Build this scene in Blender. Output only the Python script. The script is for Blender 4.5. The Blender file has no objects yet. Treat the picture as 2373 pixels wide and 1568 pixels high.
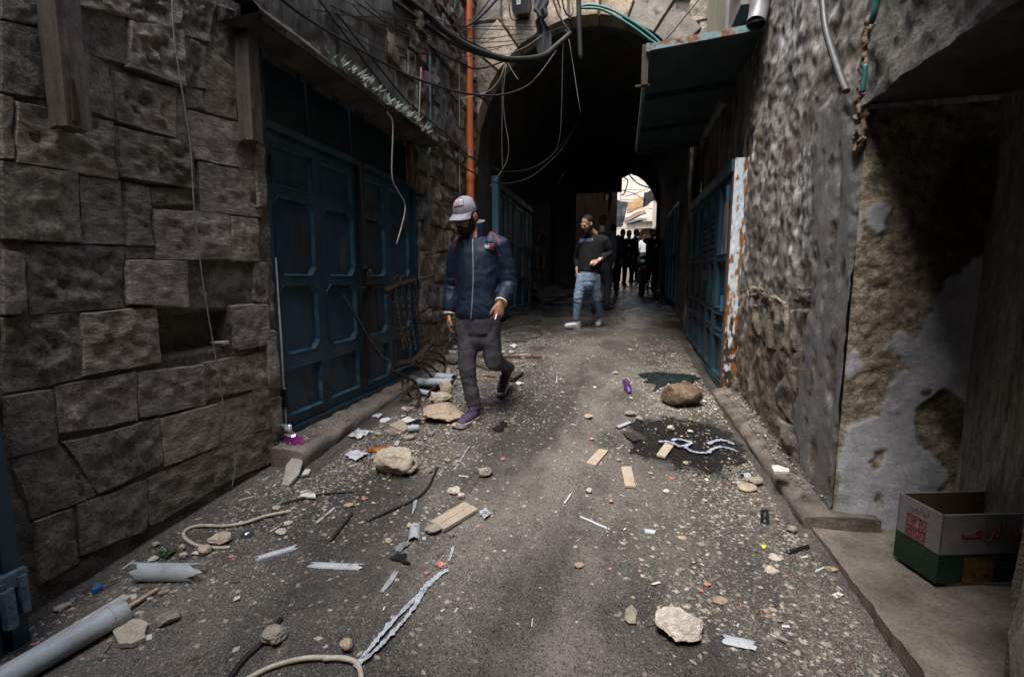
import bpy, bmesh, math, random
from math import sin, cos, pi, radians, sqrt
from mathutils import Vector, Matrix, noise, Quaternion
sc = bpy.context.scene
col = sc.collection
random.seed(7)
# ------------------------------------------------------------------ camera
F, CX, CY = 1100.0, 1186.5, 784.0           # focal length and centre in a 2373 px wide frame
HORIZ, VANX, EYE, SLOPE = 645.0, 1440.0, 1.32, 0.07
PITCH = math.atan((CY - HORIZ) / F)
YAW = math.atan((VANX - CX) / F * cos(PITCH))
cam_d = bpy.data.cameras.new('camera'); cam = bpy.data.objects.new('camera', cam_d); col.objects.link(cam)
cam_d.sensor_width = 36; cam_d.lens = 36 * F / 2373.0; cam_d.clip_start = 0.05; cam_d.clip_end = 400
cam.location = (0, 0, EYE); cam.rotation_euler = (pi / 2 - PITCH, 0, YAW)
sc.camera = cam
# ------------------------------------------------------------------ sky, sun, exposure
world = bpy.data.worlds.new('World'); sc.world = world; world.use_nodes = True
wn = world.node_tree; bg = wn.nodes['Background']
sky = wn.nodes.new('ShaderNodeTexSky'); sky.sky_type = 'NISHITA'; sky.sun_disc = False
SUN_EL, SUN_AZ = radians(64), radians(205)   # azimuth clockwise from +Y: behind the camera, a little left
sky.sun_elevation = SUN_EL; sky.sun_rotation = SUN_AZ; sky.dust_density = 4.0; sky.air_density = 1.3
hs = wn.nodes.new('ShaderNodeHueSaturation'); hs.inputs['Saturation'].default_value = 1.0
wn.links.new(sky.outputs[0], hs.inputs['Color']); wn.links.new(hs.outputs[0], bg.inputs['Color'])
bg.inputs['Strength'].default_value = 0.15
sd = bpy.data.lights.new('sun', 'SUN'); sd.energy = 1.2; sd.angle = radians(35); sd.color = (1.0, 0.985, 0.965)
sun = bpy.data.objects.new('sun', sd); col.objects.link(sun)
sv = Vector((sin(SUN_AZ) * cos(SUN_EL), cos(SUN_AZ) * cos(SUN_EL), sin(SUN_EL)))
sun.rotation_euler = sv.to_track_quat('Z', 'Y').to_euler(); sun.location = sv * 30
vs = sc.view_settings; vs.view_transform = 'Standard'; vs.look = 'None'; vs.gamma = 1; vs.use_curve_mapping = False
vs.exposure = 2.2
sc.render.engine = 'CYCLES'
cy = sc.cycles; cy.use_denoising = True; cy.use_guiding = True; cy.max_bounces = 7; cy.diffuse_bounces = 5; cy.glossy_bounces = 3
cy.transmission_bounces = 4; cy.transparent_max_bounces = 6; cy.caustics_reflective = False; cy.caustics_refractive = False
cy.sample_clamp_indirect = 4.0
# ------------------------------------------------------------------ survey: a sight line through the photo meets a real surface
CAM = Vector((0, 0, EYE))
def ray(x, y):
    a = (x - CX) / F; b = -(y - CY) / F
    fw = cos(PITCH) + b * sin(PITCH); up = -sin(PITCH) + b * cos(PITCH)
    return Vector((a * cos(YAW) - fw * sin(YAW), a * sin(YAW) + fw * cos(YAW), up))
def gz(y): return SLOPE * y if y < 24 else SLOPE * 24 + (y - 24) * 0.02
def atG(x, y, dz=0.0):
    r = ray(x, y); t = (dz - EYE) / (r.z - SLOPE * r.y); return CAM + r * t
def atX(x, y, c): r = ray(x, y); return CAM + r * (c / r.x)
def atY(x, y, c): r = ray(x, y); return CAM + r * (c / r.y)
def atZ(x, y, c): r = ray(x, y); return CAM + r * ((c - EYE) / r.z)
def fz(p, oct=4): return noise.fractal(Vector(p), 1.0, 2.1, oct)
def nz(p): return noise.noise(Vector(p))
def sm(a, b, x):
    t = max(0.0, min(1.0, (x - a) / (b - a))) if b != a else float(x > a); return t * t * (3 - 2 * t)
# ------------------------------------------------------------------ mesh helpers
class MB:
    def __init__(s): s.v = []; s.f = []; s.m = []; s.mi = 0
    def add(s, vs_, fs):
        o = len(s.v); s.v += [tuple(v) for v in vs_]
        for f in fs: s.f.append(tuple(i + o for i in f)); s.m.append(s.mi)
    def box(s, c, d, R=None, jit=0):
        vs_ = []
        for k in range(8):
            p = Vector(((-.5, .5)[k & 1] * d[0], (-.5, .5)[k >> 1 & 1] * d[1], (-.5, .5)[k >> 2 & 1] * d[2]))
            if jit: p += Vector((random.uniform(-jit, jit), random.uniform(-jit, jit), random.uniform(-jit, jit)))
            if R is not None: p = R @ p
            vs_.append(p + Vector(c))
        s.add(vs_, [(0, 2, 3, 1), (4, 5, 7, 6), (0, 1, 5, 4), (2, 6, 7, 3), (0, 4, 6, 2), (1, 3, 7, 5)])
        return s
    def tube(s, pts, r, n=8, cap=True, sx=1.0, twist=0.0, up=None):
        """pts list of vectors; r radius or list; sx flattens the second axis"""
        pts = [Vector(p) for p in pts]; m = len(pts); rs = r if isinstance(r, (list, tuple)) else [r] * m
        prev = None; o = len(s.v); fs = []; vs_ = []
        for i in range(m):
            t = (pts[min(i + 1, m - 1)] - pts[max(i - 1, 0)])
            if t.length < 1e-9: t = Vector((0, 0, 1))
            t.normalize()
            if prev is None:
                a = Vector(up) if up else (Vector((0, 0, 1)) if abs(t.z) < .9 else Vector((0, 1, 0)))
            else: a = prev
            u = (a - t * a.dot(t))
            if u.length < 1e-6: u = t.orthogonal()
            u.normalize(); prev = u; w = t.cross(u)
            rr = rs[i]; r1, r2 = (rr if isinstance(rr, (tuple, list)) else (rr, rr * sx))
            for k in range(n):
                an = 2 * pi * k / n + twist * i
                vs_.append(pts[i] + u * (cos(an) * r1) + w * (sin(an) * r2))
        for i in range(m - 1):
            for k in range(n):
                fs.append((i * n + k, i * n + (k + 1) % n, (i + 1) * n + (k + 1) % n, (i + 1) * n + k))
        if cap: fs.append(tuple(range(n - 1, -1, -1))); fs.append(tuple((m - 1) * n + k for k in range(n)))
        s.add(vs_, fs); return s
    def ell(s, c, r, R=None, n=12, m=8):
        vs_ = []; fs = []
        for i in range(m + 1):
            th = pi * i / m
            for k in range(n):
                ph = 2 * pi * k / n
                p = Vector((r[0] * sin(th) * cos(ph), r[1] * sin(th) * sin(ph), r[2] * cos(th)))
                if R is not None: p = R @ p
                vs_.append(p + Vector(c))
        for i in range(m):
            for k in range(n): fs.append((i * n + k, (i + 1) * n + k, (i + 1) * n + (k + 1) % n, i * n + (k + 1) % n))
        s.add(vs_, fs); return s
    def prism(s, poly, vec):
        n = len(poly); v = Vector(vec); P = [Vector(p) for p in poly]
        s.add(P + [p + v for p in P], [tuple(range(n)), tuple(range(2 * n - 1, n - 1, -1))] + [(i, i + n, (i + 1) % n + n, (i + 1) % n) for i in range(n)])
        return s
    def grid(s, fn, nu, nv):
        vs_ = [fn(i / nu, j / nv) for j in range(nv + 1) for i in range(nu + 1)]
        w = nu + 1
        s.add(vs_, [(j * w + i, j * w + i + 1, (j + 1) * w + i + 1, (j + 1) * w + i) for j in range(nv) for i in range(nu)])
        return s
    def mesh(s, name, smooth=False):
        me = bpy.data.meshes.new(name); me.from_pydata(s.v, [], s.f)
        if any(s.m): me.polygons.foreach_set('material_index', s.m)
        if smooth: me.polygons.foreach_set('use_smooth', [True] * len(me.polygons))
        me.update(); return me
def tag(o, label=None, cat=None, group=None, kind=None):
    if label: o['label'] = label
    if cat: o['category'] = cat
    if group: o['group'] = group
    if kind: o['kind'] = kind
    return o
def obj(name, mb, mat, parent=None, smooth=False, fix=False, **kw):
    me = mb.mesh(name, smooth) if isinstance(mb, MB) else mb
    if fix:
        b = bmesh.new(); b.from_mesh(me); bmesh.ops.recalc_face_normals(b, faces=b.faces); b.to_mesh(me); b.free()
    if smooth == 'auto': me.set_sharp_from_angle(angle=radians(40))
    o = bpy.data.objects.new(name, me)
    for m in (mat if isinstance(mat, (list, tuple)) else [mat]): me.materials.append(m)
    col.objects.link(o)
    if parent is not None:
        o.parent = parent; o.matrix_parent_inverse = Matrix.Translation(-parent.location)
    return tag(o, **kw)
def thing(name, loc, label, cat, group=None):
    o = bpy.data.objects.new(name, None); col.objects.link(o); o.location = Vector(loc); o.empty_display_size = .1
    return tag(o, label, cat, group)
def catmull(pts, n=8):
    P = [Vector(p) for p in pts]; P = [P[0] * 2 - P[1]] + P + [P[-1] * 2 - P[-2]]; out = []
    for i in range(1, len(P) - 2):
        for k in range(n):
            t = k / n; a, b, c, d = P[i - 1:i + 3]
            out.append(.5 * ((2 * b) + (c - a) * t + (2 * a - 5 * b + 4 * c - d) * t * t + (3 * b - 3 * c + d - a) * t ** 3))
    out.append(P[-2]); return out
# ------------------------------------------------------------------ materials
def nmat(name, stops, scale=3.0, detail=8.0, rough=(.75, .95), bump=.4, bdist=.01, bscale=40.0, stretch=(1, 1, 1), layers=(), spec=.3, metal=0.0, speck=.35, fine=90.0, objco=False, rdis=.6, coat=0, ovar=0.0, crease=None, grain=0.0):
    """stops: [(pos,(r,g,b))...] over a fractal noise; layers: (scale, lo, hi, colour, stretch, roughness or None)"""
    m = bpy.data.materials.new(name); m.use_nodes = True; nt = m.node_tree; N = nt.nodes; Lk = nt.links
    bs = N['Principled BSDF']
    if objco: pos = N.new('ShaderNodeTexCoord').outputs['Object']
    else: pos = N.new('ShaderNodeNewGeometry').outputs['Position']
    if ovar:      # every piece of stone has its own tone and its own run of the grain
        oi = N.new('ShaderNodeObjectInfo').outputs['Random']; off = N.new('ShaderNodeVectorMath'); off.operation = 'MULTIPLY_ADD'
        cx_ = N.new('ShaderNodeCombineXYZ')
        for k in range(3): Lk.new(oi, cx_.inputs[k])
        Lk.new(cx_.outputs[0], off.inputs[0]); off.inputs[1].default_value = (37.0, 53.0, 71.0); Lk.new(pos, off.inputs[2]); pos = off.outputs[0]
    def vmul(st):
        if tuple(st) == (1, 1, 1): return pos
        v = N.new('ShaderNodeVectorMath'); v.operation = 'MULTIPLY'; v.inputs[1].default_value = st; Lk.new(pos, v.inputs[0]); return v.outputs[0]
    def tex(scale_, det, st=(1, 1, 1), ro=.6, dis=0.0):
        n = N.new('ShaderNodeTexNoise'); n.inputs['Scale'].default_value = scale_; n.inputs['Detail'].default_value = det
        n.inputs['Roughness'].default_value = ro; n.inputs['Distortion'].default_value = dis
        Lk.new(vmul(st), n.inputs['Vector']); return n.outputs['Fac']
    def rng(v, lo, hi, a=0.0, b=1.0):
        r = N.new('ShaderNodeMapRange'); r.inputs[1].default_value = lo; r.inputs[2].default_value = hi
        r.inputs[3].default_value = a; r.inputs[4].default_value = b; Lk.new(v, r.inputs[0]); return r.outputs[0]
    base = tex(scale, detail, stretch, rdis)
    cr = N.new('ShaderNodeValToRGB'); e = cr.color_ramp.elements
    while len(e) < len(stops): e.new(.5)
    for k, (p_, c_) in enumerate(stops): e[k].position = p_; e[k].color = (*c_, 1)
    Lk.new(base, cr.inputs[0]); out = cr.outputs[0]
    rgh = rng(tex(scale * 3.1, 4), .3, .7, rough[0], rough[1])
    for (ls, lo, hi, c_, st, lr) in layers:
        f_ = rng(tex(ls, 9, st, .62), lo, hi)
        mx = N.new('ShaderNodeMix'); mx.data_type = 'RGBA'; Lk.new(f_, mx.inputs[0]); Lk.new(out, mx.inputs[6]); mx.inputs[7].default_value = (*c_, 1); out = mx.outputs[2]
        if lr is not None:
            m2 = N.new('ShaderNodeMix'); Lk.new(f_, m2.inputs[0]); Lk.new(rgh, m2.inputs[2]); m2.inputs[3].default_value = lr; rgh = m2.outputs[0]
    fn_ = tex(fine, 5, (1, 1, 1), .7)
    if speck:
        mx = N.new('ShaderNodeMix'); mx.data_type = 'RGBA'; mx.blend_type = 'MULTIPLY'; mx.inputs[0].default_value = 1
        g = rng(fn_, .3, .7, 1 - speck, 1 + speck); cb = N.new('ShaderNodeCombineColor')
        for k in range(3): Lk.new(g, cb.inputs[k])
        Lk.new(out, mx.inputs[6]); Lk.new(cb.outputs[0], mx.inputs[7]); out = mx.outputs[2]
    if grain:     # coarse grain, one to three centimetres: pits and flecks
        mx = N.new('ShaderNodeMix'); mx.data_type = 'RGBA'; mx.blend_type = 'MULTIPLY'; mx.inputs[0].default_value = 1
        g = rng(tex(38, 5, stretch, .75), .36, .64, 1 - grain, 1 + grain * .8); cb = N.new('ShaderNodeCombineColor')
        for k in range(3): Lk.new(g, cb.inputs[k])
        Lk.new(out, mx.inputs[6]); Lk.new(cb.outputs[0], mx.inputs[7]); out = mx.outputs[2]
    def math2(a_, b_):
        n = N.new('ShaderNodeMath'); n.operation = 'MULTIPLY'; Lk.new(a_, n.inputs[0]); Lk.new(b_, n.inputs[1]); return n.outputs[0]
    if ovar:
        fr_ = N.new('ShaderNodeMath'); fr_.operation = 'FRACT'; mu_ = N.new('ShaderNodeMath'); mu_.operation = 'MULTIPLY'; mu_.inputs[1].default_value = 7.31; Lk.new(oi, mu_.inputs[0]); Lk.new(mu_.outputs[0], fr_.inputs[0])
        mx = N.new('ShaderNodeMix'); mx.data_type = 'RGBA'; mx.blend_type = 'MULTIPLY'; mx.inputs[0].default_value = 1; cb = N.new('ShaderNodeCombineColor')
        Lk.new(rng(oi, 0, 1, 1 - ovar, 1 + ovar), cb.inputs[0]); Lk.new(rng(oi, 0, 1, 1 - ovar * .97, 1 + ovar * .95), cb.inputs[1]); Lk.new(math2(rng(oi, 0, 1, 1 - ovar, 1 + ovar * .92), rng(fr_.outputs[0], 0, 1, .95, 1.05)), cb.inputs[2])
        Lk.new(out, mx.inputs[6]); Lk.new(cb.outputs[0], mx.inputs[7]); out = mx.outputs[2]
    Lk.new(out, bs.inputs['Base Color']); Lk.new(rgh, bs.inputs['Roughness'])
    bs.inputs['Specular IOR Level'].default_value = spec; bs.inputs['Metallic'].default_value = metal
    if coat: bs.inputs['Coat Weight'].default_value = coat; bs.inputs['Coat Roughness'].default_value = .15
    if bump:
        ad = N.new('ShaderNodeMath'); ad.operation = 'MULTIPLY_ADD'; Lk.new(fn_, ad.inputs[0]); ad.inputs[1].default_value = .35
        Lk.new(tex(bscale, 7, stretch, .65), ad.inputs[2])
        b = N.new('ShaderNodeBump'); b.inputs['Strength'].default_value = bump; b.inputs['Distance'].default_value = bdist
        Lk.new(ad.outputs[0], b.inputs['Height']); Lk.new(b.outputs[0], bs.inputs['Normal'])
        if crease:      # sharp cloth creases: ridges of a stretched noise
            cs, cst, cdist = crease; q = tex(cs, 3, cst, .5, 1.2); sb = N.new('ShaderNodeMath'); sb.operation = 'SUBTRACT'; Lk.new(q, sb.inputs[0]); sb.inputs[1].default_value = .5
            ab = N.new('ShaderNodeMath'); ab.operation = 'ABSOLUTE'; Lk.new(sb.outputs[0], ab.inputs[0])
            b2 = N.new('ShaderNodeBump'); b2.inputs['Strength'].default_value = 1; b2.inputs['Distance'].default_value = cdist; Lk.new(ab.outputs[0], b2.inputs['Height']); Lk.new(b.outputs[0], b2.inputs['Normal']); Lk.new(b2.outputs[0], bs.inputs['Normal'])
    return m
def layermat(name, lays, bump=.8, bdist=.012, bscale=40.0, fine=90.0, speck=.35, grain=.5):
    """several coats mixed by the mesh attribute 'coat' (R, G, B = share of coat 1, 2, 3); lay = (stops, scale, stretch, roughness)"""
    m = bpy.data.materials.new(name); m.use_nodes = True; nt = m.node_tree; N = nt.nodes; Lk = nt.links; bs = N['Principled BSDF']
    pos = N.new('ShaderNodeNewGeometry').outputs['Position']; at = N.new('ShaderNodeAttribute'); at.attribute_name = 'coat'; sp = N.new('ShaderNodeSeparateColor'); Lk.new(at.outputs['Color'], sp.inputs[0])
    def tex(s, d, st=(1, 1, 1), ro=.62):
        n = N.new('ShaderNodeTexNoise'); n.inputs['Scale'].default_value = s; n.inputs['Detail'].default_value = d; n.inputs['Roughness'].default_value = ro
        v = N.new('ShaderNodeVectorMath'); v.operation = 'MULTIPLY'; v.inputs[1].default_value = st; Lk.new(pos, v.inputs[0]); Lk.new(v.outputs[0], n.inputs['Vector']); return n.outputs['Fac']
    out = rg = None
    for k, (stops, scl, st, ro) in enumerate(lays):
        cr = N.new('ShaderNodeValToRGB'); e = cr.color_ramp.elements
        while len(e) < len(stops): e.new(.5)
        for i, (p_, c_) in enumerate(stops): e[i].position = p_; e[i].color = (*c_, 1)
        Lk.new(tex(scl, 10, st), cr.inputs[0])
        if out is None: out = cr.outputs[0]; v = N.new('ShaderNodeValue'); v.outputs[0].default_value = ro; rg = v.outputs[0]
        else:
            mx = N.new('ShaderNodeMix'); mx.data_type = 'RGBA'; Lk.new(sp.outputs[k - 1], mx.inputs[0]); Lk.new(out, mx.inputs[6]); Lk.new(cr.outputs[0], mx.inputs[7]); out = mx.outputs[2]
            m2 = N.new('ShaderNodeMix'); Lk.new(sp.outputs[k - 1], m2.inputs[0]); Lk.new(rg, m2.inputs[2]); m2.inputs[3].default_value = ro; rg = m2.outputs[0]
    gm = N.new('ShaderNodeMix'); gm.data_type = 'RGBA'; gm.blend_type = 'MULTIPLY'; gm.inputs[0].default_value = 1; gr = N.new('ShaderNodeMapRange'); gc = N.new('ShaderNodeCombineColor')
    gr.inputs[1].default_value = .36; gr.inputs[2].default_value = .64; gr.inputs[3].default_value = 1 - grain; gr.inputs[4].default_value = 1 + grain * .8; Lk.new(tex(34, 5, (1, 1, .7), .75), gr.inputs[0])
    for k in range(3): Lk.new(gr.outputs[0], gc.inputs[k])
    gk = N.new('ShaderNodeMix'); gk.data_type = 'RGBA'; Lk.new(sp.outputs[0], gk.inputs[0]); Lk.new(gc.outputs[0], gk.inputs[6]); gk.inputs[7].default_value = (1, 1, 1, 1)
    Lk.new(out, gm.inputs[6]); Lk.new(gk.outputs[2], gm.inputs[7]); out = gm.outputs[2]
    fn_ = tex(fine, 5, (1, 1, 1), .7); r = N.new('ShaderNodeMapRange'); r.inputs[1].default_value = .3; r.inputs[2].default_value = .7; r.inputs[3].default_value = 1 - speck; r.inputs[4].default_value = 1 + speck; Lk.new(fn_, r.inputs[0])
    cb = N.new('ShaderNodeCombineColor'); mx = N.new('ShaderNodeMix'); mx.data_type = 'RGBA'; mx.blend_type = 'MULTIPLY'; mx.inputs[0].default_value = 1
    for k in range(3): Lk.new(r.outputs[0], cb.inputs[k])
    Lk.new(out, mx.inputs[6]); Lk.new(cb.outputs[0], mx.inputs[7]); Lk.new(mx.outputs[2], bs.inputs['Base Color']); Lk.new(rg, bs.inputs['Roughness']); bs.inputs['Specular IOR Level'].default_value = .3
    b = N.new('ShaderNodeBump'); b.inputs['Distance'].default_value = bdist
    st = N.new('ShaderNodeMapRange'); st.inputs[3].default_value = bump; st.inputs[4].default_value = bump * .25; Lk.new(sp.outputs[0], st.inputs[0]); Lk.new(st.outputs[0], b.inputs['Strength'])
    ad = N.new('ShaderNodeMath'); ad.operation = 'MULTIPLY_ADD'; Lk.new(fn_, ad.inputs[0]); ad.inputs[1].default_value = .35; Lk.new(tex(bscale, 7), ad.inputs[2]); Lk.new(ad.outputs[0], b.inputs['Height']); Lk.new(b.outputs[0], bs.inputs['Normal'])
    return m
def paint(me, fn):
    a = me.color_attributes.new('coat', 'FLOAT_COLOR', 'POINT'); d = []
    for k in range(len(me.vertices)): d += [*fn(k), 1.0]
    a.data.foreach_set('color', d)
def psd(x, y, P):
    """signed distance to a polygon, positive inside"""
    d = 1e9; c = False; n = len(P); j = n - 1
    for i in range(n):
        ax, ay = P[j]; bx, by = P[i]; ex, ey = bx - ax, by - ay; wx, wy = x - ax, y - ay
        t = max(0.0, min(1.0, (wx * ex + wy * ey) / (ex * ex + ey * ey + 1e-12))); dx, dy = wx - ex * t, wy - ey * t; q = dx * dx + dy * dy
        if q < d: d = q
        if (ay > y) != (by > y) and x < ex * (y - ay) / (by - ay + 1e-12) + ax: c = not c
        j = i
    return sqrt(d) if c else -sqrt(d)
def flat(name, c, rough=.6, metal=0.0, spec=.4, trans=0.0, alpha=1.0, bump=0.0, bscale=60.0, var=.25, vscale=25.0):
    """plain colour with a little tonal variation"""
    d = tuple(max(0, x * (1 - var)) for x in c); l = tuple(min(1, x * (1 + var)) for x in c)
    m = nmat(name, [(.3, d), (.7, l)], scale=vscale, detail=4, rough=(max(.03, rough - .08), min(1, rough + .08)), bump=bump, bscale=bscale, bdist=.003, metal=metal, spec=spec, speck=.12)
    b = m.node_tree.nodes['Principled BSDF']
    if trans: b.inputs['Transmission Weight'].default_value = trans
    if alpha < 1: b.inputs['Alpha'].default_value = alpha
    return m
STONE = [nmat('limestone_%d' % k, [(.25, tuple(x * .55 for x in c)), (.5, c), (.75, tuple(min(.6, x * 1.3) for x in c))], scale=3.5 + k, rough=(.8, .95), bump=1.0, bdist=.022, bscale=24 + 7 * k,
              layers=[(2.2, .56, .72, tuple(x * .38 for x in c), (1, 1, 1), None), (7, .66, .74, (.07, .05, .04), (1, 1, 1), None), (5, .68, .8, (.34, .30, .25), (1, 1, 1), None)], speck=.4, fine=120, ovar=.22, grain=.42, stretch=((1, 1, 1), (1, .5, 1.5), (1, 1, 1), (1, .6, 1.3))[k])
         for k, c in enumerate([(.265, .235, .198), (.325, .29, .25), (.225, .203, .176), (.27, .235, .192)])]
STONE_PALE = nmat('pale_limestone', [(.25, (.24, .19, .14)), (.5, (.44, .36, .27)), (.75, (.55, .47, .37))], scale=3, rough=(.8, .95), bump=.7, bdist=.01, bscale=30,
                  layers=[(1.6, .52, .66, (.14, .125, .11), (1, 1, 1), None), (6, .60, .70, (.12, .08, .055), (1, 1, 1), None), (14, .62, .68, (.10, .09, .08), (1, 1, .6), None)], fine=110, ovar=.22, grain=.45)
STONE_GREY = nmat('weathered_grey_stone', [(.25, (.10, .095, .09)), (.5, (.23, .21, .19)), (.75, (.36, .33, .29))], scale=2.2, rough=(.8, .95), bump=.8, bdist=.012, bscale=28,
                  layers=[(5, .58, .7, (.06, .06, .06), (1, 1, 1), None)], fine=110)
MORTAR = nmat('dark_mortar', [(.3, (.07, .06, .05)), (.7, (.20, .172, .142))], scale=9, bump=1.0, bdist=.02, bscale=35, rough=(.85, .98))
RUBBLE = [nmat('rubble_stone_%d' % k, [(.28, (.07, .055, .045)), (.5, c), (.72, (.36, .31, .26))], scale=5, detail=10, rough=(.7, .95), bump=1.0, bdist=.02, bscale=22,
               layers=[(9, .6, .68, (.05, .04, .03), (1, 1, .4), None), (13, .64, .72, (.42, .40, .37), (1, 1, .5), None)], fine=85, rdis=.7, ovar=.2, grain=.5)
          for k, c in enumerate([(.20, .165, .135), (.16, .14, .12), (.23, .185, .14)])]
STREAK = nmat('streaked_dark_render', [(.3, (.075, .07, .062)), (.5, (.16, .15, .135)), (.7, (.25, .235, .21))], scale=3.5, stretch=(1, 1, .25), bump=.7, bdist=.012, bscale=30, rough=(.75, .95), grain=.4,
              layers=[(6, .53, .62, (.035, .032, .03), (1, 1, .14), None), (9, .60, .68, (.30, .29, .27), (1, 1, .16), None)])
ROUGHCAST = nmat('roughcast_render', [(.3, (.10, .09, .08)), (.48, (.22, .205, .185)), (.7, (.42, .41, .39))], scale=7, detail=10, rdis=.72, rough=(.6, .9), bump=1.0, bdist=.02, bscale=42,
                 layers=[(2.6, .54, .66, (.14, .105, .075), (1, 1, 1), None), (4.5, .60, .7, (.05, .045, .04), (1, 1, .5), None), (3.4, .72, .77, (.24, .09, .06), (1, 1, 1), None), (26, .54, .60, (.56, .56, .55), (1, 1, .7), None), (1.5, .62, .75, (.09, .075, .06), (1, 1, 1), None)], speck=.6, fine=75)
GREYCEM = nmat('grey_cement', [(.3, (.13, .13, .13)), (.55, (.20, .20, .20)), (.75, (.27, .275, .28))], scale=4, stretch=(1, 1, .4), rough=(.6, .85), bump=.4, bdist=.008, bscale=50,
               layers=[(8, .62, .7, (.08, .075, .07), (1, 1, .4), None)])
TANREND = nmat('tan_render', [(.3, (.22, .17, .12)), (.5, (.36, .295, .215)), (.72, (.46, .39, .30))], scale=4, bump=.9, bdist=.015, bscale=34, rough=(.8, .95),
               layers=[(3, .58, .68, (.12, .09, .06), (1, 1, 1), None)])
WHITEWASH = nmat('peeling_whitewash', [(.3, (.36, .37, .41)), (.6, (.52, .53, .58))], scale=5, bump=.3, bdist=.004, bscale=40, rough=(.6, .8),
                 layers=[(14, .68, .74, (.25, .19, .12), (1, 1, 1), None), (30, .7, .74, (.10, .10, .08), (1, 1, 1), None)], speck=.1)
DARKWALL = nmat('dark_stone', [(.3, (.034, .031, .028)), (.7, (.105, .096, .087))], scale=4, bump=.9, bdist=.02, bscale=18, rough=(.7, .9),
                layers=[(2.0, .64, .76, (.10, .09, .08), (1, 1, .6), None)])  # stone with a darker base tone than the other walls
CONC = nmat('stained_concrete', [(.3, (.08, .065, .055)), (.5, (.15, .125, .105)), (.72, (.23, .20, .17))], scale=6, bump=.8, bdist=.015, bscale=45, rough=(.55, .9))
SLABM = nmat('doorstep_slab', [(.3, (.10, .085, .07)), (.5, (.20, .17, .14)), (.72, (.29, .25, .21))], scale=5, bump=.6, bdist=.01, bscale=50, rough=(.5, .8))
BLUE = nmat('blue_door_paint', [(.3, (.012, .031, .046)), (.55, (.019, .057, .085)), (.75, (.031, .084, .120))], scale=4, stretch=(1, 1, .5), rough=(.32, .55), bump=.15, bdist=.003, bscale=60, spec=.5,
            layers=[(14, .66, .72, (.05, .115, .15), (1, 1, .4), .6), (40, .70, .74, (.22, .26, .27), (1, 1, .2), .7), (3, .52, .68, (.020, .018, .016), (1, 1, .6), .8), (5, .60, .74, (.075, .075, .072), (1, 1, .35), .85), (9, .66, .72, (.05, .036, .026), (1, 1, .3), .9), (22, .66, .70, (.09, .045, .022), (1, 1, .7), .9)], speck=.2)
BLUEEDGE = nmat('worn_lit_blue_edge', [(.35, (.02, .06, .09)), (.6, (.06, .16, .21)), (.8, (.16, .27, .31))], scale=12, rough=(.45, .7), bump=.3, bdist=.004, layers=[(20, .62, .68, (.09, .05, .03), (1, 1, 1), .8)])  # bevel paint lightened for wear and for the light the chamfers catch
BLUELIT = nmat('light_blue_paint', [(.3, (.010, .034, .055)), (.6, (.020, .072, .11)), (.8, (.04, .115, .165))], scale=6, stretch=(1, 1, .3), rough=(.4, .65), bump=.25, bdist=.004,
               layers=[(16, .64, .7, (.05, .035, .025), (1, 1, .6), .8)])
TEALPOST = nmat('teal_painted_post', [(.3, (.05, .12, .15)), (.7, (.10, .22, .27))], scale=5, stretch=(1, 1, .3), rough=(.5, .7), bump=.3, bdist=.004, layers=[(12, .62, .68, (.11, .08, .06), (1, 1, .5), .8)])
RUSTPOST = nmat('rusted_white_post', [(.3, (.42, .52, .58)), (.7, (.58, .66, .70))], scale=5, rough=(.5, .7), bump=.4, bdist=.004,
                layers=[(6, .58, .63, (.30, .12, .035), (1.3, 1, .45), .85), (9, .62, .66, (.12, .045, .02), (1, 1, .5), .9), (4.2, .67, .70, (.02, .02, .02), (1, 1, .5), .8)], speck=.15)
IRON = nmat('dark_rusty_iron', [(.3, (.022, .017, .014)), (.6, (.05, .034, .025)), (.8, (.10, .06, .04))], scale=30, rough=(.5, .8), bump=.4, bdist=.003, bscale=120, metal=.3)
STEELDK = nmat('dark_steel', [(.3, (.02, .022, .024)), (.7, (.05, .05, .05))], scale=20, rough=(.4, .7), bump=.2, bdist=.002, metal=.4)
WOOD = nmat('old_grey_wood', [(.3, (.055, .042, .034)), (.5, (.12, .10, .085)), (.72, (.20, .175, .15))], scale=9, stretch=(1, 1, .08), rough=(.75, .95), bump=.6, bdist=.006, bscale=40)
WOODB = nmat('brown_plank_wood', [(.3, (.06, .03, .018)), (.5, (.14, .075, .045)), (.72, (.24, .15, .09))], scale=18, rough=(.6, .85), bump=.5, bdist=.004, bscale=60)
ORANGE = nmat('orange_pvc', [(.3, (.52, .115, .03)), (.7, (.64, .165, .055))], scale=4, stretch=(1, 1, .3), rough=(.3, .5), bump=.05, bdist=.002, spec=.5, layers=[(9, .66, .72, (.10, .03, .02), (1, 1, .25), .7)], speck=.06)
BLKRUB = flat('black_cable_rubber', (.012, .012, .013), .45, spec=.5)
CREAMW = flat('cream_wire', (.42, .39, .32), .55)
GREYW = flat('grey_wire', (.20, .20, .20), .55)
TEALHOSE = flat('teal_hose', (.035, .14, .14), .45, var=.35)
PVC = nmat('grey_pvc', [(.3, (.30, .33, .36)), (.6, (.42, .46, .50)), (.8, (.50, .54, .58))], scale=8, rough=(.35, .6), bump=.12, bdist=.002, spec=.5, layers=[(11, .60, .68, (.13, .115, .10), (1, 1, 1), .8), (40, .68, .72, (.06, .05, .045), (1, 1, 1), .8)], speck=.08)
PVCDK = nmat('grey_downpipe', [(.3, (.11, .115, .12)), (.7, (.19, .20, .21))], scale=6, rough=(.35, .55), bump=.1, bdist=.002, spec=.5, speck=.08)
BLKPL = flat('black_plastic', (.014, .014, .015), .35, spec=.5)
WHITEP = flat('white_plastic', (.62, .64, .66), .5)
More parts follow.
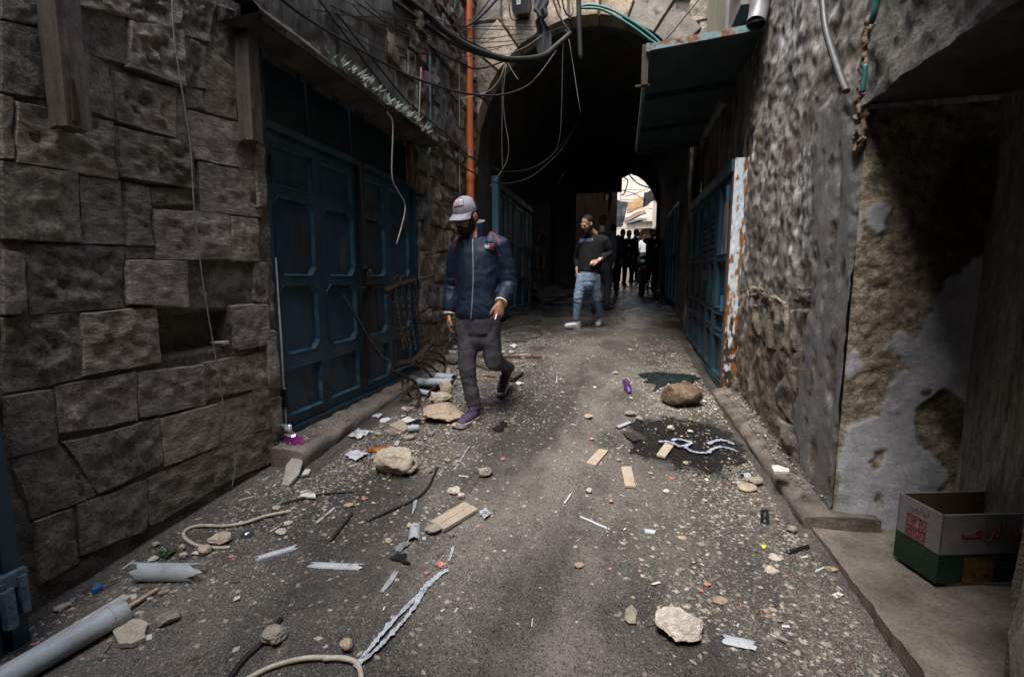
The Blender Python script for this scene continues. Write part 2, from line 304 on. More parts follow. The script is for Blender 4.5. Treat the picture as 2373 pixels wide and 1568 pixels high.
AWN = nmat('awning_underside', [(.3, (.018, .034, .034)), (.6, (.034, .06, .058)), (.8, (.06, .085, .08))], scale=3, rough=(.5, .75), bump=.15, bdist=.004, layers=[(5, .62, .72, (.06, .04, .03), (1, 1, 1), .8)])
AWNEDGE = nmat('awning_rusty_edge', [(.3, (.09, .16, .16)), (.6, (.17, .26, .26))], scale=9, rough=(.55, .8), bump=.3, bdist=.004, layers=[(9, .5, .58, (.16, .07, .035), (1, 1, 1), .85), (20, .6, .66, (.05, .03, .02), (1, 1, 1), .85)])
ROCK = [nmat('rock_%d' % k, [(.28, tuple(x * .6 for x in c)), (.5, c), (.74, tuple(min(.62, x * 1.22) for x in c))], scale=9, rough=(.8, .95), bump=.8, bdist=.008, bscale=45, layers=[(18, .64, .72, tuple(x * .35 for x in c), (1, 1, 1), None), (60, .68, .74, (.07, .055, .04), (1, 1, 1), None)], fine=160, grain=.2)
        for k, c in enumerate([(.46, .395, .31), (.40, .32, .235), (.50, .455, .39), (.28, .25, .21)])]
ROCKBR = nmat('brown_rock', [(.28, (.055, .036, .022)), (.5, (.12, .082, .053)), (.74, (.25, .195, .145))], scale=7, rough=(.5, .8), grain=.3, bump=.8, bdist=.01, bscale=36)
TILE = nmat('beige_tile', [(.3, (.32, .265, .20)), (.7, (.43, .365, .285))], scale=14, rough=(.6, .85), bump=.3, bdist=.003, layers=[(50, .66, .72, (.12, .09, .06), (1, 1, 1), None)], speck=.15)
PLASTER = flat('white_plaster_piece', (.60, .60, .57), .85, bump=.4)
LEADGREY = flat('grey_sheet', (.28, .30, .32), .45)
ROUGHWALL = layermat('roughcast_over_stone', [
    ([(.32, (.055, .05, .046)), (.48, (.15, .142, .13)), (.66, (.31, .30, .285))], 5.5, (1, 1, .8), .8),
    ([(.3, (.115, .115, .117)), (.55, (.175, .176, .18)), (.75, (.24, .245, .25))], 5, (1, 1, .35), .72),
    ([(.3, (.05, .04, .032)), (.52, (.125, .098, .074)), (.72, (.22, .18, .14))], 6, (1, 1, .6), .7),
    ([(.42, (.13, .125, .12)), (.54, (.30, .30, .30)), (.68, (.56, .56, .57))], 12, (1, 1, .7), .85)], bump=.6, bdist=.010, bscale=26, fine=70, speck=.45, grain=.4)
REVEALM = layermat('peeling_paint_on_render', [
    ([(.3, (.20, .16, .115)), (.5, (.33, .28, .21)), (.72, (.43, .37, .29))], 5, (1, 1, 1), .9),
    ([(.27, (.17, .165, .16)), (.36, (.31, .32, .35)), (.52, (.45, .465, .51)), (.8, (.54, .55, .59))], 6, (1, 1, .8), .7),
    ([(.3, (.05, .04, .028)), (.55, (.11, .088, .06)), (.75, (.19, .155, .11))], 5, (1, 1, 1), .9),
    ([(.3, (.16, .16, .16)), (.7, (.28, .275, .265))], 8, (1, 1, 1), .85)], bump=1.0, bdist=.014, bscale=36, fine=100, speck=.25)
HOODM = nmat('hood_concrete', [(.3, (.035, .03, .026)), (.5, (.075, .065, .056)), (.72, (.14, .125, .11))], scale=7, bump=.9, bdist=.015, bscale=40, rough=(.7, .95))
GRITA = nmat('grit_sand', [(.3, (.11, .096, .078)), (.7, (.27, .24, .20))], scale=40, bump=0, rough=(.8, .95))
GRITB = nmat('grit_pale', [(.3, (.24, .22, .19)), (.7, (.46, .43, .385))], scale=40, bump=0, rough=(.8, .95))
GRITC = nmat('grit_dark', [(.3, (.05, .047, .043)), (.7, (.14, .13, .12))], scale=40, bump=0, rough=(.7, .95))
def translucent(m, share=.5):
    """thin cloth lets light through"""
    nt = m.node_tree; N = nt.nodes; bs = N['Principled BSDF']; t = N.new('ShaderNodeBsdfTranslucent'); mx = N.new('ShaderNodeMixShader'); mx.inputs[0].default_value = share
    l = bs.inputs['Base Color'].links
    if l: nt.links.new(l[0].from_socket, t.inputs['Color'])
    nt.links.new(bs.outputs[0], mx.inputs[1]); nt.links.new(t.outputs[0], mx.inputs[2]); nt.links.new(mx.outputs[0], N['Material Output'].inputs['Surface']); return m
JAMBM = layermat('rust_eaten_white_paint', [
    ([(.3, (.40, .49, .54)), (.7, (.56, .63, .67))], 6, (1, 1, .5), .6),
    ([(.3, (.10, .035, .014)), (.55, (.24, .095, .03)), (.75, (.36, .17, .06))], 22, (1, 1, .5), .9),
    ([(.3, (.012, .012, .012)), (.7, (.045, .035, .028))], 20, (1, 1, .5), .85)], bump=.6, bdist=.006, bscale=60, grain=.15, speck=.15)
LX, RX, AY = -2.1, 1.0, 6.75                 # left wall face, right wall face, arch face
FL = lambda a, b, h: Vector((LX + h, a, b))  # a along the alley, b up, h out of the wall
FR = lambda a, b, h: Vector((RX - h, a, b))
FA = lambda a, b, h: Vector((a, AY - h, b))
# ------------------------------------------------------------------ ground
def ground_mat():
    m = bpy.data.materials.new('gritty_wet_asphalt'); m.use_nodes = True; nt = m.node_tree; N = nt.nodes; Lk = nt.links; bs = N['Principled BSDF']
    pos = N.new('ShaderNodeNewGeometry').outputs['Position']
    def tex(s, d, ro=.6, st=None):
        n = N.new('ShaderNodeTexNoise'); n.inputs['Scale'].default_value = s; n.inputs['Detail'].default_value = d; n.inputs['Roughness'].default_value = ro
        if st:
            v = N.new('ShaderNodeVectorMath'); v.operation = 'MULTIPLY'; v.inputs[1].default_value = st; Lk.new(pos, v.inputs[0]); Lk.new(v.outputs[0], n.inputs['Vector'])
        else: Lk.new(pos, n.inputs['Vector'])
        return n.outputs['Fac']
    def rng(v, lo, hi, a=0.0, b=1.0):
        r = N.new('ShaderNodeMapRange'); r.inputs[1].default_value = lo; r.inputs[2].default_value = hi; r.inputs[3].default_value = a; r.inputs[4].default_value = b; Lk.new(v, r.inputs[0]); return r.outputs[0]
    def math_(op, a, b):
        n = N.new('ShaderNodeMath'); n.operation = op
        for k, x in enumerate((a, b)):
            if isinstance(x, (int, float)): n.inputs[k].default_value = x
            else: Lk.new(x, n.inputs[k])
        return n.outputs[0]
    def mix(f, a, b):
        n = N.new('ShaderNodeMix'); n.data_type = 'RGBA'
        if isinstance(f, float): n.inputs[0].default_value = f
        else: Lk.new(f, n.inputs[0])
        for k, x in ((6, a), (7, b)):
            if isinstance(x, tuple): n.inputs[k].default_value = (*x, 1)
            else: Lk.new(x, n.inputs[k])
        return n.outputs[2]
    sp = N.new('ShaderNodeSeparateXYZ'); Lk.new(pos, sp.inputs[0])
    cr = N.new('ShaderNodeValToRGB'); e = cr.color_ramp.elements; e.new(.5)
    for k, (p_, c_) in enumerate([(.32, (.036, .034, .031)), (.48, (.080, .074, .066)), (.68, (.18, .164, .140))]): e[k].position = p_; e[k].color = (*c_, 1)
    # dusty wheel track down the middle of the lane
    trk = math_('ABSOLUTE', math_('SUBTRACT', sp.outputs[0], math_('ADD', -.28, rng(tex(.7, 3), .3, .7, -.35, .35))), 0)
    dust = rng(trk, .75, .1, 0, .16)
    Lk.new(math_('ADD', math_('MULTIPLY_ADD' if False else 'ADD', tex(1.3, 10, .68), 0.0), dust), cr.inputs[0]); out = cr.outputs[0]
    hgt = tex(60, 6, .7)
    for s, thr, rad, cols in ((50, .84, .40, ((.10, .09, .078), (.30, .275, .235))), (105, .52, .44, ((.055, .05, .044), (.29, .265, .228))), (210, .42, .48, ((.02, .019, .018), (.33, .305, .265)))):
        v = N.new('ShaderNodeTexVoronoi'); v.inputs['Scale'].default_value = s; Lk.new(pos, v.inputs['Vector'])
        sc_ = N.new('ShaderNodeSeparateColor'); Lk.new(v.outputs['Color'], sc_.inputs[0])
        dens = math_('ADD', sc_.outputs[0], rng(tex(1.9, 7, .65), .3, .7, -.45, .36))
        mk = math_('MULTIPLY', rng(dens, thr, thr + .05), rng(v.outputs['Distance'], rad + .12, rad))
        out = mix(mk, out, mix(sc_.outputs[1], cols[0], cols[1]))
        hgt = math_('ADD', hgt, math_('MULTIPLY', mk, .8))
    # standing water: the passage floor and one pool by the kerb
    px = math_('SUBTRACT', sp.outputs[0], .46); py = math_('SUBTRACT', sp.outputs[1], 3.28)
    d2 = math_('ADD', math_('POWER', math_('DIVIDE', px, .40), 2), math_('POWER', math_('DIVIDE', py, .50), 2))
    pool = rng(math_('ADD', d2, rng(tex(5, 6), .3, .7, -.55, .55)), 1.05, .75)
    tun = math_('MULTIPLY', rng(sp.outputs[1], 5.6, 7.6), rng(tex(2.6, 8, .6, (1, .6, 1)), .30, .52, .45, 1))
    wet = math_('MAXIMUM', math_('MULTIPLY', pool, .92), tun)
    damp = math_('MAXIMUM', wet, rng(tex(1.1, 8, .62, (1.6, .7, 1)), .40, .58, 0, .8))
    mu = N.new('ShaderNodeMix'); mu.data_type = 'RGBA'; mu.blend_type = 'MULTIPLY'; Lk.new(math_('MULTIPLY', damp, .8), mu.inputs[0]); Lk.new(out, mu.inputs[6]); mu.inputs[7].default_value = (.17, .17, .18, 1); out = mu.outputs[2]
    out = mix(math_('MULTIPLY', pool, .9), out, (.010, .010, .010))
    Lk.new(out, bs.inputs['Base Color'])
    ro = rng(damp, 0, 1, .82, .30); Lk.new(math_('SUBTRACT', ro, math_('MULTIPLY', wet, .09)), bs.inputs['Roughness'])
    bs.inputs['Specular IOR Level'].default_value = .6
    b = N.new('ShaderNodeBump'); b.inputs['Distance'].default_value = .008; Lk.new(rng(wet, 0, 1, .8, .13), b.inputs['Strength']); Lk.new(hgt, b.inputs['Height']); Lk.new(b.outputs[0], bs.inputs['Normal'])
    return m
GROUND = ground_mat()
def rngf(a, b, st):
    n = max(1, round((b - a) / st)); return [a + (b - a) * k / n for k in range(n)]
gx = rngf(-40, -6, 8) + rngf(-6, -2.3, .6) + rngf(-2.3, 1.2, .03) + rngf(1.2, 6, .8) + rngf(6, 40, 8) + [40]
gy = rngf(-30, -2, 4) + rngf(-2, .8, .2) + rngf(.8, 6.5, .03) + rngf(6.5, 18, .09) + rngf(18, 60, 2) + [60]
def gnd(x, y):
    if -2.4 < x < 1.3 and .5 < y < 18:
        pool = -.012 * math.exp(-(((x - .46) / .4) ** 2 + ((y - 3.28) / .5) ** 2))
        a = .014 * fz((x * 1.3, y * 1.3, 0), 3) + .004 * nz((x * 9, y * 9, 3)) + pool
        if y > 7: a = a * .5 + .004 * nz((x * 3, y * 7, 1))
        return gz(y) + a
    return gz(y)
mb = MB(); W_ = len(gx)
mb.add([(x, y, gnd(x, y)) for y in gy for x in gx], [(j * W_ + i, j * W_ + i + 1, (j + 1) * W_ + i + 1, (j + 1) * W_ + i) for j in range(len(gy) - 1) for i in range(W_ - 1)])
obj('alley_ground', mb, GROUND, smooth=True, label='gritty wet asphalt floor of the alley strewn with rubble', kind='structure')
# ------------------------------------------------------------------ stone generator
def stone(parent, Q, fr, mat, proud=.03, amp=.02, fs=9.0, n=(12, 8), seed=0.0, skirt=.10, rnd=.016, name='stone', pit=0.0, jag=.016):
    """one dressed block: Q = four (a, b) corners TL TR BR BL on the wall plane"""
    tl, tr, br, bl = [Vector(q) for q in Q]
    nu, nv = n; mb = MB(); vs_ = []
    wa = ((tr - tl).length + (br - bl).length) / 2; hb = ((bl - tl).length + (br - tr).length) / 2
    us = [0.0, min(.2, rnd / wa)] + [k / nu for k in range(1, nu)] + [1 - min(.2, rnd / wa), 1.0]
    vv = [0.0, min(.2, rnd / hb)] + [k / nv for k in range(1, nv)] + [1 - min(.2, rnd / hb), 1.0]
    us = [0.0] + us + [1.0]; vv = [0.0] + vv + [1.0]
    for j, v in enumerate(vv):
        for i, u in enumerate(us):
            p = (tl * (1 - u) + tr * u) * (1 - v) + (bl * (1 - u) + br * u) * v
            ed = min(u * wa, (1 - u) * wa, v * hb, (1 - v) * hb)
            jx = jag * fz((p.x * 7 + seed, p.y * 7, 5.1), 3); jy = jag * fz((p.x * 7, p.y * 7 + seed, 9.7), 3)
            k = sm(0, rnd, ed); k2 = sm(0, .07, ed)
            h = -.015 + (proud + .015) * k + amp * (.25 + .75 * k2) * k * fz((p.x * fs + seed, p.y * fs, seed * 1.7), 4)
            h -= .03 * (1 - k2) * max(0, nz((p.x * 9, p.y * 9, seed + 4)) - .25)       # chipped arrises
            if pit: h -= pit * k2 * max(0, nz((p.x * 24, p.y * 24, seed)) - .05) * 2
            if i == 0 or j == 0 or i == len(us) - 1 or j == len(vv) - 1: h = -skirt
            vs_.append(fr(p.x + jx, p.y + jy, h))
    w = len(us)
    mb.add(vs_, [(j * w + i, j * w + i + 1, (j + 1) * w + i + 1, (j + 1) * w + i) for j in range(len(vv) - 1) for i in range(w - 1)])
    o = obj(name, mb, mat, parent, smooth=True); o.data.set_sharp_from_angle(angle=radians(42)); return o
def px_x(pts, c): return [(p.y, p.z) for p in (atX(x, y, c) for x, y in pts)]
# ------------------------------------------------------------------ left: near wall of big dressed stones
K1 = .33257; K3 = .37206
c1 = lambda *q: [(x * K1, y * K1) for x, y in q]
c2 = lambda *q: [(x * K1, y * K1 + 492.4) for x, y in q]
c3 = lambda *q: [(x * K3, y * K3 + 984.8) for x, y in q]
STONES = [  # outline in the photo, proud, roughness, pits, material
    (c1((0, -60), (280, -20), (300, 190), (0, 130)), .02, .015, 0, 0), (c1((0, 140), (285, 200), (320, 690), (0, 640)), .02, .02, 0, 2),
    (c1((300, -80), (880, -40), (885, 120), (520, 20)), .03, .03, 0, 1), (c1((530, 30), (872, 130), (882, 462), (548, 345)), .012, .012, 0, 2), (c1((550, 352), (776, 470), (788, 832), (562, 768)), .015, .015, 0, 0),
    (c1((300, 20), (522, 30), (542, 350), (310, 330)), .01, .015, 0, 2), (c1((320, 345), (540, 355), (555, 760), (330, 690)), .008, .015, 0, 2),
    (c1((888, 150), (1250, 215), (1262, 606), (884, 470)), .06, .05, .02, 1), (c1((1255, 225), (1420, 330), (1420, 610), (1268, 600)), .03, .05, .01, 3), (c1((880, -60), (1500, -30), (1440, 300), (900, 130)), .03, .06, 0, 2),
    (c1((782, 492), (1208, 622), (1208, 962), (798, 838)), .04, .03, .02, 3), (c1((1214, 640), (1280, 660), (1300, 1000), (1216, 968)), .02, .03, 0, 0),
    (c1((1426, 330), (1640, 480), (1642, 840), (1430, 770)), .015, .012, 0, 3), (c1((1290, 620), (1424, 640), (1424, 770), (1296, 745)), .0, .02, 0, 2), (c1((1440, 0), (1640, 80), (1640, 470), (1432, 320)), .0, .03, 0, 2),
    (c1((92, 694), (776, 850), (806, 1248), (102, 1132)), .03, .04, .012, 1), (c1((0, 650), (80, 690), (86, 1110), (0, 1110)), .02, .02, 0, 0),
    (c1((794, 880), (1310, 1005), (1328, 1312), (824, 1226)), .05, .04, .02, 1), (c1((1300, 770), (1648, 862), (1656, 1170), (1352, 1102)), .02, .015, 0, 1), (c1((1655, 860), (1800, 900), (1808, 1195), (1664, 1172)), .0, .015, 0, 0),
    ([(0, 374), (176, 403), (183, 561), (0, 553)], .02, .025, 0, 2), ([(181, 405), (279, 420), (288, 566), (187, 561)], .02, .02, .01, 1), ([(284, 422), (340, 434), (352, 568), (291, 567)], .025, .02, .02, 1),
    (c1((1040, 1312), (1328, 1318), (1340, 1432), (1048, 1440)), .02, .04, 0, 3), (c1((1382, 1132), (1808, 1214), (1818, 1512), (1394, 1470)), .025, .012, .008, 1),
    (c2((1062, -28), (1588, 20), (1598, 326), (1082, 326)), .03, .03, 0, 1), (c2((1612, 30), (1778, 50), (1788, 336), (1614, 336)), .035, .03, 0, 1),
    (c2((0, 245), (150, 292), (178, 700), (0, 718)), .03, .02, 0, 0), (c2((166, 208), (858, 238), (862, 658), (192, 712)), .015, .035, .01, 2), (c2((870, 242), (1064, 242), (1072, 322), (872, 326)), .0, .01, 0, 0),
    (c2((876, 340), (1276, 340), (1284, 664), (892, 636)), .05, .012, .006, 1), (c2((1288, 348), (1770, 348), (1752, 640), (1292, 672)), -.035, .03, 0, 3), (c2((1776, 348), (1862, 348), (1856, 640), (1768, 612)), .02, .03, 0, 0),
    (c2((0, 735), (542, 702), (572, 1148), (20, 1262)), .02, .035, .01, 2), (c2((552, 702), (1068, 658), (1102, 1038), (582, 1142)), .04, .035, .01, 1), (c2((1604, 652), (1838, 642), (1864, 908), (1642, 954)), .06, .02, 0, 1),
    ([(7, 919), (115, 901), (132, 1030), (22, 1061)], .02, .012, 0, 2), (c2((370, 1212), (934, 1102), (952, 1448), (402, 1536)), .02, .025, 0, 0), (c2((948, 1112), (1400, 1062), (1418, 1334), (968, 1432)), .03, .025, .008, 1),
    (c2((1408, 1058), (1872, 962), (1884, 1186), (1428, 1308)), .025, .035, 0, 0), ([(369, 970), (498, 936), (502, 1032), (381, 1080)], .03, .015, 0, 1), ([(502, 933), (580, 909), (585, 1005), (505, 1030)], .02, .015, 0, 3),
    ([(582, 906), (629, 886), (634, 988), (587, 1003)], .025, .03, 0, 0), ([(140, 1030), (366, 968), (372, 1072), (230, 1143)], .02, .025, 0, 2), ([(24, 1064), (136, 1032), (226, 1144), (72, 1204)], .015, .02, 0, 2),
    ([(340, 1108), (487, 1042), (494, 1130), (345, 1222)], .02, .02, 0, 3), ([(176, 1172), (335, 1110), (341, 1223), (183, 1289)], .015, .02, 0, 2), ([(75, 1209), (168, 1178), (179, 1296), (90, 1360)], .015, .02, 0, 2),
    ([(491, 1040), (632, 989), (637, 1062), (496, 1129)], .02, .02, 0, 3),
]
nw = thing('stone_wall', (LX, 1.6, gz(1.6)), 'near left wall of big pitted limestone blocks with one stone missing', 'wall')
for k, (q, pr, am, pt, mi) in enumerate(STONES):
    qc = (sum(p[0] for p in q) / 4, sum(p[1] for p in q) / 4); q = [(p[0] + (4.5 if p[0] > qc[0] else -4.5), p[1] + (4.0 if p[1] > qc[1] else -4.0)) for p in q]
    stone(nw, px_x(q, LX), FL, STONE[mi], pr * .45 + random.uniform(-.004, .005), am * .55, 15, (22, 16), k * 3.7, pit=pt * .9, rnd=.008, jag=.007)
hole = px_x(c2((1092, 690), (1590, 655), (1590, 950), (1100, 1036)), LX)
hy0, hy1 = min(h[0] for h in hole), max(h[0] for h in hole); hz0, hz1 = min(h[1] for h in hole), max(h[1] for h in hole)
def back(u, v):
    y = .75 + u * 1.8; z = -.05 + v * 2.75
    h = -.006 + .014 * fz((y * 9, z * 9, 2), 4)
    if hy0 + .01 < y < hy1 - .01 and hz0 + .02 < z < hz1 - .02: h = -.10 + .02 * fz((y * 12, z * 12, 1), 3)
    return FL(y, z, h)
obj('mortar', MB().grid(back, 120, 160), MORTAR, nw, smooth=True)
mb = MB(); mb.grid(lambda u, v: FL(-9 + u * 9.8, -1 + v * 9, -.02 + .02 * fz((u * 40, v * 40, 0), 3)), 60, 60); mb.grid(lambda u, v: FL(.75 + u * 1.75, 2.66 + v * 5.4, -.02 + .03 * fz((u * 9, v * 26, 4), 4)), 40, 60)
obj('upper_wall', mb, STONE[2], nw, smooth=True)
mb = MB(); mb.tube([FL(hy1 - .10, hz0 + .045, -.03), FL(hy1 - .02, hz0 + .035, .0)], [.006, .012], 6); obj('loose_shard', mb, ROCK[2], nw)
# ------------------------------------------------------------------ left: wall over and beyond the blue shop door
lw = thing('shop_wall', (LX, 5.5, gz(5.5)), 'left wall of dark rough rubble over and beyond the blue shop door', 'wall')
mb = MB(); mb.grid(lambda u, v: FL(2.42 + u * 4.33, 2.70 + v * 5.4, .02 + .035 * fz((u * 14, v * 9, 7), 5)), 110, 130)
obj('render_coat', mb, STREAK, lw, smooth=True)
mb = MB(); mb.grid(lambda u, v: FL(4.74 + u * 2.05, -.1 + v * 2.85, -.008 + .02 * fz((u * 18, v * 26, 7), 4)), 50, 70); mb.grid(lambda u, v: FL(2.40 + u * .15, -.1 + v * 2.85, .0 + .025 * fz((u * 2, v * 26, 7), 4)), 6, 70)
obj('mortar', mb, RUBBLE[1], lw, smooth=True)
def rubble(parent, y0, y1, z0, z1, fr, mats, h=(.16, .27), w=(.2, .42), proud=(.01, .06), amp=.04, fs=8, n=(9, 7), skip=None, jt=.03, rnd=.012):
    z = z0; k = 0
    while z < z1 - .03:
        hh = min(random.uniform(*h), z1 - z); y = y0
        if z1 - z - hh < .07: hh = z1 - z
        while y < y1 - .02:
            ww = min(random.uniform(*w), y1 - y)
            if y1 - y - ww < .1: ww = y1 - y
            j = lambda: random.uniform(-jt, jt)
            g = .008
            q = [(y + g + j(), z + hh - g + j()), (y + ww - g + j(), z + hh - g + j()), (y + ww - g + j(), z + g + j()), (y + g + j(), z + g + j())]
            if not (skip and skip(y + ww / 2, z + hh / 2)):
                stone(parent, q, fr, random.choice(mats), random.uniform(*proud), amp * random.uniform(.6, 1.3), fs, n, k * 5.3 + z, rnd=rnd)
            y += ww; k += 1
        z += hh
random.seed(61); rubble(nw, -.8, 1.10, .06, 2.6, FL, STONE, h=(.26, .4), w=(.34, .6), proud=(.0, .02), amp=.03, fs=12, n=(12, 9), jt=.012, rnd=.01)
rubble(lw, 4.76, 6.74, .25, 2.75, FL, RUBBLE, h=(.14, .36), w=(.16, .5), amp=.055, proud=(-.005, .04))
rubble(lw, 4.05, 6.74, 2.76, 5.6, FL, RUBBLE, skip=lambda y, z: y < 4.5 and random.random() < .6, h=(.14, .36), w=(.16, .5), amp=.06, proud=(.025, .07))
for q in (((2.43, 2.1), (2.53, 2.1), (2.53, 1.75), (2.43, 1.72)), ((2.42, 1.02), (2.54, 1.0), (2.54, .62), (2.42, .66)), ((2.42, .6), (2.54, .6), (2.55, .3), (2.43, .3))):
    stone(lw, q, FL, STONE[3], .03, .04, 9, (5, 8), 1.3)
# ------------------------------------------------------------------ arch face and vaulted passage
ACX, AA, AB, AZ = -.57, 1.555, 1.73, 3.0
ARISE = .065
def arch_pt(t, grow=0.0): return (ACX - (AA + grow) * cos(t), AZ + (AB + grow) * sin(t))   # t 0..pi, left to right
aw = thing('arch_wall', (ACX, AY, gz(AY)), 'pale stone wall with the big archway over the alley', 'wall')
mb = MB(); na = 40
top = [arch_pt(pi * k / na) for k in range(na + 1)]
for k in range(na):
    (x0, z0), (x1, z1) = top[k], top[k + 1]
    mb.add([(x0, AY + .03, z0), (x1, AY + .03, z1), (x1, AY + .03, 8.1), (x0, AY + .03, 8.1)], [(0, 1, 2, 3)])
mb.add([(-2.4, AY + .03, 2.9), (ACX - AA, AY + .03, 3.0), (ACX - AA, AY + .03, 8.1), (-2.4, AY + .03, 8.1)], [(0, 1, 2, 3)])
mb.add([(1.4, AY + .03, 0), (ACX + AA, AY + .03, 0), (ACX + AA, AY + .03, 8.1), (1.4, AY + .03, 8.1)], [(0, 1, 2, 3)])
obj('mortar', mb, MORTAR, aw)
nv_ = 13
for k in range(nv_):
    t0, t1 = pi * (k + .02) / nv_, pi * (k + .98) / nv_; d = random.choice((.42, .5, .62))
    q = [arch_pt(t0, d), arch_pt(t1, d), arch_pt(t1, .0), arch_pt(t0, .0)]
    stone(aw, q, FA, STONE_PALE if k < nv_ * .55 or random.random() < .2 else STONE_GREY, .022, .012, 7, (8, 10), k * 2.2, skirt=.25, name='voussoir', rnd=.012, jag=.006)
def sk(x, z):
    dx = (x - ACX) / (AA + .30); dz = (z - AZ) / (AB + .30); return dx * dx + dz * dz < 1 and z < 5.2
random.seed(5)
rubble(aw, -2.1, 1.0, 3.9, 6.3, FA, [STONE_PALE, STONE_PALE, STONE_GREY, STONE[1]], h=(.26, .34), w=(.35, .6), proud=(.0, .012), amp=.03, fs=9, n=(10, 8), skip=sk, rnd=.012, jt=.012)
vp = thing('vaulted_passage', (ACX, 11.7, gz(11.7)), 'dark vaulted stone passage running on behind the archway', 'passage')
YE = 16.7
def prof(s):   # s 0..1 around the section, left foot to right foot
    if s < .25: return (LX + .0, -.3 + (AZ + .3) * s / .25)
    if s > .75: return (ACX + AA + .0, AZ - (AZ + .3) * (s - .75) / .25)
    return arch_pt(pi * (s - .25) / .5)
def vault(u, v):
    x, z = prof(u); y = AY - .005 + v * (YE - AY); z += ARISE * (y - AY) if z > 0 else 0
    if u <= .25: x += .03 * fz((y * 2, z * 2, 3), 4)
    elif u >= .75: x -= .03 * fz((y * 2, z * 2, 5), 4) - .012 * (y - AY)
    else:
        a = .03 * fz((x * 2, y * 2, z * 2), 4) * min(1, (y - AY) * 3); z -= abs(a); x += .012 * (y - AY) * max(0, (u - .5) * 4)
    return (x, y, z)
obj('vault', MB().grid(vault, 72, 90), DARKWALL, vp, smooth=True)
mb = MB()
for k in range(na):
    (x0, z0), (x1, z1) = top[k], top[k + 1]; r = ARISE * (YE - AY)
    mb.add([(x0, YE, z0 + r), (x1, YE, z1 + r), (x1, YE, 9), (x0, YE, 9)], [(0, 1, 2, 3)])
mb.add([(-6, YE, 0), (LX, YE, 0), (LX, YE, 9), (-6, YE, 9)], [(0, 1, 2, 3)]); mb.add([(ACX + AA + .1, YE, 0), (6, YE, 0), (6, YE, 9), (ACX + AA + .1, YE, 9)], [(0, 1, 2, 3)])
mb.add([(-6, AY + .04, 8.1), (6, AY + .04, 8.1), (6, YE, 9), (-6, YE, 9)], [(0, 1, 2, 3)])
obj('end_wall', mb, STONE_GREY, vp)
random.seed(11)
rubble(vp, 10.95, 13.2, .75, 2.6, lambda a, b, h: Vector((LX + .03 + h, a, b)), [DARKWALL, RUBBLE[1]], h=(.22, .32), w=(.3, .55), amp=.04, n=(6, 5))
mb = MB(); mb.grid(lambda u, v: (LX + .02 + .30 * v + .05 * nz((u * 9, v * 2, 1)), 10.95 + u * 4.5, gz(10.95 + u * 4.5) + .17 * (1 - v ** 2) + .03 * nz((u * 14, v * 3, 0))), 40, 6)
obj('rubble_footing', mb, DARKWALL, vp, smooth=True)
# pilaster and rendered pier inside the passage on the right
mb = MB(); mb.grid(lambda u, v: (.93 + .04 * fz((u * 4, v * 12, 3), 3) + .06 * sm(.4, 1, u), 7.15 + u * .9, .3 + v * 2.9), 10, 40)
obj('rendered_pier', mb, nmat('pier_render', [(.3, (.05, .04, .03)), (.52, (.12, .10, .08)), (.6, (.34, .31, .27))], scale=3, stretch=(1, 1, .5), bump=.7, bdist=.015), vp, smooth=True)
# ------------------------------------------------------------------ right wall
rw = thing('roughcast_wall', (RX, 3.4, gz(3.4)), 'right wall of pitted roughcast over old stone, with dark doorway niche', 'wall')
def rwall(u, v):
    y = 2.40 + u * 2.1; z = .0 + v * 4.6
    h = .022 * fz((y * 3.2, z * 3.2, 1), 3) + .009 * fz((y * 14, z * 14, 4), 4)
    h *= sm(0, .06, y - 2.40)
    return FR(y, z, h)
CEM = px_x([(1898, 245), (1950, 225), (1972, 300), (1988, 360), (1982, 560), (1962, 850), (1940, 1030), (1925, 1235), (1826, 1095), (1855, 880), (1880, 700), (1890, 480)], RX)
def rcoat(y, z):
    n = fz((y * 5, z * 5, 3), 4); n2 = fz((y * 11, z * 11, 9), 4); sd = psd(y, z, CEM)
    c = sm(-.02, .025, sd + .035 * n2) * (1 - .75 * sm(.15, .45, fz((y * 9, z * 4, 14), 4) - .05 * sm(1.4, 1.0, z)))
    damp = sm(.05, .45, n + 1.1 * sm(1.35, .5, z) - .15 + .55 * sm(4.0, 4.35, y) * sm(1.6, 2.4, z)) * .9
    wh = sm(-.05, .35, fz((y * 2.2, z * 1.5, 21), 4) + .55 * sm(1.0, 1.9, z) * sm(2.6, 2.95, y) * sm(4.15, 3.7, y) - .28 + .30 * n2)
    return c, damp * (1 - c), wh * (1 - c) * (1 - .7 * damp)
_rw = MB().grid(rwall, 150, 300); _cf = []
for k, v in enumerate(_rw.v):
    q = rcoat(v[1], v[2]); _cf.append(q); _rw.v[k] = (RX + (v[0] - RX) * (1 - .75 * q[0]) - .014 * q[0], v[1], v[2])
_o = obj('roughcast', _rw, ROUGHWALL, rw, smooth=True); paint(_o.data, lambda k: _cf[k])
def rup(u, v):
    y = 1.36 + u * 1.04; z = 2.04 + v * 2.6
    return FR(y, z, .03 + .03 * fz((y * 4, z * 4, 1), 4) + .01 * fz((y * 17, z * 17, 4), 3))
MOSSY = nmat('mossy_render', [(.3, (.05, .05, .045)), (.5, (.14, .135, .125)), (.72, (.34, .33, .31))], scale=6, detail=10, rdis=.7, bump=1.0, bdist=.02, bscale=30, rough=(.7, .95), layers=[(3, .56, .66, (.045, .045, .032), (1, 1, 1), None)], speck=.5)
obj('render_over_niche', MB().grid(rup, 60, 110), MOSSY, rw, smooth=True)
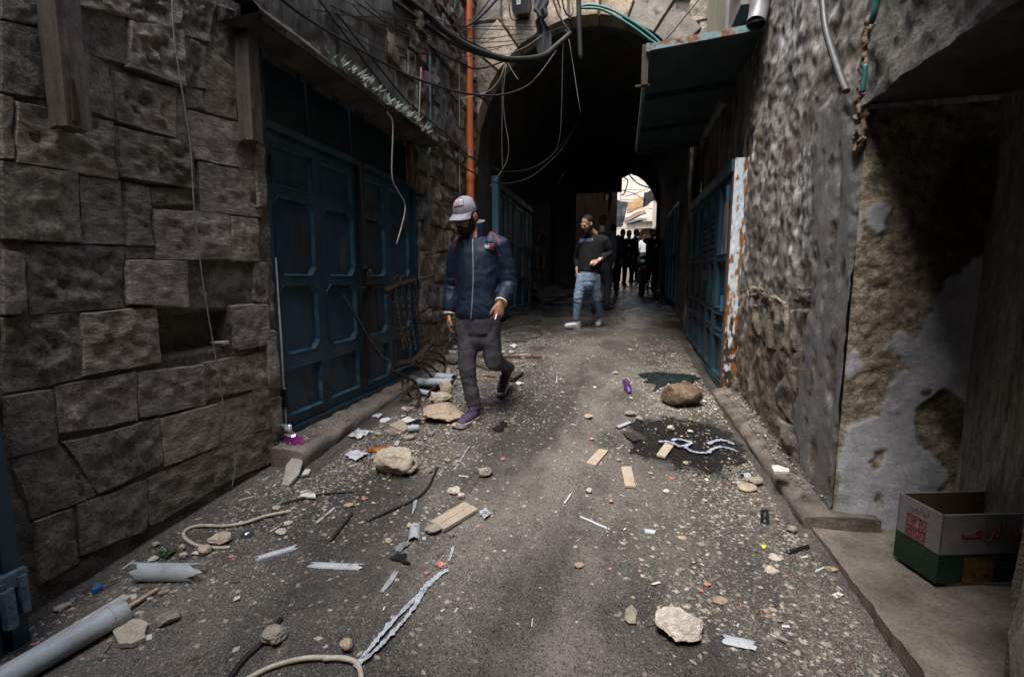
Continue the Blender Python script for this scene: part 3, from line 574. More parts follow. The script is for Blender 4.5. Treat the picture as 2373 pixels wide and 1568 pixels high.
mb = MB(); mb.grid(lambda u, v: FR(-9 + u * 10.35, -.5 + v * 5.2, .01 + .02 * fz((u * 50, v * 30, 0), 4)), 100, 50); mb.grid(lambda u, v: FR(4.5 + u * 2.3, 2.2 + v * 2.4, .02 * fz((u * 14, v * 14, 0), 4)), 50, 50); mb.grid(lambda u, v: FR(-9 + u * 15.8, 4.6 + v * 3.5, .015 + .02 * fz((u * 50, v * 20, 0), 4)), 90, 30)
obj('plain_render', mb, STREAK, rw, smooth=True)
NX = 1.95; NZ = 2.03; NY0, NY1 = 1.36, 2.40
mb = MB(); mb.grid(lambda u, v: (RX + u * (NX - RX), NY0 + v * (NY1 - NY0), NZ + .02 + .03 * fz((u * 6, v * 6, 1), 3) * u), 20, 20); mb.grid(lambda u, v: (RX - .02 + u * (NX - RX), NY0 - .01 + .02 * fz((u * 6, v * 9, 1), 3), v * NZ), 20, 40)
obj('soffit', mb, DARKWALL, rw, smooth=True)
# cement repair strip at the corner and peeling whitewash in the niche: thin real layers with ragged edges
def patch(name, parent, poly, fr, mat, th, seed=0.0, jag=.02, step=.025):
    P = [Vector(p) for p in poly]; out = []
    for i, p in enumerate(P):
        q = P[(i + 1) % len(P)]; n = max(1, int((q - p).length / step))
        for k in range(n):
            r = p.lerp(q, k / n); out.append((r.x + jag * fz((r.x * 14 + seed, r.y * 14, 1), 3), r.y + jag * fz((r.x * 14, r.y * 14 + seed, 8), 3)))
    b = bmesh.new(); va = [b.verts.new(fr(x, z, th)) for x, z in out]; f0 = b.faces.new(va)
    vb = [b.verts.new(fr(x, z, -.01)) for x, z in out]
    for i in range(len(out)): b.faces.new((va[i], vb[i], vb[(i + 1) % len(out)], va[(i + 1) % len(out)]))
    bmesh.ops.triangulate(b, faces=[f0]); me = bpy.data.meshes.new(name); b.to_mesh(me); b.free()
    return obj(name, me, mat, parent)
FN = lambda a, b, h: Vector((a, NY1 - .008 - h, b))
def px_n(pts): return [(max(RX + .004, p.x), p.z) for p in (atY(x, y, NY1) for x, y in pts)]
WP = [[(1928, 1240), (1945, 1090), (1968, 985), (2030, 960), (2055, 990), (2075, 1010), (2110, 1010), (2180, 1060), (2210, 1120), (2180, 1250), (2060, 1255)],
      [(2040, 990), (2045, 930), (2075, 870), (2100, 850), (2060, 800), (2080, 760), (2130, 780), (2200, 640), (2330, 560), (2373, 600), (2373, 1000), (2250, 1040), (2240, 930), (2180, 900), (2120, 950), (2110, 1010)],
      [(1967, 815), (1985, 810), (2005, 838), (1990, 865), (1965, 868)], [(2015, 480), (2045, 468), (2064, 480), (2060, 520), (2045, 545), (2055, 560), (2030, 565), (2020, 535), (2005, 525)], [(1985, 500), (2000, 520), (1992, 560), (1982, 545)]]
WPN = [px_n(p_) for p_ in WP]
BRN = [px_n(p_) for p_ in ([(2110, 850), (2180, 810), (2230, 700), (2373, 560), (2373, 300), (2200, 330), (2120, 520), (2150, 640), (2170, 700)], [(2120, 900), (2170, 830), (2230, 850), (2245, 1020), (2180, 1010), (2110, 950)])]
_nv = MB(); _cv = []
def rev(u, v):
    x = RX + u * (NX - RX); z = v * NZ; n = fz((x * 7, z * 7, 2), 4); n2 = fz((x * 16, z * 16, 5), 4)
    sd = max(psd(x, z, P_) for P_ in WPN) if z < 1.75 else -1
    w = sm(-.006, .008, sd + .028 * n + .016 * n2); w *= 1 - sm(.42, .50, fz((x * 9 + 3, z * 9, 31), 3)) * sm(.0, .1, .9 - z) 
    br = sm(-.03, .06, max(psd(x, z, P_) for P_ in BRN) + .05 * n) * (1 - w); gr_ = sm(.25, .5, fz((x * 4, z * 3, 44), 4)) * .8 * (1 - w)
    _cv.append((w, br, gr_)); h = .010 * n * (1 - .7 * w) + .006 * n2 * (1 - .8 * w) + .004 * w
    return (x, NY1 - h * sm(0, .03, x - RX), z)
_nv.grid(rev, 110, 210); _o = obj('reveal', _nv, REVEALM, rw, smooth=True); paint(_o.data, lambda k: _cv[k])
mb = MB(); mb.box((NX + .03, (NY0 + NY1) / 2, 1.0), (.05, NY1 - NY0 - .02, 2.1)); 
nd = thing('niche_door', (NX, 1.9, .15), 'almost black steel door at the back of the right doorway niche', 'door')
obj('door_plate', mb, STEELDK, nd)
mb = MB()
for y in (NY0 + .12, 1.9, NY1 - .12): mb.box((NX - .005, y, 1.0), (.03, .05, 2.0))
obj('door_stile', mb, STEELDK, nd)
DAMPST = nmat('damp_brown_stone', [(.28, (.04, .032, .026)), (.5, (.10, .08, .062)), (.72, (.20, .165, .135))], scale=6, stretch=(1, 1, .6), rough=(.4, .8), bump=1.0, bdist=.02, bscale=26, grain=.5, ovar=.2)
random.seed(3)
rubble(rw, 2.84, 4.42, .22, 1.25, lambda a, b, h: Vector((RX - .005 - h, a, b)), [DAMPST, RUBBLE[1]], h=(.24, .38), w=(.3, .55), proud=(-.010, .018), amp=.05, n=(12, 10), jt=.05, skip=lambda y, z: random.random() < .2)
# unseen ceiling added over the camera to keep the near end dim
cp = thing('added_shade_roof', (-.5, -4, gz(-4)), 'unseen ceiling added above the near end to shade it', 'passage')
mb = MB(); mb.box((-.55, -4.8, 3.15), (4.2, 8.9, .6)); mb.box((-.55, -9.0, 2), (4.2, .3, 5)); obj('added_ceiling', mb, DARKWALL, cp)
mb = MB(); mb.box((.85, 1.02, 3.05), (1.0, .9, .25)); obj('niche_shade_slab', mb, DARKWALL, cp)  # unseen slab added above the niche to shade it
mb = MB(); mb.box((RX + .62, 2.9, 4), (.3, 8, 12)); mb.box((LX - .6, 2, 4), (.3, 22, 12)); obj('house_mass', mb, STREAK, cp)
# kerbs and steps
def slabmesh(pts, z0, nz_=.012, nu=60, nv=8):
    (x0, y0, za), (x1, y1, zb), dx = pts
    mb = MB()
    def fn(u, v):
        y = y0 + (y1 - y0) * u; x = x0 + (x1 - x0) * u; zt = za + (zb - za) * u
        if v < .4: a = v / .4; return (x + .012 * fz((y * 6, a * 2, 1), 3), y, z0(y) * (1 - a) + (zt - .012) * a + .0)
        a = (v - .4) / .6; return (x + .015 + dx * a + .01 * fz((y * 6, a * 2, 1), 3) * (1 - a), y, zt + nz_ * fz((y * 8, a * 3, 5), 3))
    mb.grid(fn, nu, nv)
    e = [fn(0, j / nv) for j in range(nv + 1)]; mb.add(e + [(e[-1][0], e[-1][1], e[0][2])], [tuple(range(nv + 2))])
    e = [fn(1, j / nv) for j in range(nv + 1)]; mb.add(e + [(e[-1][0], e[-1][1], e[0][2])], [tuple(range(nv + 2))])
    return mb
KERB = nmat('brown_kerb_stone', [(.3, (.06, .05, .042)), (.5, (.125, .108, .092)), (.72, (.21, .188, .165))], scale=8, bump=.7, bdist=.01, bscale=60, rough=(.5, .85))
obj('kerb_stone', slabmesh([(.86, 2.34, .235), (.81, 4.42, .355), .30], lambda y: gz(y) - .05), KERB, smooth=True, label='long brown stone kerb along the foot of the right wall', cat='kerb')
obj('doorstep', slabmesh([(-1.86, 2.42, .285), (-1.97, 4.72, .315), -.24], lambda y: gz(y) - .05, .02), SLABM, smooth=True, label='broken concrete doorstep under the blue shop door', cat='step')
mb = MB(); mb.grid(lambda u, v: (.895 + .012 * fz((v * 20, 0, 1), 3) * (1 - u) + u * 1.06, 1.0 + v * 1.4, .175 + .008 * fz((u * 6, v * 9, 2), 3)), 30, 50); mb.grid(lambda u, v: (.895 + .012 * fz((v * 20, 0, 1), 3), 1.0 + v * 1.4, .04 + .135 * u), 3, 50)
obj('niche_threshold', mb, nmat('threshold_slab', [(.3, (.08, .068, .055)), (.5, (.15, .13, .108)), (.72, (.25, .22, .185))], scale=5, bump=.5, bdist=.008, rough=(.45, .75), layers=[(7, .6, .7, (.06, .05, .04), (1, 1, 1), None)]), smooth=True, label='flat stone threshold slab in the right doorway niche', cat='threshold')
# ------------------------------------------------------------------ blue folding shop door on the left
def octo(y0, y1, z0, z1, c): return [(y0 + c, z1), (y1 - c, z1), (y1, z1 - c), (y1, z0 + c), (y1 - c, z0), (y0 + c, z0), (y0, z0 + c), (y0, z1 - c)]
def leaf(parent, y0, y1, z0, z1, fr, cells, st=.05, mat=BLUE, matp=BLUE, mate=BLUEEDGE, dep=.028, base=0.0, lname='leaf'):
    """one pressed-steel leaf: stiles and rails with recessed chamfered panels; cells = (z fraction low, high, chamfer)"""
    H = z1 - z0; mb = MB(); pans = []
    lo = z0; edges = []
    for k, (a, b, c) in enumerate(cells):
        pz0, pz1 = z0 + a * H, z0 + b * H
        nxt = z0 + (cells[k + 1][0] + b) / 2 * H if k + 1 < len(cells) else z1
        cell = (y0, y1, lo, nxt); pan = octo(y0 + st, y1 - st, pz0, pz1, max(c, .004)); lo = nxt
        R = [(cell[0] + (pan[0][0] - y0), cell[3]), (pan[1][0], cell[3]), (cell[1], pan[2][1]), (cell[1], pan[3][1]), (pan[4][0], cell[2]), (pan[5][0], cell[2]), (cell[0], pan[6][1]), (cell[0], pan[7][1])]
        C = [(cell[0], cell[3]), (cell[1], cell[3]), (cell[1], cell[2]), (cell[0], cell[2])]
        vs_ = [fr(y, z, base) for y, z in pan + R + C]
        fs = [(8, 9, 1, 0), (10, 11, 3, 2), (12, 13, 5, 4), (14, 15, 7, 6), (9, 17, 10, 2, 1), (11, 18, 12, 4, 3), (13, 19, 14, 6, 5), (15, 16, 8, 0, 7)]
        mb.add(vs_, fs); pans.append(pan)
    # outer edge thickness
    C = [(y0, z0), (y1, z0), (y1, z1), (y0, z1)]
    mb.add([fr(y, z, base) for y, z in C] + [fr(y, z, base - .045) for y, z in C], [(0, 1, 5, 4), (1, 2, 6, 5), (2, 3, 7, 6), (3, 0, 4, 7)])
    lf = obj(lname, mb, mat, parent, fix=False)
    for pan in pans:
        cyy = sum(p[0] for p in pan) / 8; czz = sum(p[1] for p in pan) / 8; m = MB(); inn = []
        for y, z in pan:
            dy, dz = cyy - y, czz - z; L = sqrt(dy * dy + dz * dz); inn.append((y + math.copysign(.014, dy), z + math.copysign(.014, dz)))
        vs_ = [fr(y, z, base) for y, z in pan] + [fr(y, z, base - dep) for y, z in inn]
        m.mi = 1; m.add(vs_, [(i, (i + 1) % 8, 8 + (i + 1) % 8, 8 + i) for i in range(8)]); m.mi = 0
        m.add([fr(y, z, base - dep) for y, z in inn], [tuple(range(8))])
        # a thin raised bead round the opening catches the light
        m.mi = 0; m.tube([fr(y, z, base + .002) for y, z in pan + pan[:1]], .0045, 5, cap=False)
        p_ = obj('panel', m, [matp, mate], None); p_.parent = lf
    return lf
sd_ = thing('shop_door', (LX, 3.6, .3), 'large blue steel folding shop door with chamfered panels and padlock', 'door')
DY0, DY1, DZ0, DZ1 = 2.60, 4.70, .33, 2.23
FD = lambda a, b, h: Vector((LX - .05 + h, a, b))
cells = [(.035, .205, .0), (.255, .50, .06), (.53, .80, .06), (.83, .965, .0)]
for k in range(4):
    a = DY0 + (DY1 - DY0) * k / 4; b = DY0 + (DY1 - DY0) * (k + 1) / 4
    leaf(sd_, a + .006, b - .006, DZ0, DZ1, FD, cells, base=.0 if k % 2 == 0 else -.008)
mb = MB()
mb.box(FD(DY0 - .045, 1.5, -.01), (.10, .075, 2.40)); mb.box(FD(DY1 + .035, 1.5, -.01), (.09, .06, 2.40)); mb.box(FD(3.65, .30, -.01), (.10, 2.2, .05)); mb.box(FD(3.65, 2.255, -.01), (.08, 2.2, .045))
obj('frame', mb, BLUE, sd_)
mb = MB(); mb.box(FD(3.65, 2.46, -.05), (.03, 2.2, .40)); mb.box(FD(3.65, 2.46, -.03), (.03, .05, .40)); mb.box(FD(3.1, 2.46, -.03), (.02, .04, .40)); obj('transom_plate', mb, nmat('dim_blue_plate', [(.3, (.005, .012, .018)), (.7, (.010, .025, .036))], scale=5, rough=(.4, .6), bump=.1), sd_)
for z in (2.0, .55):
    mb = MB(); mb.tube([FD(DY0 - .0, z - .06, .05), FD(DY0 - .0, z + .06, .05)], .018, 8); mb.box(FD(DY0 - .02, z, .035), (.02, .07, .08)); obj('hinge', mb, STEELDK, sd_)
mb = MB(); mb.box(FD(3.66, 1.37, .035), (.05, .03, 1.8)); obj('closing_bar', mb, nmat('rusty_bar', [(.3, (.012, .012, .012)), (.6, (.03, .028, .027)), (.8, (.10, .055, .03))], scale=9, stretch=(1, 1, .3), rough=(.5, .8), bump=.2), sd_)
mb = MB(); mb.box(FD(3.66, 1.42, .075), (.05, .12, .05)); obj('hasp', mb, STEELDK, sd_)
mb = MB(); mb.box(FD(3.66, 1.30, .08), (.03, .06, .07)); obj('padlock', mb, flat('brass_lock', (.10, .065, .03), .4, metal=.7), sd_)
mb = MB(); mb.tube(catmull([FD(3.64, 1.33, .08), FD(3.635, 1.38, .08), FD(3.66, 1.405, .08), FD(3.685, 1.38, .08), FD(3.68, 1.33, .08)], 5), .007, 6); obj('shackle', mb, flat('bright_steel', (.5, .5, .5), .25, metal=.9), sd_)
mb = MB(); mb.tube([FD(3.82, 1.22, .05), FD(3.84, .86, .05)], .012, 6); mb.tube([FD(3.72, 1.24, .05), FD(4.0, 1.235, .05)], .01, 6); mb.tube([FD(3.5, 1.24, .06), FD(3.62, 1.24, .06)], .012, 6); obj('slide_bolt', mb, IRON, sd_)
mb = MB(); mb.tube([FD(DY0 + .0, 1.45, .042), FD(DY0 + .002, .9, .042), FD(DY0 - .002, .62, .042)], [.004, .007, .005], 5); mb.tube([FD(DY0, .62, .045), FD(DY0, .34, .042)], [.009, .004], 5); obj('paint_drip', mb, WHITEP, sd_)
# hood of old concrete over the door, with rusted edge and dry weeds
hd = thing('door_hood', (LX, 3.5, 2.70), 'crumbling sloping concrete hood over the blue shop door', 'canopy')
def hood(u, v):
    y = 2.27 + u * 2.55; e = .03 * fz((y * 5, 0, 2), 3)
    pr = [(0, 2.82), (.10, 2.80), (.20, 2.745), (.235 + e, 2.70), (.23 + e, 2.675), (.0, 2.655)]
    k = min(4, int(v * 5)); t = v * 5 - k; a, b = pr[k], pr[k + 1]
    return FL(y, a[1] + (b[1] - a[1]) * t + .012 * fz((y * 9, v * 8, 1), 3), a[0] + (b[0] - a[0]) * t)
obj('hood_slab', MB().grid(hood, 90, 15), HOODM, hd, smooth=True)
mb = MB()
for k in range(26):
    y = 2.3 + k * .1; mb.box(FL(y + .05, 2.672 + .006 * nz((y * 5, 0, 0)), .235 + .02 * nz((y * 4, 1, 0))), (.012, .102, .035), Matrix.Rotation(.2 * nz((y * 9, 3, 1)), 3, 'Y'))
obj('rusted_edge', mb, IRON, hd)
mb = MB(); mb.prism([FL(3.85, 2.73, .22), FL(4.32, 2.725, .225), FL(4.34, 2.70, .26), FL(4.05, 2.69, .27), FL(3.9, 2.70, .26)], (0, 0, .006)); obj('tin_scrap', mb, flat('pale_tin', (.45, .46, .45), .5), hd)
random.seed(21); mb = MB()
for k in range(900):
    y = random.choice((random.uniform(3.0, 4.6), random.gauss(3.25, .15), random.gauss(3.9, .25))); y = min(4.65, max(2.9, y)); x = random.uniform(.10, .24)
    p = FL(y, 2.80 - x * .42, x); L = random.uniform(.04, .13); a = random.uniform(0, 6.28); d = Vector((cos(a) * .6 + .25, sin(a) * .7, random.uniform(.25, 1.0))).normalized(); s_ = d.orthogonal().normalized() * random.uniform(.006, .014)
    mb.add([p - s_, p + s_, p + d * L * .6 + s_ * 1.3, p + d * L, p + d * L * .6 - s_ * 1.3], [(0, 1, 2, 3, 4)])
obj('dry_weeds', mb, nmat('dry_weed_leaf', [(.3, (.14, .155, .13)), (.7, (.33, .35, .31))], scale=30, rough=(.7, .9), bump=0), label='grey dry weeds growing along the concrete hood over the shop door', kind='stuff')
# wooden posts hung on the left wall
def plank(name, pts, d, mat, label, split=0):
    a, b = [Vector(p) for p in pts]; t = thing(name, (b.x, b.y, min(a.z, b.z)), label, 'post')
    mb = MB(); n = 14
    def fn(u, v):
        c = a.lerp(b, v); an = u * 2 * pi; r = 1 / max(abs(cos(an)), abs(sin(an))); w = 1 + .10 * nz((v * 9, cos(an) * 2, sin(an) * 2))
        return (c.x + d[0] / 2 * r * cos(an) * w, c.y + d[1] / 2 * r * sin(an) * w, c.z + .01 * nz((u * 9, v * 5, 1)))
    mb.grid(fn, 24, n); mb.add([fn(k / 24, 1) for k in range(24)], [tuple(range(24))]); mb.add([fn(k / 24, 0) for k in range(24)], [tuple(range(24))])
    obj('timber', mb, mat, t, smooth=False)
    if split:
        m = MB(); m.tube([Vector((b.x + d[0] * .5 + .004, b.y - d[1] * .18, b.z + .02)), Vector((b.x + d[0] * .5 + .004, b.y - d[1] * .16, b.z + .17))], [.016, .008], 6, sx=.3); obj('split', m, nmat('raw_split_wood', [(.3, (.03, .018, .01)), (.7, (.075, .045, .026))], scale=20, stretch=(1, 1, .1)), t)
    return t
p = atX(140, 292, LX + .08); plank('wooden_post', [Vector((LX + .07, 1.46, 2.75)), Vector((LX + .07, 1.45, p.z))], (.09, .085, 0), WOOD, 'split grey timber post hung high on the near stone wall', 1)
plank('wooden_post', [Vector((LX + .05, 2.40, 2.66)), Vector((LX + .05, 2.385, 2.08))], (.09, .075, 0), WOOD, 'dark timber post under the hood beside the blue shop door')
plank('wooden_post', [Vector((LX + .04, 4.86, 3.22)), Vector((LX + .04, 4.86, 2.85))], (.05, .11, 0), WOODB, 'brown plank standing on the hood end near the teal conduit')
plank('wooden_post', [Vector((LX + .02, 4.55, 2.68)), Vector((LX + .02, 4.55, 2.25))], (.05, .08, 0), WOODB, 'brown plank across the right end of the transom')
plank('wooden_post', [Vector((LX + .03, 4.92, 2.45)), Vector((LX + .03, 4.90, 1.82))], (.05, .085, 0), WOOD, 'narrow grey timber on the rubble right of the shop door')
# ------------------------------------------------------------------ door inside the passage, left
d2 = thing('passage_door', (LX, 9.2, .6), 'narrow blue panelled doors just inside the archway, behind the man in the navy jacket', 'door')
F2 = lambda a, b, h: Vector((LX + .06 + h, a, b))
for k in range(4):
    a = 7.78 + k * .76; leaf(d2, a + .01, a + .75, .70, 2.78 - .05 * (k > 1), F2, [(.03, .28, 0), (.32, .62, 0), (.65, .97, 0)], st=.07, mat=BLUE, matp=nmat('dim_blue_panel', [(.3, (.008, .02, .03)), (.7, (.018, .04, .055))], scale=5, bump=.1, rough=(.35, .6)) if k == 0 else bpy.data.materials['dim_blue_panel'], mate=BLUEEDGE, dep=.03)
mb = MB(); mb.box(F2(7.68, 1.75, .02), (.1, .16, 2.4)); obj('jamb_post', mb, TEALPOST, d2)
mb = MB(); mb.box(F2(9.3, 2.84, .0), (.08, 3.1, .10)); mb.box(F2(9.3, .66, .0), (.08, 3.1, .08)); obj('rail', mb, BLUE, d2)
mb = MB(); y0, y1, z0, z1 = 10.15, 10.62, 2.0, 2.72
for p_, q_ in (((y0, z0), (y1, z0)), ((y1, z0), (y1, z1)), ((y1, z1), (y0, z1)), ((y0, z1), (y0, z0))): mb.tube([F2(*p_, .05), F2(*q_, .05)], .012, 5)
obj('wire_frame', mb, GREYW, d2)
# ------------------------------------------------------------------ blue door on the right with its rusted white jamb
d3 = thing('side_door', (.9, 5.8, .3), 'tall narrow blue steel door on the right under the awning', 'door')
F3 = lambda a, b, h: Vector((.905 - h, a, b))
ys = [4.52, 5.08, 5.50, 5.95, 6.45, 7.0]
for k in range(5):
    zb = .38 + .03 * k
    leaf(d3, ys[k] + .008, ys[k + 1] - .008, zb, 2.22, F3, [(.02, .22, 0), (.25, .33, 0), (.36, .60, 0), (.63, .97, 0)], st=.055, mat=BLUELIT if k == 0 else BLUE, matp=BLUE, mate=BLUE, dep=.035)
mb = MB(); mb.box((.93, 4.50, 1.28), (.05, .05, 2.0)); mb.box((.915, 5.75, 2.27), (.06, 2.55, .10)); mb.box((.95, 5.75, .33), (.12, 2.55, .14)); obj('frame', mb, BLUE, d3)
patch('peeling_poster', d3, [(4.62, 2.05), (4.98, 2.02), (5.0, 1.5), (4.9, 1.46), (4.64, 1.5)], lambda a, b, h: Vector((.935 - h, a, b)), nmat('torn_poster', [(.4, (.05, .06, .075)), (.5, (.30, .28, .30)), (.65, (.42, .40, .42))], scale=9, stretch=(1, 1, .3), bump=.2), .004, 1, .03)
for k in (1, 2):
    for j in range(8):
        mb = MB(); mb.box(F3((ys[k] + ys[k + 1]) / 2, 1.52 + j * .065, -.012), (.03, ys[k + 1] - ys[k] - .12, .035), Matrix.Rotation(-.6, 3, 'Y')); obj('louvre_slat', mb, BLUE, d3)
for z in (2.05, 1.1): 
    mb = MB(); mb.tube([F3(4.56, z - .07, .02), F3(4.56, z + .07, .02)], .02, 8); obj('hinge', mb, BLUELIT, d3)
mb = MB(); mb.box(F3(5.52, 1.35, .03), (.05, .07, .10)); mb.tube([F3(5.52, 1.3, .05), F3(5.52, 1.2, .05)], .012, 6); obj('padlock', mb, STEELDK, d3)
jp = thing('door_jamb', (.96, 4.45, .28), 'white steel jamb streaked with rust beside the right blue door', 'post')
def jamb(u, v): return (.895 + u * .115 + .006 * v, 4.44 + .004 * nz((u * 9, v * 30, 0)), .30 + v * 2.02)
mb = MB(); mb.grid(jamb, 20, 200); _nj = len(mb.v); mb.add([(.895, 4.44, .30), (.895, 4.52, .30), (.901, 4.52, 2.32), (.901, 4.44, 2.32)], [(0, 1, 2, 3)]); mb.add([(.901, 4.44, 2.32), (1.016, 4.44, 2.32), (1.016, 4.55, 2.32), (.901, 4.55, 2.32)], [(0, 1, 2, 3)])
def jcoat(k):
    x, y, z = mb.v[k]; v = (z - .3) / 2.02; u = (x - .895 - .006 * v) / .115; n = fz((x * 26, 0, z * 9), 5); n2 = fz((x * 30, 5, z * 14), 5)
    edge = math.exp(-((u - .80) / .10) ** 2)
    return (sm(.12, .30, n * .55 + .34 * edge + .36 * (1 - v) ** 2 + .0), sm(.10, .22, n2 * .5 + .42 * sm(.62, .05, v) - .20), 0)
_o = obj('jamb_plate', mb, JAMBM, jp); paint(_o.data, jcoat)
mb = MB(); mb.grid(lambda u, v: (1.0 + u * .085 + .006 * v + .012 * nz((u * 3, v * 16, 2)) * u, 4.425 - .02 * sin(pi * u) + .01 * fz((u * 9, v * 40, 0), 3), .27 + v * 2.04), 10, 90); obj('plaster_edge', mb, nmat('white_rough_plaster', [(.3, (.28, .30, .32)), (.6, (.50, .53, .55))], scale=9, bump=1.0, bdist=.012, bscale=70, layers=[(3, .6, .68, (.2, .19, .18), (1, 1, .6), None)]), jp, smooth=True)
# a steel door standing open at the very near left
nl = thing('open_steel_door', (-2.0, 1.1, .08), 'edge of an open dark blue steel door at the lower left corner', 'door')
mb = MB(); mb.box((-2.02, .86, .62), (.05, .44, 1.10)); obj('door_plate', mb, BLUE, nl)
mb = MB(); mb.box((-2.0, 1.07, .62), (.075, .045, 1.12)); mb.box((-1.985, 1.01, .62), (.04, .02, 1.1)); obj('edge_stile', mb, BLUE, nl)
mb = MB(); mb.box((-1.965, 1.06, .325), (.05, .075, .05)); mb.box((-1.955, 1.0, .31), (.05, .06, .045)); mb.tube([(-1.93, 1.03, .18), (-1.93, 1.03, .31)], .02, 8); mb.tube([(-1.945, 1.08, .2), (-1.945, 1.08, .33)], .016, 8); obj('bolt', mb, nmat('scuffed_blue_steel', [(.3, (.05, .09, .13)), (.7, (.16, .24, .30))], scale=30, rough=(.3, .5), metal=.5), nl)
def remesh_early(mb, voxel):
    me = mb.mesh('seam'); o = bpy.data.objects.new('tmp', me); col.objects.link(o); m = o.modifiers.new('r', 'REMESH'); m.mode = 'VOXEL'; m.voxel_size = voxel; m.use_smooth_shade = True
    out = bpy.data.meshes.new_from_object(o.evaluated_get(bpy.context.evaluated_depsgraph_get())); bpy.data.objects.remove(o); out.materials.clear()
    for v in out.vertices: v.co += v.normal * (.004 * fz(v.co * 60, 3))
    return out
# ------------------------------------------------------------------ orange waste pipe and other pipes
def seam_tube(mb, a, b, r, n=16): mb.tube([a, b], r, n)
op = thing('drain_pipe', (-2.0, 6.33, .4), 'bright orange plastic drain pipe in the corner by the archway', 'pipe')
PX, PY = atY(1088, 300, 6.33).x, 6.33
mb = MB(); mb.tube([(PX, PY, .35), (PX, PY, 2.62)], .056, 18); mb.tube([(PX, PY, 2.62), (PX, PY, 8.0)], .053, 18); obj('pipe_body', mb, ORANGE, op, smooth='auto')
mb = MB(); mb.tube([(PX, PY, 2.60), (PX, PY, 2.62), (PX, PY, 2.74), (PX, PY, 2.75)], [.056, .063, .063, .057], 18); mb.tube([(PX, PY, 2.745), (PX, PY, 2.77)], .066, 18); obj('socket', mb, ORANGE, op, smooth='auto')
for z in (2.34, 2.92, 5.0):
    mb = MB(); mb.tube([(PX, PY, z), (PX, PY, z + .03)], .061, 18); mb.box((PX - .07, PY, z + .015), (.09, .03, .02)); obj('clamp', mb, flat('galvanised_clamp', (.35, .35, .35), .4, metal=.8) if z < 2.5 else bpy.data.materials['galvanised_clamp'], op)
gp = thing('down_pipe', (.93, 4.5, 3.3), 'grey plastic downpipe ending above the awning', 'pipe')
g0 = atX(1757, 62, .93)
mb = MB(); mb.tube([(.93, g0.y, g0.z + .16), (.93, g0.y, 7.8)], .058, 18); obj('pipe_body', mb, PVCDK, gp, smooth='auto')
mb = MB(); mb.tube([(.93, g0.y, g0.z + .22), (.93, g0.y, g0.z + .25), (.93, g0.y, g0.z + .12), (.915, g0.y - .03, g0.z + .05), (.90, g0.y - .05, g0.z)], [.06, .068, .068, .066, .066], 18, cap=False); obj('elbow', mb, PVCDK, gp, smooth='auto')
mb = MB(); mb.tube([(.899, g0.y - .052, g0.z - .001), (.898, g0.y - .054, g0.z + .01)], .06, 18); obj('pipe_mouth', mb, BLKPL, gp)
# ------------------------------------------------------------------ awning
aw_ = thing('awning', (.6, 5.6, 3.1), 'dark green sheet-metal awning with rusty edge hanging off the right wall', 'awning')
AO = lambda u, v: Vector((.17 + (RX - .17) * u, 4.13 + 3.1 * v, 3.10 + .07 * u + .012 * sin(v * 9) * (1 - u)))
mb = MB(); mb.grid(lambda u, v: AO(u, v), 12, 30); mb.grid(lambda u, v: AO(u, v) + Vector((0, 0, .03)), 12, 30)
obj('sheet', mb, AWN, aw_)
for v in (.32, .66, .985):
    mb = MB(); a, b = AO(0, v), AO(1, v); mb.box(((a.x + b.x) / 2, a.y, 3.105), (RX - .17, .035, .035), Matrix.Rotation(-.08, 3, 'Y')); obj('rib', mb, AWN, aw_)
mb = MB(); a, b = AO(0, 0), AO(1, 0); mb.box(((a.x + b.x) / 2, a.y - .012, 3.15), (RX - .15, .02, .05), Matrix.Rotation(-.085, 3, 'Y')); obj('front_edge', mb, AWNEDGE, aw_)
mb = MB(); mb.box((.155, 5.65, 3.11), (.03, 3.1, .06)); obj('outer_edge', mb, AWNEDGE, aw_)
mb = MB(); mb.box((.135, 4.16, 3.0), (.05, .05, .30)); mb.box((.12, 4.16, 2.85), (.11, .02, .015)); obj('corner_bracket', mb, IRON, aw_)
# beige pier, dark window and sill high on the right wall
wd = thing('upper_window', (.98, 5.0, 3.5), 'small dark window high on the right wall above the awning', 'window')
mb = MB(); mb.box((RX - .01, 5.05, 4.2), (.05, .75, 1.1)); obj('pane', mb, flat('dark_glass', (.015, .017, .02), .15), wd)
mb = MB(); mb.box((RX - .03, 4.66, 4.2), (.07, .06, 1.2)); mb.box((RX - .03, 5.44, 4.2), (.07, .06, 1.2)); mb.box((RX - .04, 5.05, 3.62), (.1, .9, .07)); obj('frame', mb, GREYCEM, wd)
mb = MB(); mb.box((RX - .02, 6.1, 4.8), (.07, 1.2, 3.4)); obj('rendered_pier', mb, nmat('green_beige_render', [(.3, (.17, .165, .12)), (.7, (.27, .26, .20))], scale=3, stretch=(1, 1, .3), bump=.4), rw)
# ------------------------------------------------------------------ cables
Kc = .33245
cc = lambda *q: [(926.9 + x * Kc, y * Kc) for x, y in q]
def cable(name, pts, d0, d1, r, mat, label, cat='cable', group=None, n=6, k=6, ease=1.0):
    m = len(pts); P = []
    for i, (x, y) in enumerate(pts):
        t = i / (m - 1); d = d0 + (d1 - d0) * (t ** ease)
        p_ = atY(x, y, d)
        if p_.x < LX + .05: p_ = atX(x, y, LX + .05)
        P.append(p_)
    o = obj(name, MB().tube(catmull(P, k), r, n), mat, smooth=True)
    return tag(o, label, cat, group)
G1 = 'overhead cables in front of the archway'
cable('cable_bundle', cc((20, -60), (60, 0), (200, 110), (330, 230), (470, 320), (660, 395), (760, 415), (900, 410), (1010, 385), (1090, 320), (1190, 235)), 4.6, 6.6, .034, BLKRUB, 'thickest black cable bundle sagging past the orange pipe to the arch', group=G1, n=10)
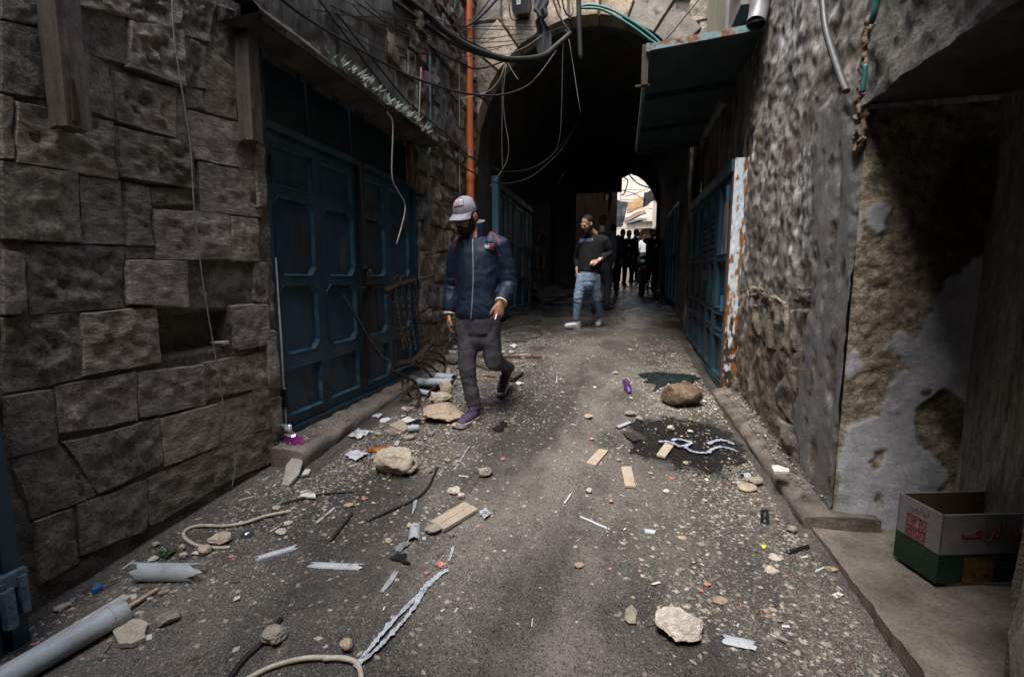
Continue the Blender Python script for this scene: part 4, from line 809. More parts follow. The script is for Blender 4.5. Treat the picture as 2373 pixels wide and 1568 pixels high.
cable('cable_bundle', cc((-40, 10), (0, 40), (120, 130), (300, 260), (450, 340), (640, 400), (800, 425)), 4.5, 6.1, .022, BLKRUB, 'second black cable bundle just below the thickest one', group=G1, n=8)
cable('cable_bundle', cc((-30, -60), (90, 30), (240, 150), (400, 250), (560, 330), (700, 400)), 4.7, 6.2, .013, BLKRUB, 'thin black cable above the thick bundle crossing the orange pipe', group=G1)
cable('black_cable', cc((0, 180), (150, 280), (300, 380), (430, 440), (510, 480), (600, 470), (720, 430)), 4.6, 6.2, .010, BLKRUB, 'black cable dipping across the orange pipe under the bundles', group=G1)
cable('black_cable', [(640, -10), (700, 35), (780, 85)] + cc((0, 500), (200, 580), (400, 640), (560, 665), (720, 660), (870, 610), (970, 520), (1090, 355)), 3.2, 6.6, .011, BLKRUB, 'long black cable swinging from the upper left across the archway', group=G1)
cable('black_cable', [(780, 30), (850, 120)] + cc((0, 650), (100, 750), (300, 920), (450, 1065), (600, 1150), (740, 1195), (880, 1185), (1000, 1130), (1100, 1040), (1180, 940), (1260, 795)), 3.6, 8.0, .008, BLKRUB, 'upper of two thin cables looping low into the dark archway', group=G1)
cable('black_cable', [(740, 0), (850, 150)] + cc((0, 745), (150, 900), (330, 1080), (500, 1200), (640, 1265), (750, 1280), (900, 1240), (1020, 1150), (1120, 1050), (1200, 930), (1250, 820)), 3.4, 8.0, .008, BLKRUB, 'lower of two thin cables looping low into the dark archway', group=G1)
cable('black_cable', cc((680, -10), (600, 80), (520, 150), (455, 190)), 6.3, 6.2, .016, BLKRUB, 'black cable bundle rising from the clamp beside the orange pipe', group=G1)
cable('black_cable', cc((640, -20), (570, 70), (500, 150), (450, 195)), 6.3, 6.2, .010, BLKRUB, 'thinner cable alongside the bundle at the pipe clamp', group=G1)
cable('black_cable', cc((300, -10), (330, 90), (390, 160), (450, 195)), 6.0, 6.2, .022, BLKRUB, 'short thick cable curling down left of the orange pipe', group=G1)
cable('black_cable', cc((2090, -10), (1990, 110), (1900, 220), (1815, 310)), 6.5, 6.5, .010, BLKRUB, 'straight black cable running down to the awning corner', group=G1)
cable('black_cable', cc((1060, -20), (1110, 110), (1160, 190), (1190, 235)), 6.6, 6.6, .014, BLKRUB, 'black cable hanging down the arch face beside the cloth strip', group=G1)
cable('black_cable', cc((1090, -20), (1140, 120), (1200, 260), (1215, 420), (1240, 600)), 6.6, 7.6, .010, BLKRUB, 'black cable hanging from the arch crown into the dark', group=G1)
cable('power_post', cc((1245, -30), (1250, 200), (1260, 420)), 6.55, 6.6, .035, STEELDK, 'dark vertical post in front of the arch crown', 'post')
random.seed(17)
for k in range(12):      # the tangle of thin wires strung along the left wall
    x0 = random.uniform(640, 960); y0 = random.uniform(-20, 40); x1 = random.uniform(1060, 1330); y1 = random.uniform(30, 130); sg = random.uniform(10, 70)
    cable('thin_wire', [(x0 + (x1 - x0) * t, y0 + (y1 - y0) * t + sg * 4 * t * (1 - t) + random.uniform(-4, 4)) for t in (0, .17, .34, .5, .66, .83, 1)], 3.6 + random.random(), 6.6, random.uniform(.0035, .006), BLKRUB, 'thin black wire in the tangle above the left wall', 'wire', 'thin wires tangled above the left wall')
for k, (q, lb) in enumerate(((cc((245, -10), (262, 60), (310, 110), (360, 90), (395, 20), (400, -10)), 'loose black loop of cable hanging left of the orange pipe'), (cc((310, -5), (300, 60), (330, 120), (375, 70), (385, 0)), 'smaller teal loop of cable left of the orange pipe'), (cc((1130, -10), (1145, 70), (1180, 115), (1205, 90), (1200, 20)), 'small loop of wire at the arch crown'))):
    cable('cable_loop', q, 6.1, 6.1 if k < 2 else 6.6, .009, TEALHOSE if k == 1 else BLKRUB, lb)
G2 = 'thin pale wires by the archway'
cable('pale_wire', cc((740, 415), (700, 540), (640, 620), (555, 660), (415, 690)), 6.2, 6.2, .005, CREAMW, 'white wire curving from the bundle to the left wall', 'wire', G2)
cable('pale_wire', cc((740, 450), (715, 560), (712, 800), (710, 1000), (715, 1185)), 6.2, 6.4, .004, GREYW, 'grey wire hanging straight below the cable bundle', 'wire', G2)
cable('pale_wire', cc((740, 450), (720, 660), (730, 830), (757, 1000), (745, 1120), (690, 1220), (627, 1300)), 6.2, 7.0, .006, CREAMW, 'white wire bulging right before it reaches the passage door', 'wire', G2)
cable('pale_wire', cc((740, 415), (780, 490), (825, 560)), 6.2, 6.3, .005, CREAMW, 'short white wire end sticking out under the bundle', 'wire', G2)
cable('pale_wire', cc((410, 380), (415, 700), (415, 1000), (418, 1380)), 6.2, 6.2, .005, CREAMW, 'straight vertical white wire left of the orange pipe', 'wire', G2)
cable('pale_wire', cc((1260, 790), (1150, 200), (1120, 900), (1070, 1080)), 6.6, 7.2, .003, GREYW, 'very thin grey wire hanging inside the archway', 'wire', G2)
cable('pale_wire', cc((410, 380), (560, 400), (720, 385), (870, 330), (1000, 240)), 6.2, 6.6, .004, GREYW, 'thin grey wire strung from the pipe to the arch stones', 'wire', G2)
K4 = .36947
cd = lambda *q: [(492.4 + x * K4, 115.9 + y * K4) for x, y in q]
def wallcable(name, pts, c, r, mat, label, cat, group=None, k=6):
    return tag(obj(name, MB().tube(catmull([atX(x, y, c) for x, y in pts], k), r, 6), mat, smooth=True), label, cat, group)
wallcable('pale_wire', cd((1095, 390), (1130, 470), (1125, 780), (1160, 880), (1205, 960), (1200, 1050), (1155, 1215)), LX + .24, .006, CREAMW, 'cream wire dangling in front of the blue shop door', 'wire')
wallcable('pale_wire', [(398, -10), (405, 100), (440, 330), (450, 480), (470, 650), (500, 830), (520, 950), (545, 1060), (538, 1130)], LX + .085, .0035, GREYW, 'thin grey wire hanging down the near stone wall', 'wire')
wallcable('conduit', cd((1362, 40), (1365, 300), (1365, 560), (1347, 655), (1262, 592)), LX + .07, .014, nmat('teal_conduit', [(.3, (.05, .10, .10)), (.7, (.11, .18, .18))], scale=6, bump=.1), 'teal conduit running down the rubble wall to the shop door', 'conduit')
wallcable('pale_wire', cd((1308, 110), (1300, 300), (1295, 420), (1285, 540), (1265, 580)), LX + .08, .005, CREAMW, 'pale wire looping down behind the teal conduit', 'wire')
wallcable('cloth_scrap', cd((1310, 130), (1316, 210)), LX + .08, .012, flat('pink_cloth', (.50, .04, .13), .8), 'small pink cloth scrap tied to the wire by the conduit', 'cloth')
mb = MB(); mb.tube([atX(*cd((1378, 165))[0], LX + .07), atX(*cd((1380, 235))[0], LX + .07)], [.02, .025], 6, sx=.4); obj('cloth_scrap', mb, flat('green_bag', (.02, .12, .05), .6), label='small green scrap hanging at the teal conduit', cat='cloth')
wallcable('black_cable', [(1905, -10), (1912, 60), (1928, 120), (1952, 190), (1962, 212)], RX - .07, .015, flat('grey_cable', (.055, .06, .062), .5), 'thick grey cable curving down the right roughcast wall', 'cable')
wallcable('conduit', [(2034, -10), (2026, 30), (2018, 55)], RX - .10, .012, TEALHOSE, 'upper stub of teal conduit on the right wall', 'conduit')
wallcable('conduit', [(2006, 150), (2002, 185), (1998, 215)], RX - .09, .010, TEALHOSE, 'lower stub of teal conduit on the right wall', 'conduit')
FOAM = nmat('brown_expanding_foam', [(.3, (.13, .10, .07)), (.7, (.25, .19, .135))], scale=14, bump=1.0, bdist=.02, bscale=40)
mb = MB(); _r = random.Random(4)
for k in range(46):
    t = k / 45; px_ = 2018 - 30 * t + _r.uniform(-9, 9); py_ = 45 + 310 * t; c = atX(px_, py_, RX - .015); mb.ell(c, (_r.uniform(.010, .022), _r.uniform(.012, .026), _r.uniform(.014, .034)), Matrix.Rotation(_r.uniform(0, 3), 3, 'X'), 8, 6)
_f = remesh_early(mb, .006); obj('foam_seam', _f, FOAM, rw, smooth=False)
# cables low on the arch face: two teal hoses along the ring
for nm, q, lb in (('u', cc((1250, 75), (1262, 48), (1330, 35), (1450, 60), (1560, 115), (1680, 190), (1770, 260), (1845, 335)), 'upper of two teal hoses following the arch ring'), ('l', cc((1245, 70), (1270, 58), (1400, 65), (1530, 130), (1640, 200), (1740, 275), (1815, 325)), 'lower of two teal hoses following the arch ring')):
    cable('teal_hose', q, 6.66, 6.66, .016, TEALHOSE, lb, 'hose', 'teal hoses on the arch', n=8)
# black meter box
def text(name, body, size, loc, rot, mat, parent=None, ext=.001, align='CENTER', sx=1.0, shear=0.0):
    c = bpy.data.curves.new(name, 'FONT'); c.body = body; c.size = size; c.extrude = ext; c.align_x = align; c.align_y = 'CENTER'; c.shear = shear; c.resolution_u = 3
    t = bpy.data.objects.new(name, c); col.objects.link(t); bpy.context.view_layer.update()
    me = bpy.data.meshes.new_from_object(t); bpy.data.objects.remove(t)
    for v in me.vertices: v.co.x *= sx
    me.materials.clear(); o = bpy.data.objects.new(name, me); me.materials.append(mat); col.objects.link(o)
    o.matrix_world = Matrix.Translation(Vector(loc)) @ rot
    if parent is not None: o.parent = parent; o.matrix_parent_inverse = Matrix.Translation(-parent.location)
    return o
INK = flat('black_ink', (.012, .012, .014), .6)
FRONT = Matrix.Rotation(pi / 2, 4, 'X')
mx = (atY(1183, 20, 6.6).x + atY(1231, 20, 6.6).x) / 2; mz0 = atY(1207, 36, 6.6).z
me_ = thing('meter_box', (mx, 6.6, mz0), 'glossy black electricity box on the arch wall with a white number plate', 'meter box')
mb = MB(); mb.prism([(mx - .11, 6.56, mz0 + .06), (mx - .09, 6.56, mz0 + .01), (mx - .05, 6.56, mz0), (mx + .05, 6.56, mz0), (mx + .09, 6.56, mz0 + .01), (mx + .11, 6.56, mz0 + .06), (mx + .12, 6.56, mz0 + .5), (mx - .12, 6.56, mz0 + .5)], (0, .16, 0)); obj('case', mb, flat('gloss_black', (.01, .01, .011), .18, spec=.6), me_)
mb = MB(); mb.box((mx - .02, 6.552, mz0 + .145), (.05, .008, .07)); obj('letter_plate', mb, WHITEP, me_)
mb = MB(); mb.box((mx + .0, 6.552, mz0 + .235), (.16, .008, .08)); obj('number_plate', mb, WHITEP, me_)
text('lettering', 'B', .06, (mx - .02, 6.546, mz0 + .145), FRONT, INK, me_); text('lettering', '20', .085, (mx, 6.546, mz0 + .235), FRONT, INK, me_)
cable('black_cable', cc((760, 30), (765, 90), (780, 135), (810, 140), (830, 120)), 6.55, 6.6, .009, BLKRUB, 'black cable looping under the left of the meter box')
cable('black_cable', cc((905, -10), (915, 40), (905, 90), (885, 110)), 6.55, 6.6, .009, BLKRUB, 'black cable down the right side of the meter box')
mb = MB(); P_ = [atY(x, y, d) for (x, y), d in zip(cc((985, -40), (985, 20), (975, 60), (1000, 110), (975, 150), (1000, 220), (1005, 300), (1008, 370)), (6.6, 6.58, 6.55, 6.55, 6.56, 6.6, 6.6, 6.6))]
C_ = catmull(P_, 6)
mb.grid(lambda u, v: C_[min(len(C_) - 1, int(v * (len(C_) - 1)))] + Vector(((u - .5) * (.16 + .05 * sin(v * 9)), .03 * sin(u * 12 + v * 7) + .02 * sin(u * 5), 0)), 14, len(C_) - 1)
obj('cloth_strip', mb, flat('dark_grey_cloth', (.04, .042, .045), .9, bump=.3), smooth=True, label='ragged dark grey cloth strip hanging over the archway edge', cat='cloth')
# little dark birds-foot stains of nails on the arch stones: iron hooks
for k, (x, y) in enumerate(cc((565, 525), (585, 545), (525, 585), (530, 620))):
    p_ = atY(x, y, AY - .05); mb = MB(); mb.tube([p_, p_ + Vector((.02, 0, -.05)), p_ + Vector((.05, -.02, -.05))], .007, 5)
    obj('iron_hook', mb, IRON, label='small rusty iron hook on the arch stones left of the opening', cat='hook', group='iron hooks on the arch stones')
# ------------------------------------------------------------------ collapsed wrought iron grille by the door
gr = thing('iron_grille', (-1.85, 4.3, .3), 'twisted rusty wrought iron grille leaning on the blue shop door', 'grille')
K5 = .36947
ce = lambda *q: [(579.3 + x * K5, 521.4 + y * K5) for x, y in q]      # picture crop at 1000,900
def gpt(q, c): return [atX(x, y, c) for x, y in ce(q)][0]
def bar(pts, c0, c1, r=.008, nm='bar', tw=.9):
    m = len(pts); P = [gpt(q, c0 + (c1 - c0) * i / (m - 1)) for i, q in enumerate(pts)]
    C = catmull(P, 10); obj(nm, MB().tube(C, r * 1.35, 4, twist=tw), IRON, gr)
bar([(845, 415), (930, 375), (1030, 345)], -1.99, -1.96, .02, 'cross_bar', 0)
bar([(930, 870), (1020, 850), (1115, 755)], -1.90, -1.84, .022, 'cross_bar', 0)
for k, (a, b) in enumerate((((900, 290), (965, 780)), ((935, 300), (1005, 770)), ((975, 300), (1040, 780)), ((1010, 320), (1085, 770)), ((1030, 330), (1100, 770)), ((890, 420), (985, 760)))):
    bar([a, ((a[0] + b[0]) / 2 - 6, (a[1] + b[1]) / 2), b], -1.99, -1.86, .009)
bar([(585, 440), (630, 520), (690, 620), (760, 740), (830, 830), (875, 860), (880, 905), (950, 940), (1030, 980), (1060, 1020)], -2.0, -1.72, .010)
for pts in ([(1020, 870), (1090, 900), (1150, 970), (1165, 1030), (1100, 1100), (1040, 1180)], [(1060, 850), (1140, 890), (1190, 950), (1160, 1040), (1090, 1110), (1050, 1150)], [(1090, 830), (1180, 850), (1225, 880), (1215, 940), (1170, 1010), (1110, 1090), (1060, 1200)],
            [(1110, 780), (1190, 810), (1230, 860), (1220, 920), (1180, 990), (1120, 1060)], [(960, 980), (965, 1030), (1010, 1070), (1050, 1090)], [(990, 970), (985, 1030), (950, 1100)], [(1030, 990), (1060, 1040), (1060, 1100), (1030, 1180)]):
    bar(pts, -1.80, -1.62, .011, 'scroll_bar', .1)
# ------------------------------------------------------------------ debris on the ground
KA, KB, KC, KD, KE = K3, .29556, .33249, .2981, .34177
mA = lambda x, y: (x * KA, y * KA + 984.8)
mB_ = lambda x, y: (x * KB + 579.3, y * KB + 868.9)
mC = lambda x, y: (x * KC + 1158.6, y * KC + 753.1)
mD = lambda x, y: (x * KD + 1332.4, y * KD + 1100.7)
mE = lambda x, y: (x * KE + 753.1, y * KE + 1158.6)
mF = lambda x, y: ce((x, y))[0]
FW = Vector((-sin(YAW) * cos(PITCH), cos(YAW) * cos(PITCH), -sin(PITCH)))
def gp_(q, dz=0.0):
    p = atG(*q, dz); return p
def boulder(dirs=14, seed=0, sub=3, rough=.05, fs=2.5):
    rnd_ = random.Random(seed); pl = []
    for k in range(dirs):
        n = Vector((rnd_.gauss(0, 1), rnd_.gauss(0, 1), rnd_.gauss(0, 1))).normalized(); pl.append((n, rnd_.uniform(.62, .92)))
    b = bmesh.new(); bmesh.ops.create_icosphere(b, subdivisions=sub, radius=1)
    for v in b.verts:
        d = v.co.normalized(); r = 1.0
        for n, c in pl:
            k = d.dot(n)
            if k > .05: r = min(r, c / k)
        r *= 1 + rough * fz((d.x * fs + seed, d.y * fs, d.z * fs), 5) - rough * .7 * max(0, nz((d.x * 4.3 + seed, d.y * 4.3, d.z * 4.3)) - .1); v.co = d * r
    me = bpy.data.meshes.new('rock'); b.to_mesh(me); b.free()
    xs = [v.co.x for v in me.vertices]; ys = [v.co.y for v in me.vertices]; zs = [v.co.z for v in me.vertices]
    for v in me.vertices:
        v.co.x = (v.co.x - min(xs)) / (max(xs) - min(xs)) - .5; v.co.y = (v.co.y - min(ys)) / (max(ys) - min(ys)) - .5; v.co.z = (v.co.z - min(zs)) / (max(zs) - min(zs))
    return me
def rock(name, m, box, mat, label, hf=.62, seed=0, sub=3, rot=0.0, cat='rock', dz=0.0, lf=.9, sink=.06, group=None, rg=.13):
    x0, y0, x1, y1 = box; a = m(x0, y0); b = m(x1, y1)
    p = gp_(((a[0] + b[0]) / 2, b[1] - (b[1] - a[1]) * .18), dz); d = (p - CAM).dot(FW); w = (b[0] - a[0]) * d / F; hp = (b[1] - a[1]) * d / F
    me = boulder(11, seed, sub + 1, rg, 2.2); h = hp * hf; L = w * lf
    for v in me.vertices:
        c, s_ = cos(rot), sin(rot); x, y, z = v.co
        v.co = Vector(((x * c - y * s_) * w, (x * s_ + y * c) * L, (z - sink) * h))
    o = obj(name, me, mat); o.location = p + Vector((0, L * .25, dz)); me.polygons.foreach_set('use_smooth', [True] * len(me.polygons)); me.set_sharp_from_angle(angle=radians(14))
    return tag(o, label, cat, group)
rock('limestone_boulder', mB_, (940, 575, 1295, 850), ROCK[0], 'largest pale limestone boulder in front of the doorstep', .78, 31)
rock('limestone_boulder', mB_, (1335, 225, 1660, 412), ROCK[1], 'buff limestone boulder beside the walking man\'s shoe', .8, 12)
rock('limestone_boulder', mB_, (1475, 30, 1590, 230), ROCK[1], 'upright buff limestone lump leaning behind the iron grille', .8, 55, lf=.7)
rock('limestone_boulder', mB_, (1380, 120, 1580, 250), ROCK[0], 'low buff stone between the grille and the boulder', .7, 58)
rock('limestone_boulder', mC, (1130, 400, 1412, 616), ROCKBR, 'big brown boulder on the right by the blue door', .82, 91, rg=.06)
rock('limestone_boulder', mD, (630, 1010, 1012, 1345), ROCK[2], 'pale angular stone in the right foreground', .52, 23)
GS = 'palm-sized broken stones on the alley floor'
for (m, bx, mt, lb, hf) in [
    (mB_, (1570, 360, 1652, 436), 0, 'small pale stone touching the toe of the purple shoe', .7), (mB_, (1768, 690, 1895, 832), 3, 'brown wedge-shaped stone right of the largest boulder', .6),
    (mB_, (1535, 880, 1650, 945), 2, 'pale stone with crumbs above the two-board tile', .8), (mB_, (1620, 915, 1682, 990), 2, 'white crumb cluster below the pale stone', .7), (mB_, (1350, 715, 1425, 795), 3, 'small dark stone right of the largest boulder', .7),
    (mB_, (1360, 1180, 1495, 1255), 3, 'dark stone tucked under the two-board tile', .7), (mB_, (1055, 1275, 1112, 1332), 0, 'small cream stone left of the crushed grey pipe', .7), (mB_, (1220, 1152, 1268, 1210), 0, 'small cream stone above the crushed grey pipe', .7),
    (mB_, (1200, 468, 1282, 516), 1, 'small rusty stone below the white pipe ring', .7), (mB_, (1055, 412, 1162, 490), 3, 'grey broken block below the scored tile', .7),
    (mA, (1295, 668, 1430, 752), 0, 'cream stone inside the white hose loop', .6), (mA, (1215, 738, 1302, 824), 0, 'cream stone on the end of the white hose', .7), (mA, (1110, 738, 1148, 800), 1, 'small tan stone left of the white hose', .8), (mA, (1112, 790, 1160, 836), 2, 'small pale stone under the tan one', .7),
    (mA, (932, 722, 988, 762), 2, 'pale chip at the foot of the near stone wall', .7), (mA, (1705, 640, 1782, 692), 2, 'white chip right of the metal dome', .6), (mA, (958, 1172, 1090, 1262), 3, 'dark brown stone beside the flat plaster piece', .7),
    (mA, (1610, 1255, 1756, 1388), 3, 'grey angular stone resting on the black strap', .7), (mE, (92, 918, 182, 1048), 1, 'tan lumpy stone near the end of the white cable', .6),
    (mC, (870, 598, 952, 642), 3, 'grey flat stone at the far edge of the dark pool', .8), (mC, (938, 632, 998, 678), 3, 'round grey stone at the edge of the dark pool', .8), (mC, (1165, 700, 1218, 748), 2, 'white stone standing in the dark pool', .9), (mC, (578, 618, 648, 655), 1, 'tan stone left of the dark pool', .7), (mC, (1308, 728, 1348, 752), 2, 'small white chip in the dark pool', .7),
    (mC, (1740, 1058, 1835, 1128), 3, 'grey stone against the kerb behind the tan one', .8), (mC, (1658, 1108, 1795, 1168), 1, 'tan wedge stone by the kerb', .7), (mC, (1275, 948, 1315, 980), 2, 'small white stone below the torn plastic ribbon', .8), (mC, (595, 1135, 640, 1178), 2, 'small white stone left of the upright tile', .8), (mC, (1135, 1142, 1180, 1172), 2, 'small white stone right of the upright tile', .7),
    (mD, (1478, 698, 1594, 785), 2, 'cream stone with a brown stain in the right foreground', .6), (mD, (1508, 608, 1622, 674), 2, 'long white chip beside the black stick', .5), (mD, (1650, 388, 1728, 460), 3, 'grey stone near the end of the kerb', .7), (mD, (1072, 936, 1188, 1012), 1, 'flat tan flake above the foreground stone', .35), (mD, (690, 105, 735, 138), 2, 'tiny white stone near the white pipe scrap', .7),
    (mD, (1960, 700, 2045, 770), 1, 'tan stone at the edge of the threshold slab', .6), (mD, (958, 520, 1020, 572), 3, 'small grey stone in the middle right foreground', .7), (mC, (1240, 1470, 1300, 1500), 1, 'tan stone right of the grey pipe cup', .7)]:
    rock('broken_stone', m, bx, ROCK[mt], lb, hf, int(bx[0] * 3 + bx[1]), 2, cat='stone', group=GS)
# flat pieces: outline on the ground
def slab(name, m, pts, th, mat, label, cat, dz=.004, tilt=0.0, group=None, jag=0.0, parent=None):
    P = [gp_(m(*q), dz) for q in pts]
    if tilt:
        c = sum(P, Vector()) / len(P)
        P = [p + Vector((0, 0, tilt * (p.y - c.y) + abs(tilt) * .06)) for p in P]
    if jag:
        out = []
        for i, p in enumerate(P):
            q = P[(i + 1) % len(P)]; n = max(1, int((q - p).length / .02))
            for k in range(n):
                r = p.lerp(q, k / n); out.append(r + Vector((jag * nz(r * 40), jag * nz(r * 40 + Vector((7, 0, 0))), 0)))
        P = out
    return obj(name, MB().prism(P, (0, 0, th)), mat, parent, label=label, cat=cat, group=group)
GT = 'broken beige tile strips'
slab('tile_piece', mC, [(600, 968), (690, 872), (755, 884), (664, 990)], .012, TILE, 'beige tile strip left of the upright one, pointing up the lane', 'tile', group=GT, jag=.003)
slab('tile_piece', mC, [(845, 998), (915, 995), (945, 1135), (870, 1130)], .012, TILE, 'upright beige tile strip in the middle of the lane', 'tile', group=GT, jag=.003)
slab('tile_piece', mC, [(1090, 912), (1152, 828), (1210, 850), (1152, 930)], .012, TILE, 'beige tile strip half under the torn plastic ribbon', 'tile', group=GT, jag=.003)
bt = thing('tile_pair', gp_(mB_(1600, 1110)), 'two joined beige tile boards lying aslant in the left middle of the lane', 'tile')
slab('board', mB_, [(1410, 1165), (1680, 1010), (1730, 1035), (1475, 1195)], .014, TILE, None, None, parent=bt, jag=.002); slab('board', mB_, [(1480, 1198), (1735, 1038), (1790, 1070), (1520, 1232)], .016, TILE, None, None, parent=bt, jag=.002)
st_ = thing('scored_tile', gp_(mB_(1200, 395)), 'cream tile with score lines and a white edge near the doorstep', 'tile')
slab('board', mB_, [(1088, 408), (1180, 372), (1270, 420), (1200, 462)], .02, TILE, None, None, parent=st_); slab('board', mB_, [(1186, 370), (1235, 345), (1310, 375), (1276, 417)], .022, PLASTER, None, None, parent=st_)
slab('plaster_piece', mA, [(705, 1310), (735, 1262), (790, 1240), (850, 1215), (920, 1235), (912, 1290), (905, 1340), (860, 1362), (830, 1385), (760, 1380), (730, 1375)], .016, nmat('cream_plaster', [(.3, (.36, .32, .25)), (.7, (.47, .43, .35))], scale=12, bump=.5, bdist=.004), 'flat cream plaster slab beside the near pipe', 'plaster', jag=.014)
slab('plaster_piece', mA, [(1758, 372), (1785, 290), (1830, 250), (1890, 275), (1862, 330), (1800, 378)], .018, nmat('grey_plaster', [(.3, (.30, .28, .24)), (.7, (.40, .38, .33))], scale=12, bump=.4, bdist=.004), 'grey-white wedge of plaster below the purple wrapper', 'plaster', jag=.004, tilt=.25)
slab('plaster_piece', mA, [(1880, 318), (1900, 285), (1935, 285), (1925, 310)], .012, PLASTER, 'small white plaster chip beside the grey wedge', 'plaster', jag=.003)
slab('plaster_piece', mB_, [(390, 960), (405, 935), (510, 940), (520, 965)], .008, PLASTER, 'white flat scrap under the upper black cable', 'plaster', jag=.003)
slab('plaster_piece', mB_, [(1015, 372), (1030, 350), (1085, 338), (1102, 355), (1060, 378)], .01, PLASTER, 'white plaster disc near the scored tile', 'plaster', jag=.003)
w0 = [atZ(*mC(*q), .315) for q in ((1890, 995), (1935, 990), (2012, 1018), (2015, 1038), (1910, 1035))]
obj('plaster_piece', MB().prism(w0, (0, 0, .014)), PLASTER, label='white plaster piece lying on top of the kerb', cat='plaster')
slab('metal_sliver', mB_, [(1268, 1108), (1282, 990), (1312, 978), (1300, 1040)], .004, LEADGREY, 'grey pointed sliver below the curved black cable', 'scrap')
slab('metal_sliver', mE, [(372, 625), (430, 540), (470, 480), (500, 490), (450, 570), (395, 628)], .004, LEADGREY, 'long grey sliver left of the white tape', 'scrap')
slab('leaf_scrap', mD, [(380, 1120), (400, 1040), (440, 1005), (482, 1060), (470, 1150), (420, 1150)], .002, flat('grey_green_leaf', (.20, .20, .14), .7, var=.4), 'grey-green spotted leaf in the foreground', 'leaf', jag=.004)
slab('glass_sheet', mC, [(960, 338), (1100, 328), (1330, 345), (1410, 372), (1330, 400), (1180, 398), (1060, 470), (1090, 420), (1000, 392), (1060, 372), (985, 360)], .003, nmat('green_plastic', [(.3, (.006, .012, .011)), (.6, (.012, .027, .024)), (.8, (.05, .075, .07))], scale=7, stretch=(1, 3, 1), rough=(.1, .4), bump=1.0, bdist=.02, bscale=14), 'crumpled dark green plastic sheet behind the brown boulder', 'plastic', jag=.035)
slab('dark_scrap', mC, [(855, 745), (930, 750), (992, 795), (930, 812), (880, 780)], .006, flat('wet_dark_leather', (.035, .033, .03), .3), 'dark leaf-shaped scrap at the pool edge', 'scrap', jag=.004)
slab('dark_scrap', mE, [(440, 405), (480, 375), (560, 372), (540, 410), (580, 440), (530, 440), (500, 412)], .01, BLKPL, 'black crumpled rag left of the white tape', 'scrap', jag=.01)
slab('dark_scrap', mB_, [(1910, 420), (1940, 400), (1990, 415), (1985, 440), (1930, 445)], .008, BLKPL, 'black rag right of the man\'s front shoe', 'scrap', jag=.01)
slab('dark_scrap', mC, [(0, 685), (20, 670), (55, 690), (50, 705), (10, 708)], .006, BLKPL, 'small black rag behind the front shoe', 'scrap', jag=.008)
# plastic pipe fragments
def pipe_piece(name, m, a, b, wpx, mat, label, arc=(0, pi), th=.004, dz=0.0, jag=.02, group='broken grey plastic pipe pieces', lift=0.0, seed=0, holes=False, cat='pipe'):
    A = gp_(m(*a)); B = gp_(m(*b)); d = ((A + B) / 2 - CAM).dot(FW); R_ = wpx * d / F / 2
    ax = (B - A); L = ax.length; ax.normalize(); sd2 = ax.cross(Vector((0, 0, 1))).normalized(); up = sd2.cross(ax)
    mb = MB(); nu, nv = 18, 14
    zmin = min(sin(arc[0] + (arc[1] - arc[0]) * k / 20) for k in range(21))
    def P(u, v, r):
        j0 = jag * fz((u * 3.1 + seed, 0, 1), 3); j1 = jag * fz((u * 3.7 + seed, 5, 1), 3)
        t = (-j0) + (L + j0 + j1) * v; an = arc[0] + (arc[1] - arc[0]) * u
        an += .12 * nz((v * 4 + seed, u * 2, 3)) * (1 if u in (0, 1) else 0)
        return A + ax * t + sd2 * (r * cos(an)) + up * (r * (sin(an) - zmin) + .003 + lift * v)
    mb.grid(lambda u, v: P(u, v, R_), nu, nv); mb.grid(lambda u, v: P(u, v, R_ - th), nu, nv)
    w = nu + 1; o_ = w * (nv + 1)
    E_ = [i for i in range(w)] + [j * w + nu for j in range(1, nv + 1)] + [nv * w + i for i in range(nu - 1, -1, -1)] + [j * w for j in range(nv - 1, 0, -1)]
    mb.f += [(E_[k], E_[(k + 1) % len(E_)], E_[(k + 1) % len(E_)] + o_, E_[k] + o_) for k in range(len(E_))]; mb.m += [0] * len(E_)
    return obj(name, mb, mat, smooth='auto', label=label, cat=cat, group=group)
pipe_piece('pipe_fragment', mA, (870, 945), (1235, 950), 42, PVC, 'broken half pipe with a ragged end near the left wall', (-.5, 2.5), jag=.05, seed=3)
pipe_piece('pipe_fragment', mA, (1600, 840), (1840, 770), 17, PVC, 'split grey pipe shell right of the ragged half pipe', (.1, 2.3), jag=.03, seed=8)
pipe_piece('pipe_fragment', mB_, (500, 1495), (880, 1510), 25, PVC, 'flattened grey pipe shell with forked end in the left foreground', (.5, 2.6), jag=.035, seed=11)
pipe_piece('pipe_fragment', mB_, (515, 1165), (660, 1045), 11, PVC, 'short grey strip left of the straight black stick', (.8, 2.3), jag=.01, seed=13)
pipe_piece('pipe_fragment', mB_, (1285, 1300), (1295, 1190), 26, PVC, 'crushed grey pipe end below the tile boards', (.3, 2.8), jag=.02, seed=17)
pipe_piece('pipe_fragment', mC, (560, 1335), (765, 1425), 11, PVC, 'pale blue-grey strip in the middle of the lane', (.8, 2.3), jag=.012, seed=19)
pipe_piece('pipe_fragment', mC, (815, 715), (900, 680), 14, PVC, 'bent grey strip at the left edge of the pool', (.6, 2.5), jag=.01, seed=23)
pipe_piece('pipe_fragment', mC, (1690, 1060), (1735, 1055), 22, PVC, 'white curved pipe piece by the kerb', (.3, 2.8), jag=.008, seed=29)
pipe_piece('pipe_fragment', mD, (1150, 1275), (1400, 1330), 46, PVC, 'oval pale shell right of the foreground stone', (.8, 2.3), jag=.018, seed=31)
pipe_piece('pipe_fragment', mD, (1545, 1245), (1640, 1290), 20, PVC, 'small grey shell at the right foreground', (.9, 2.2), jag=.02, seed=37)
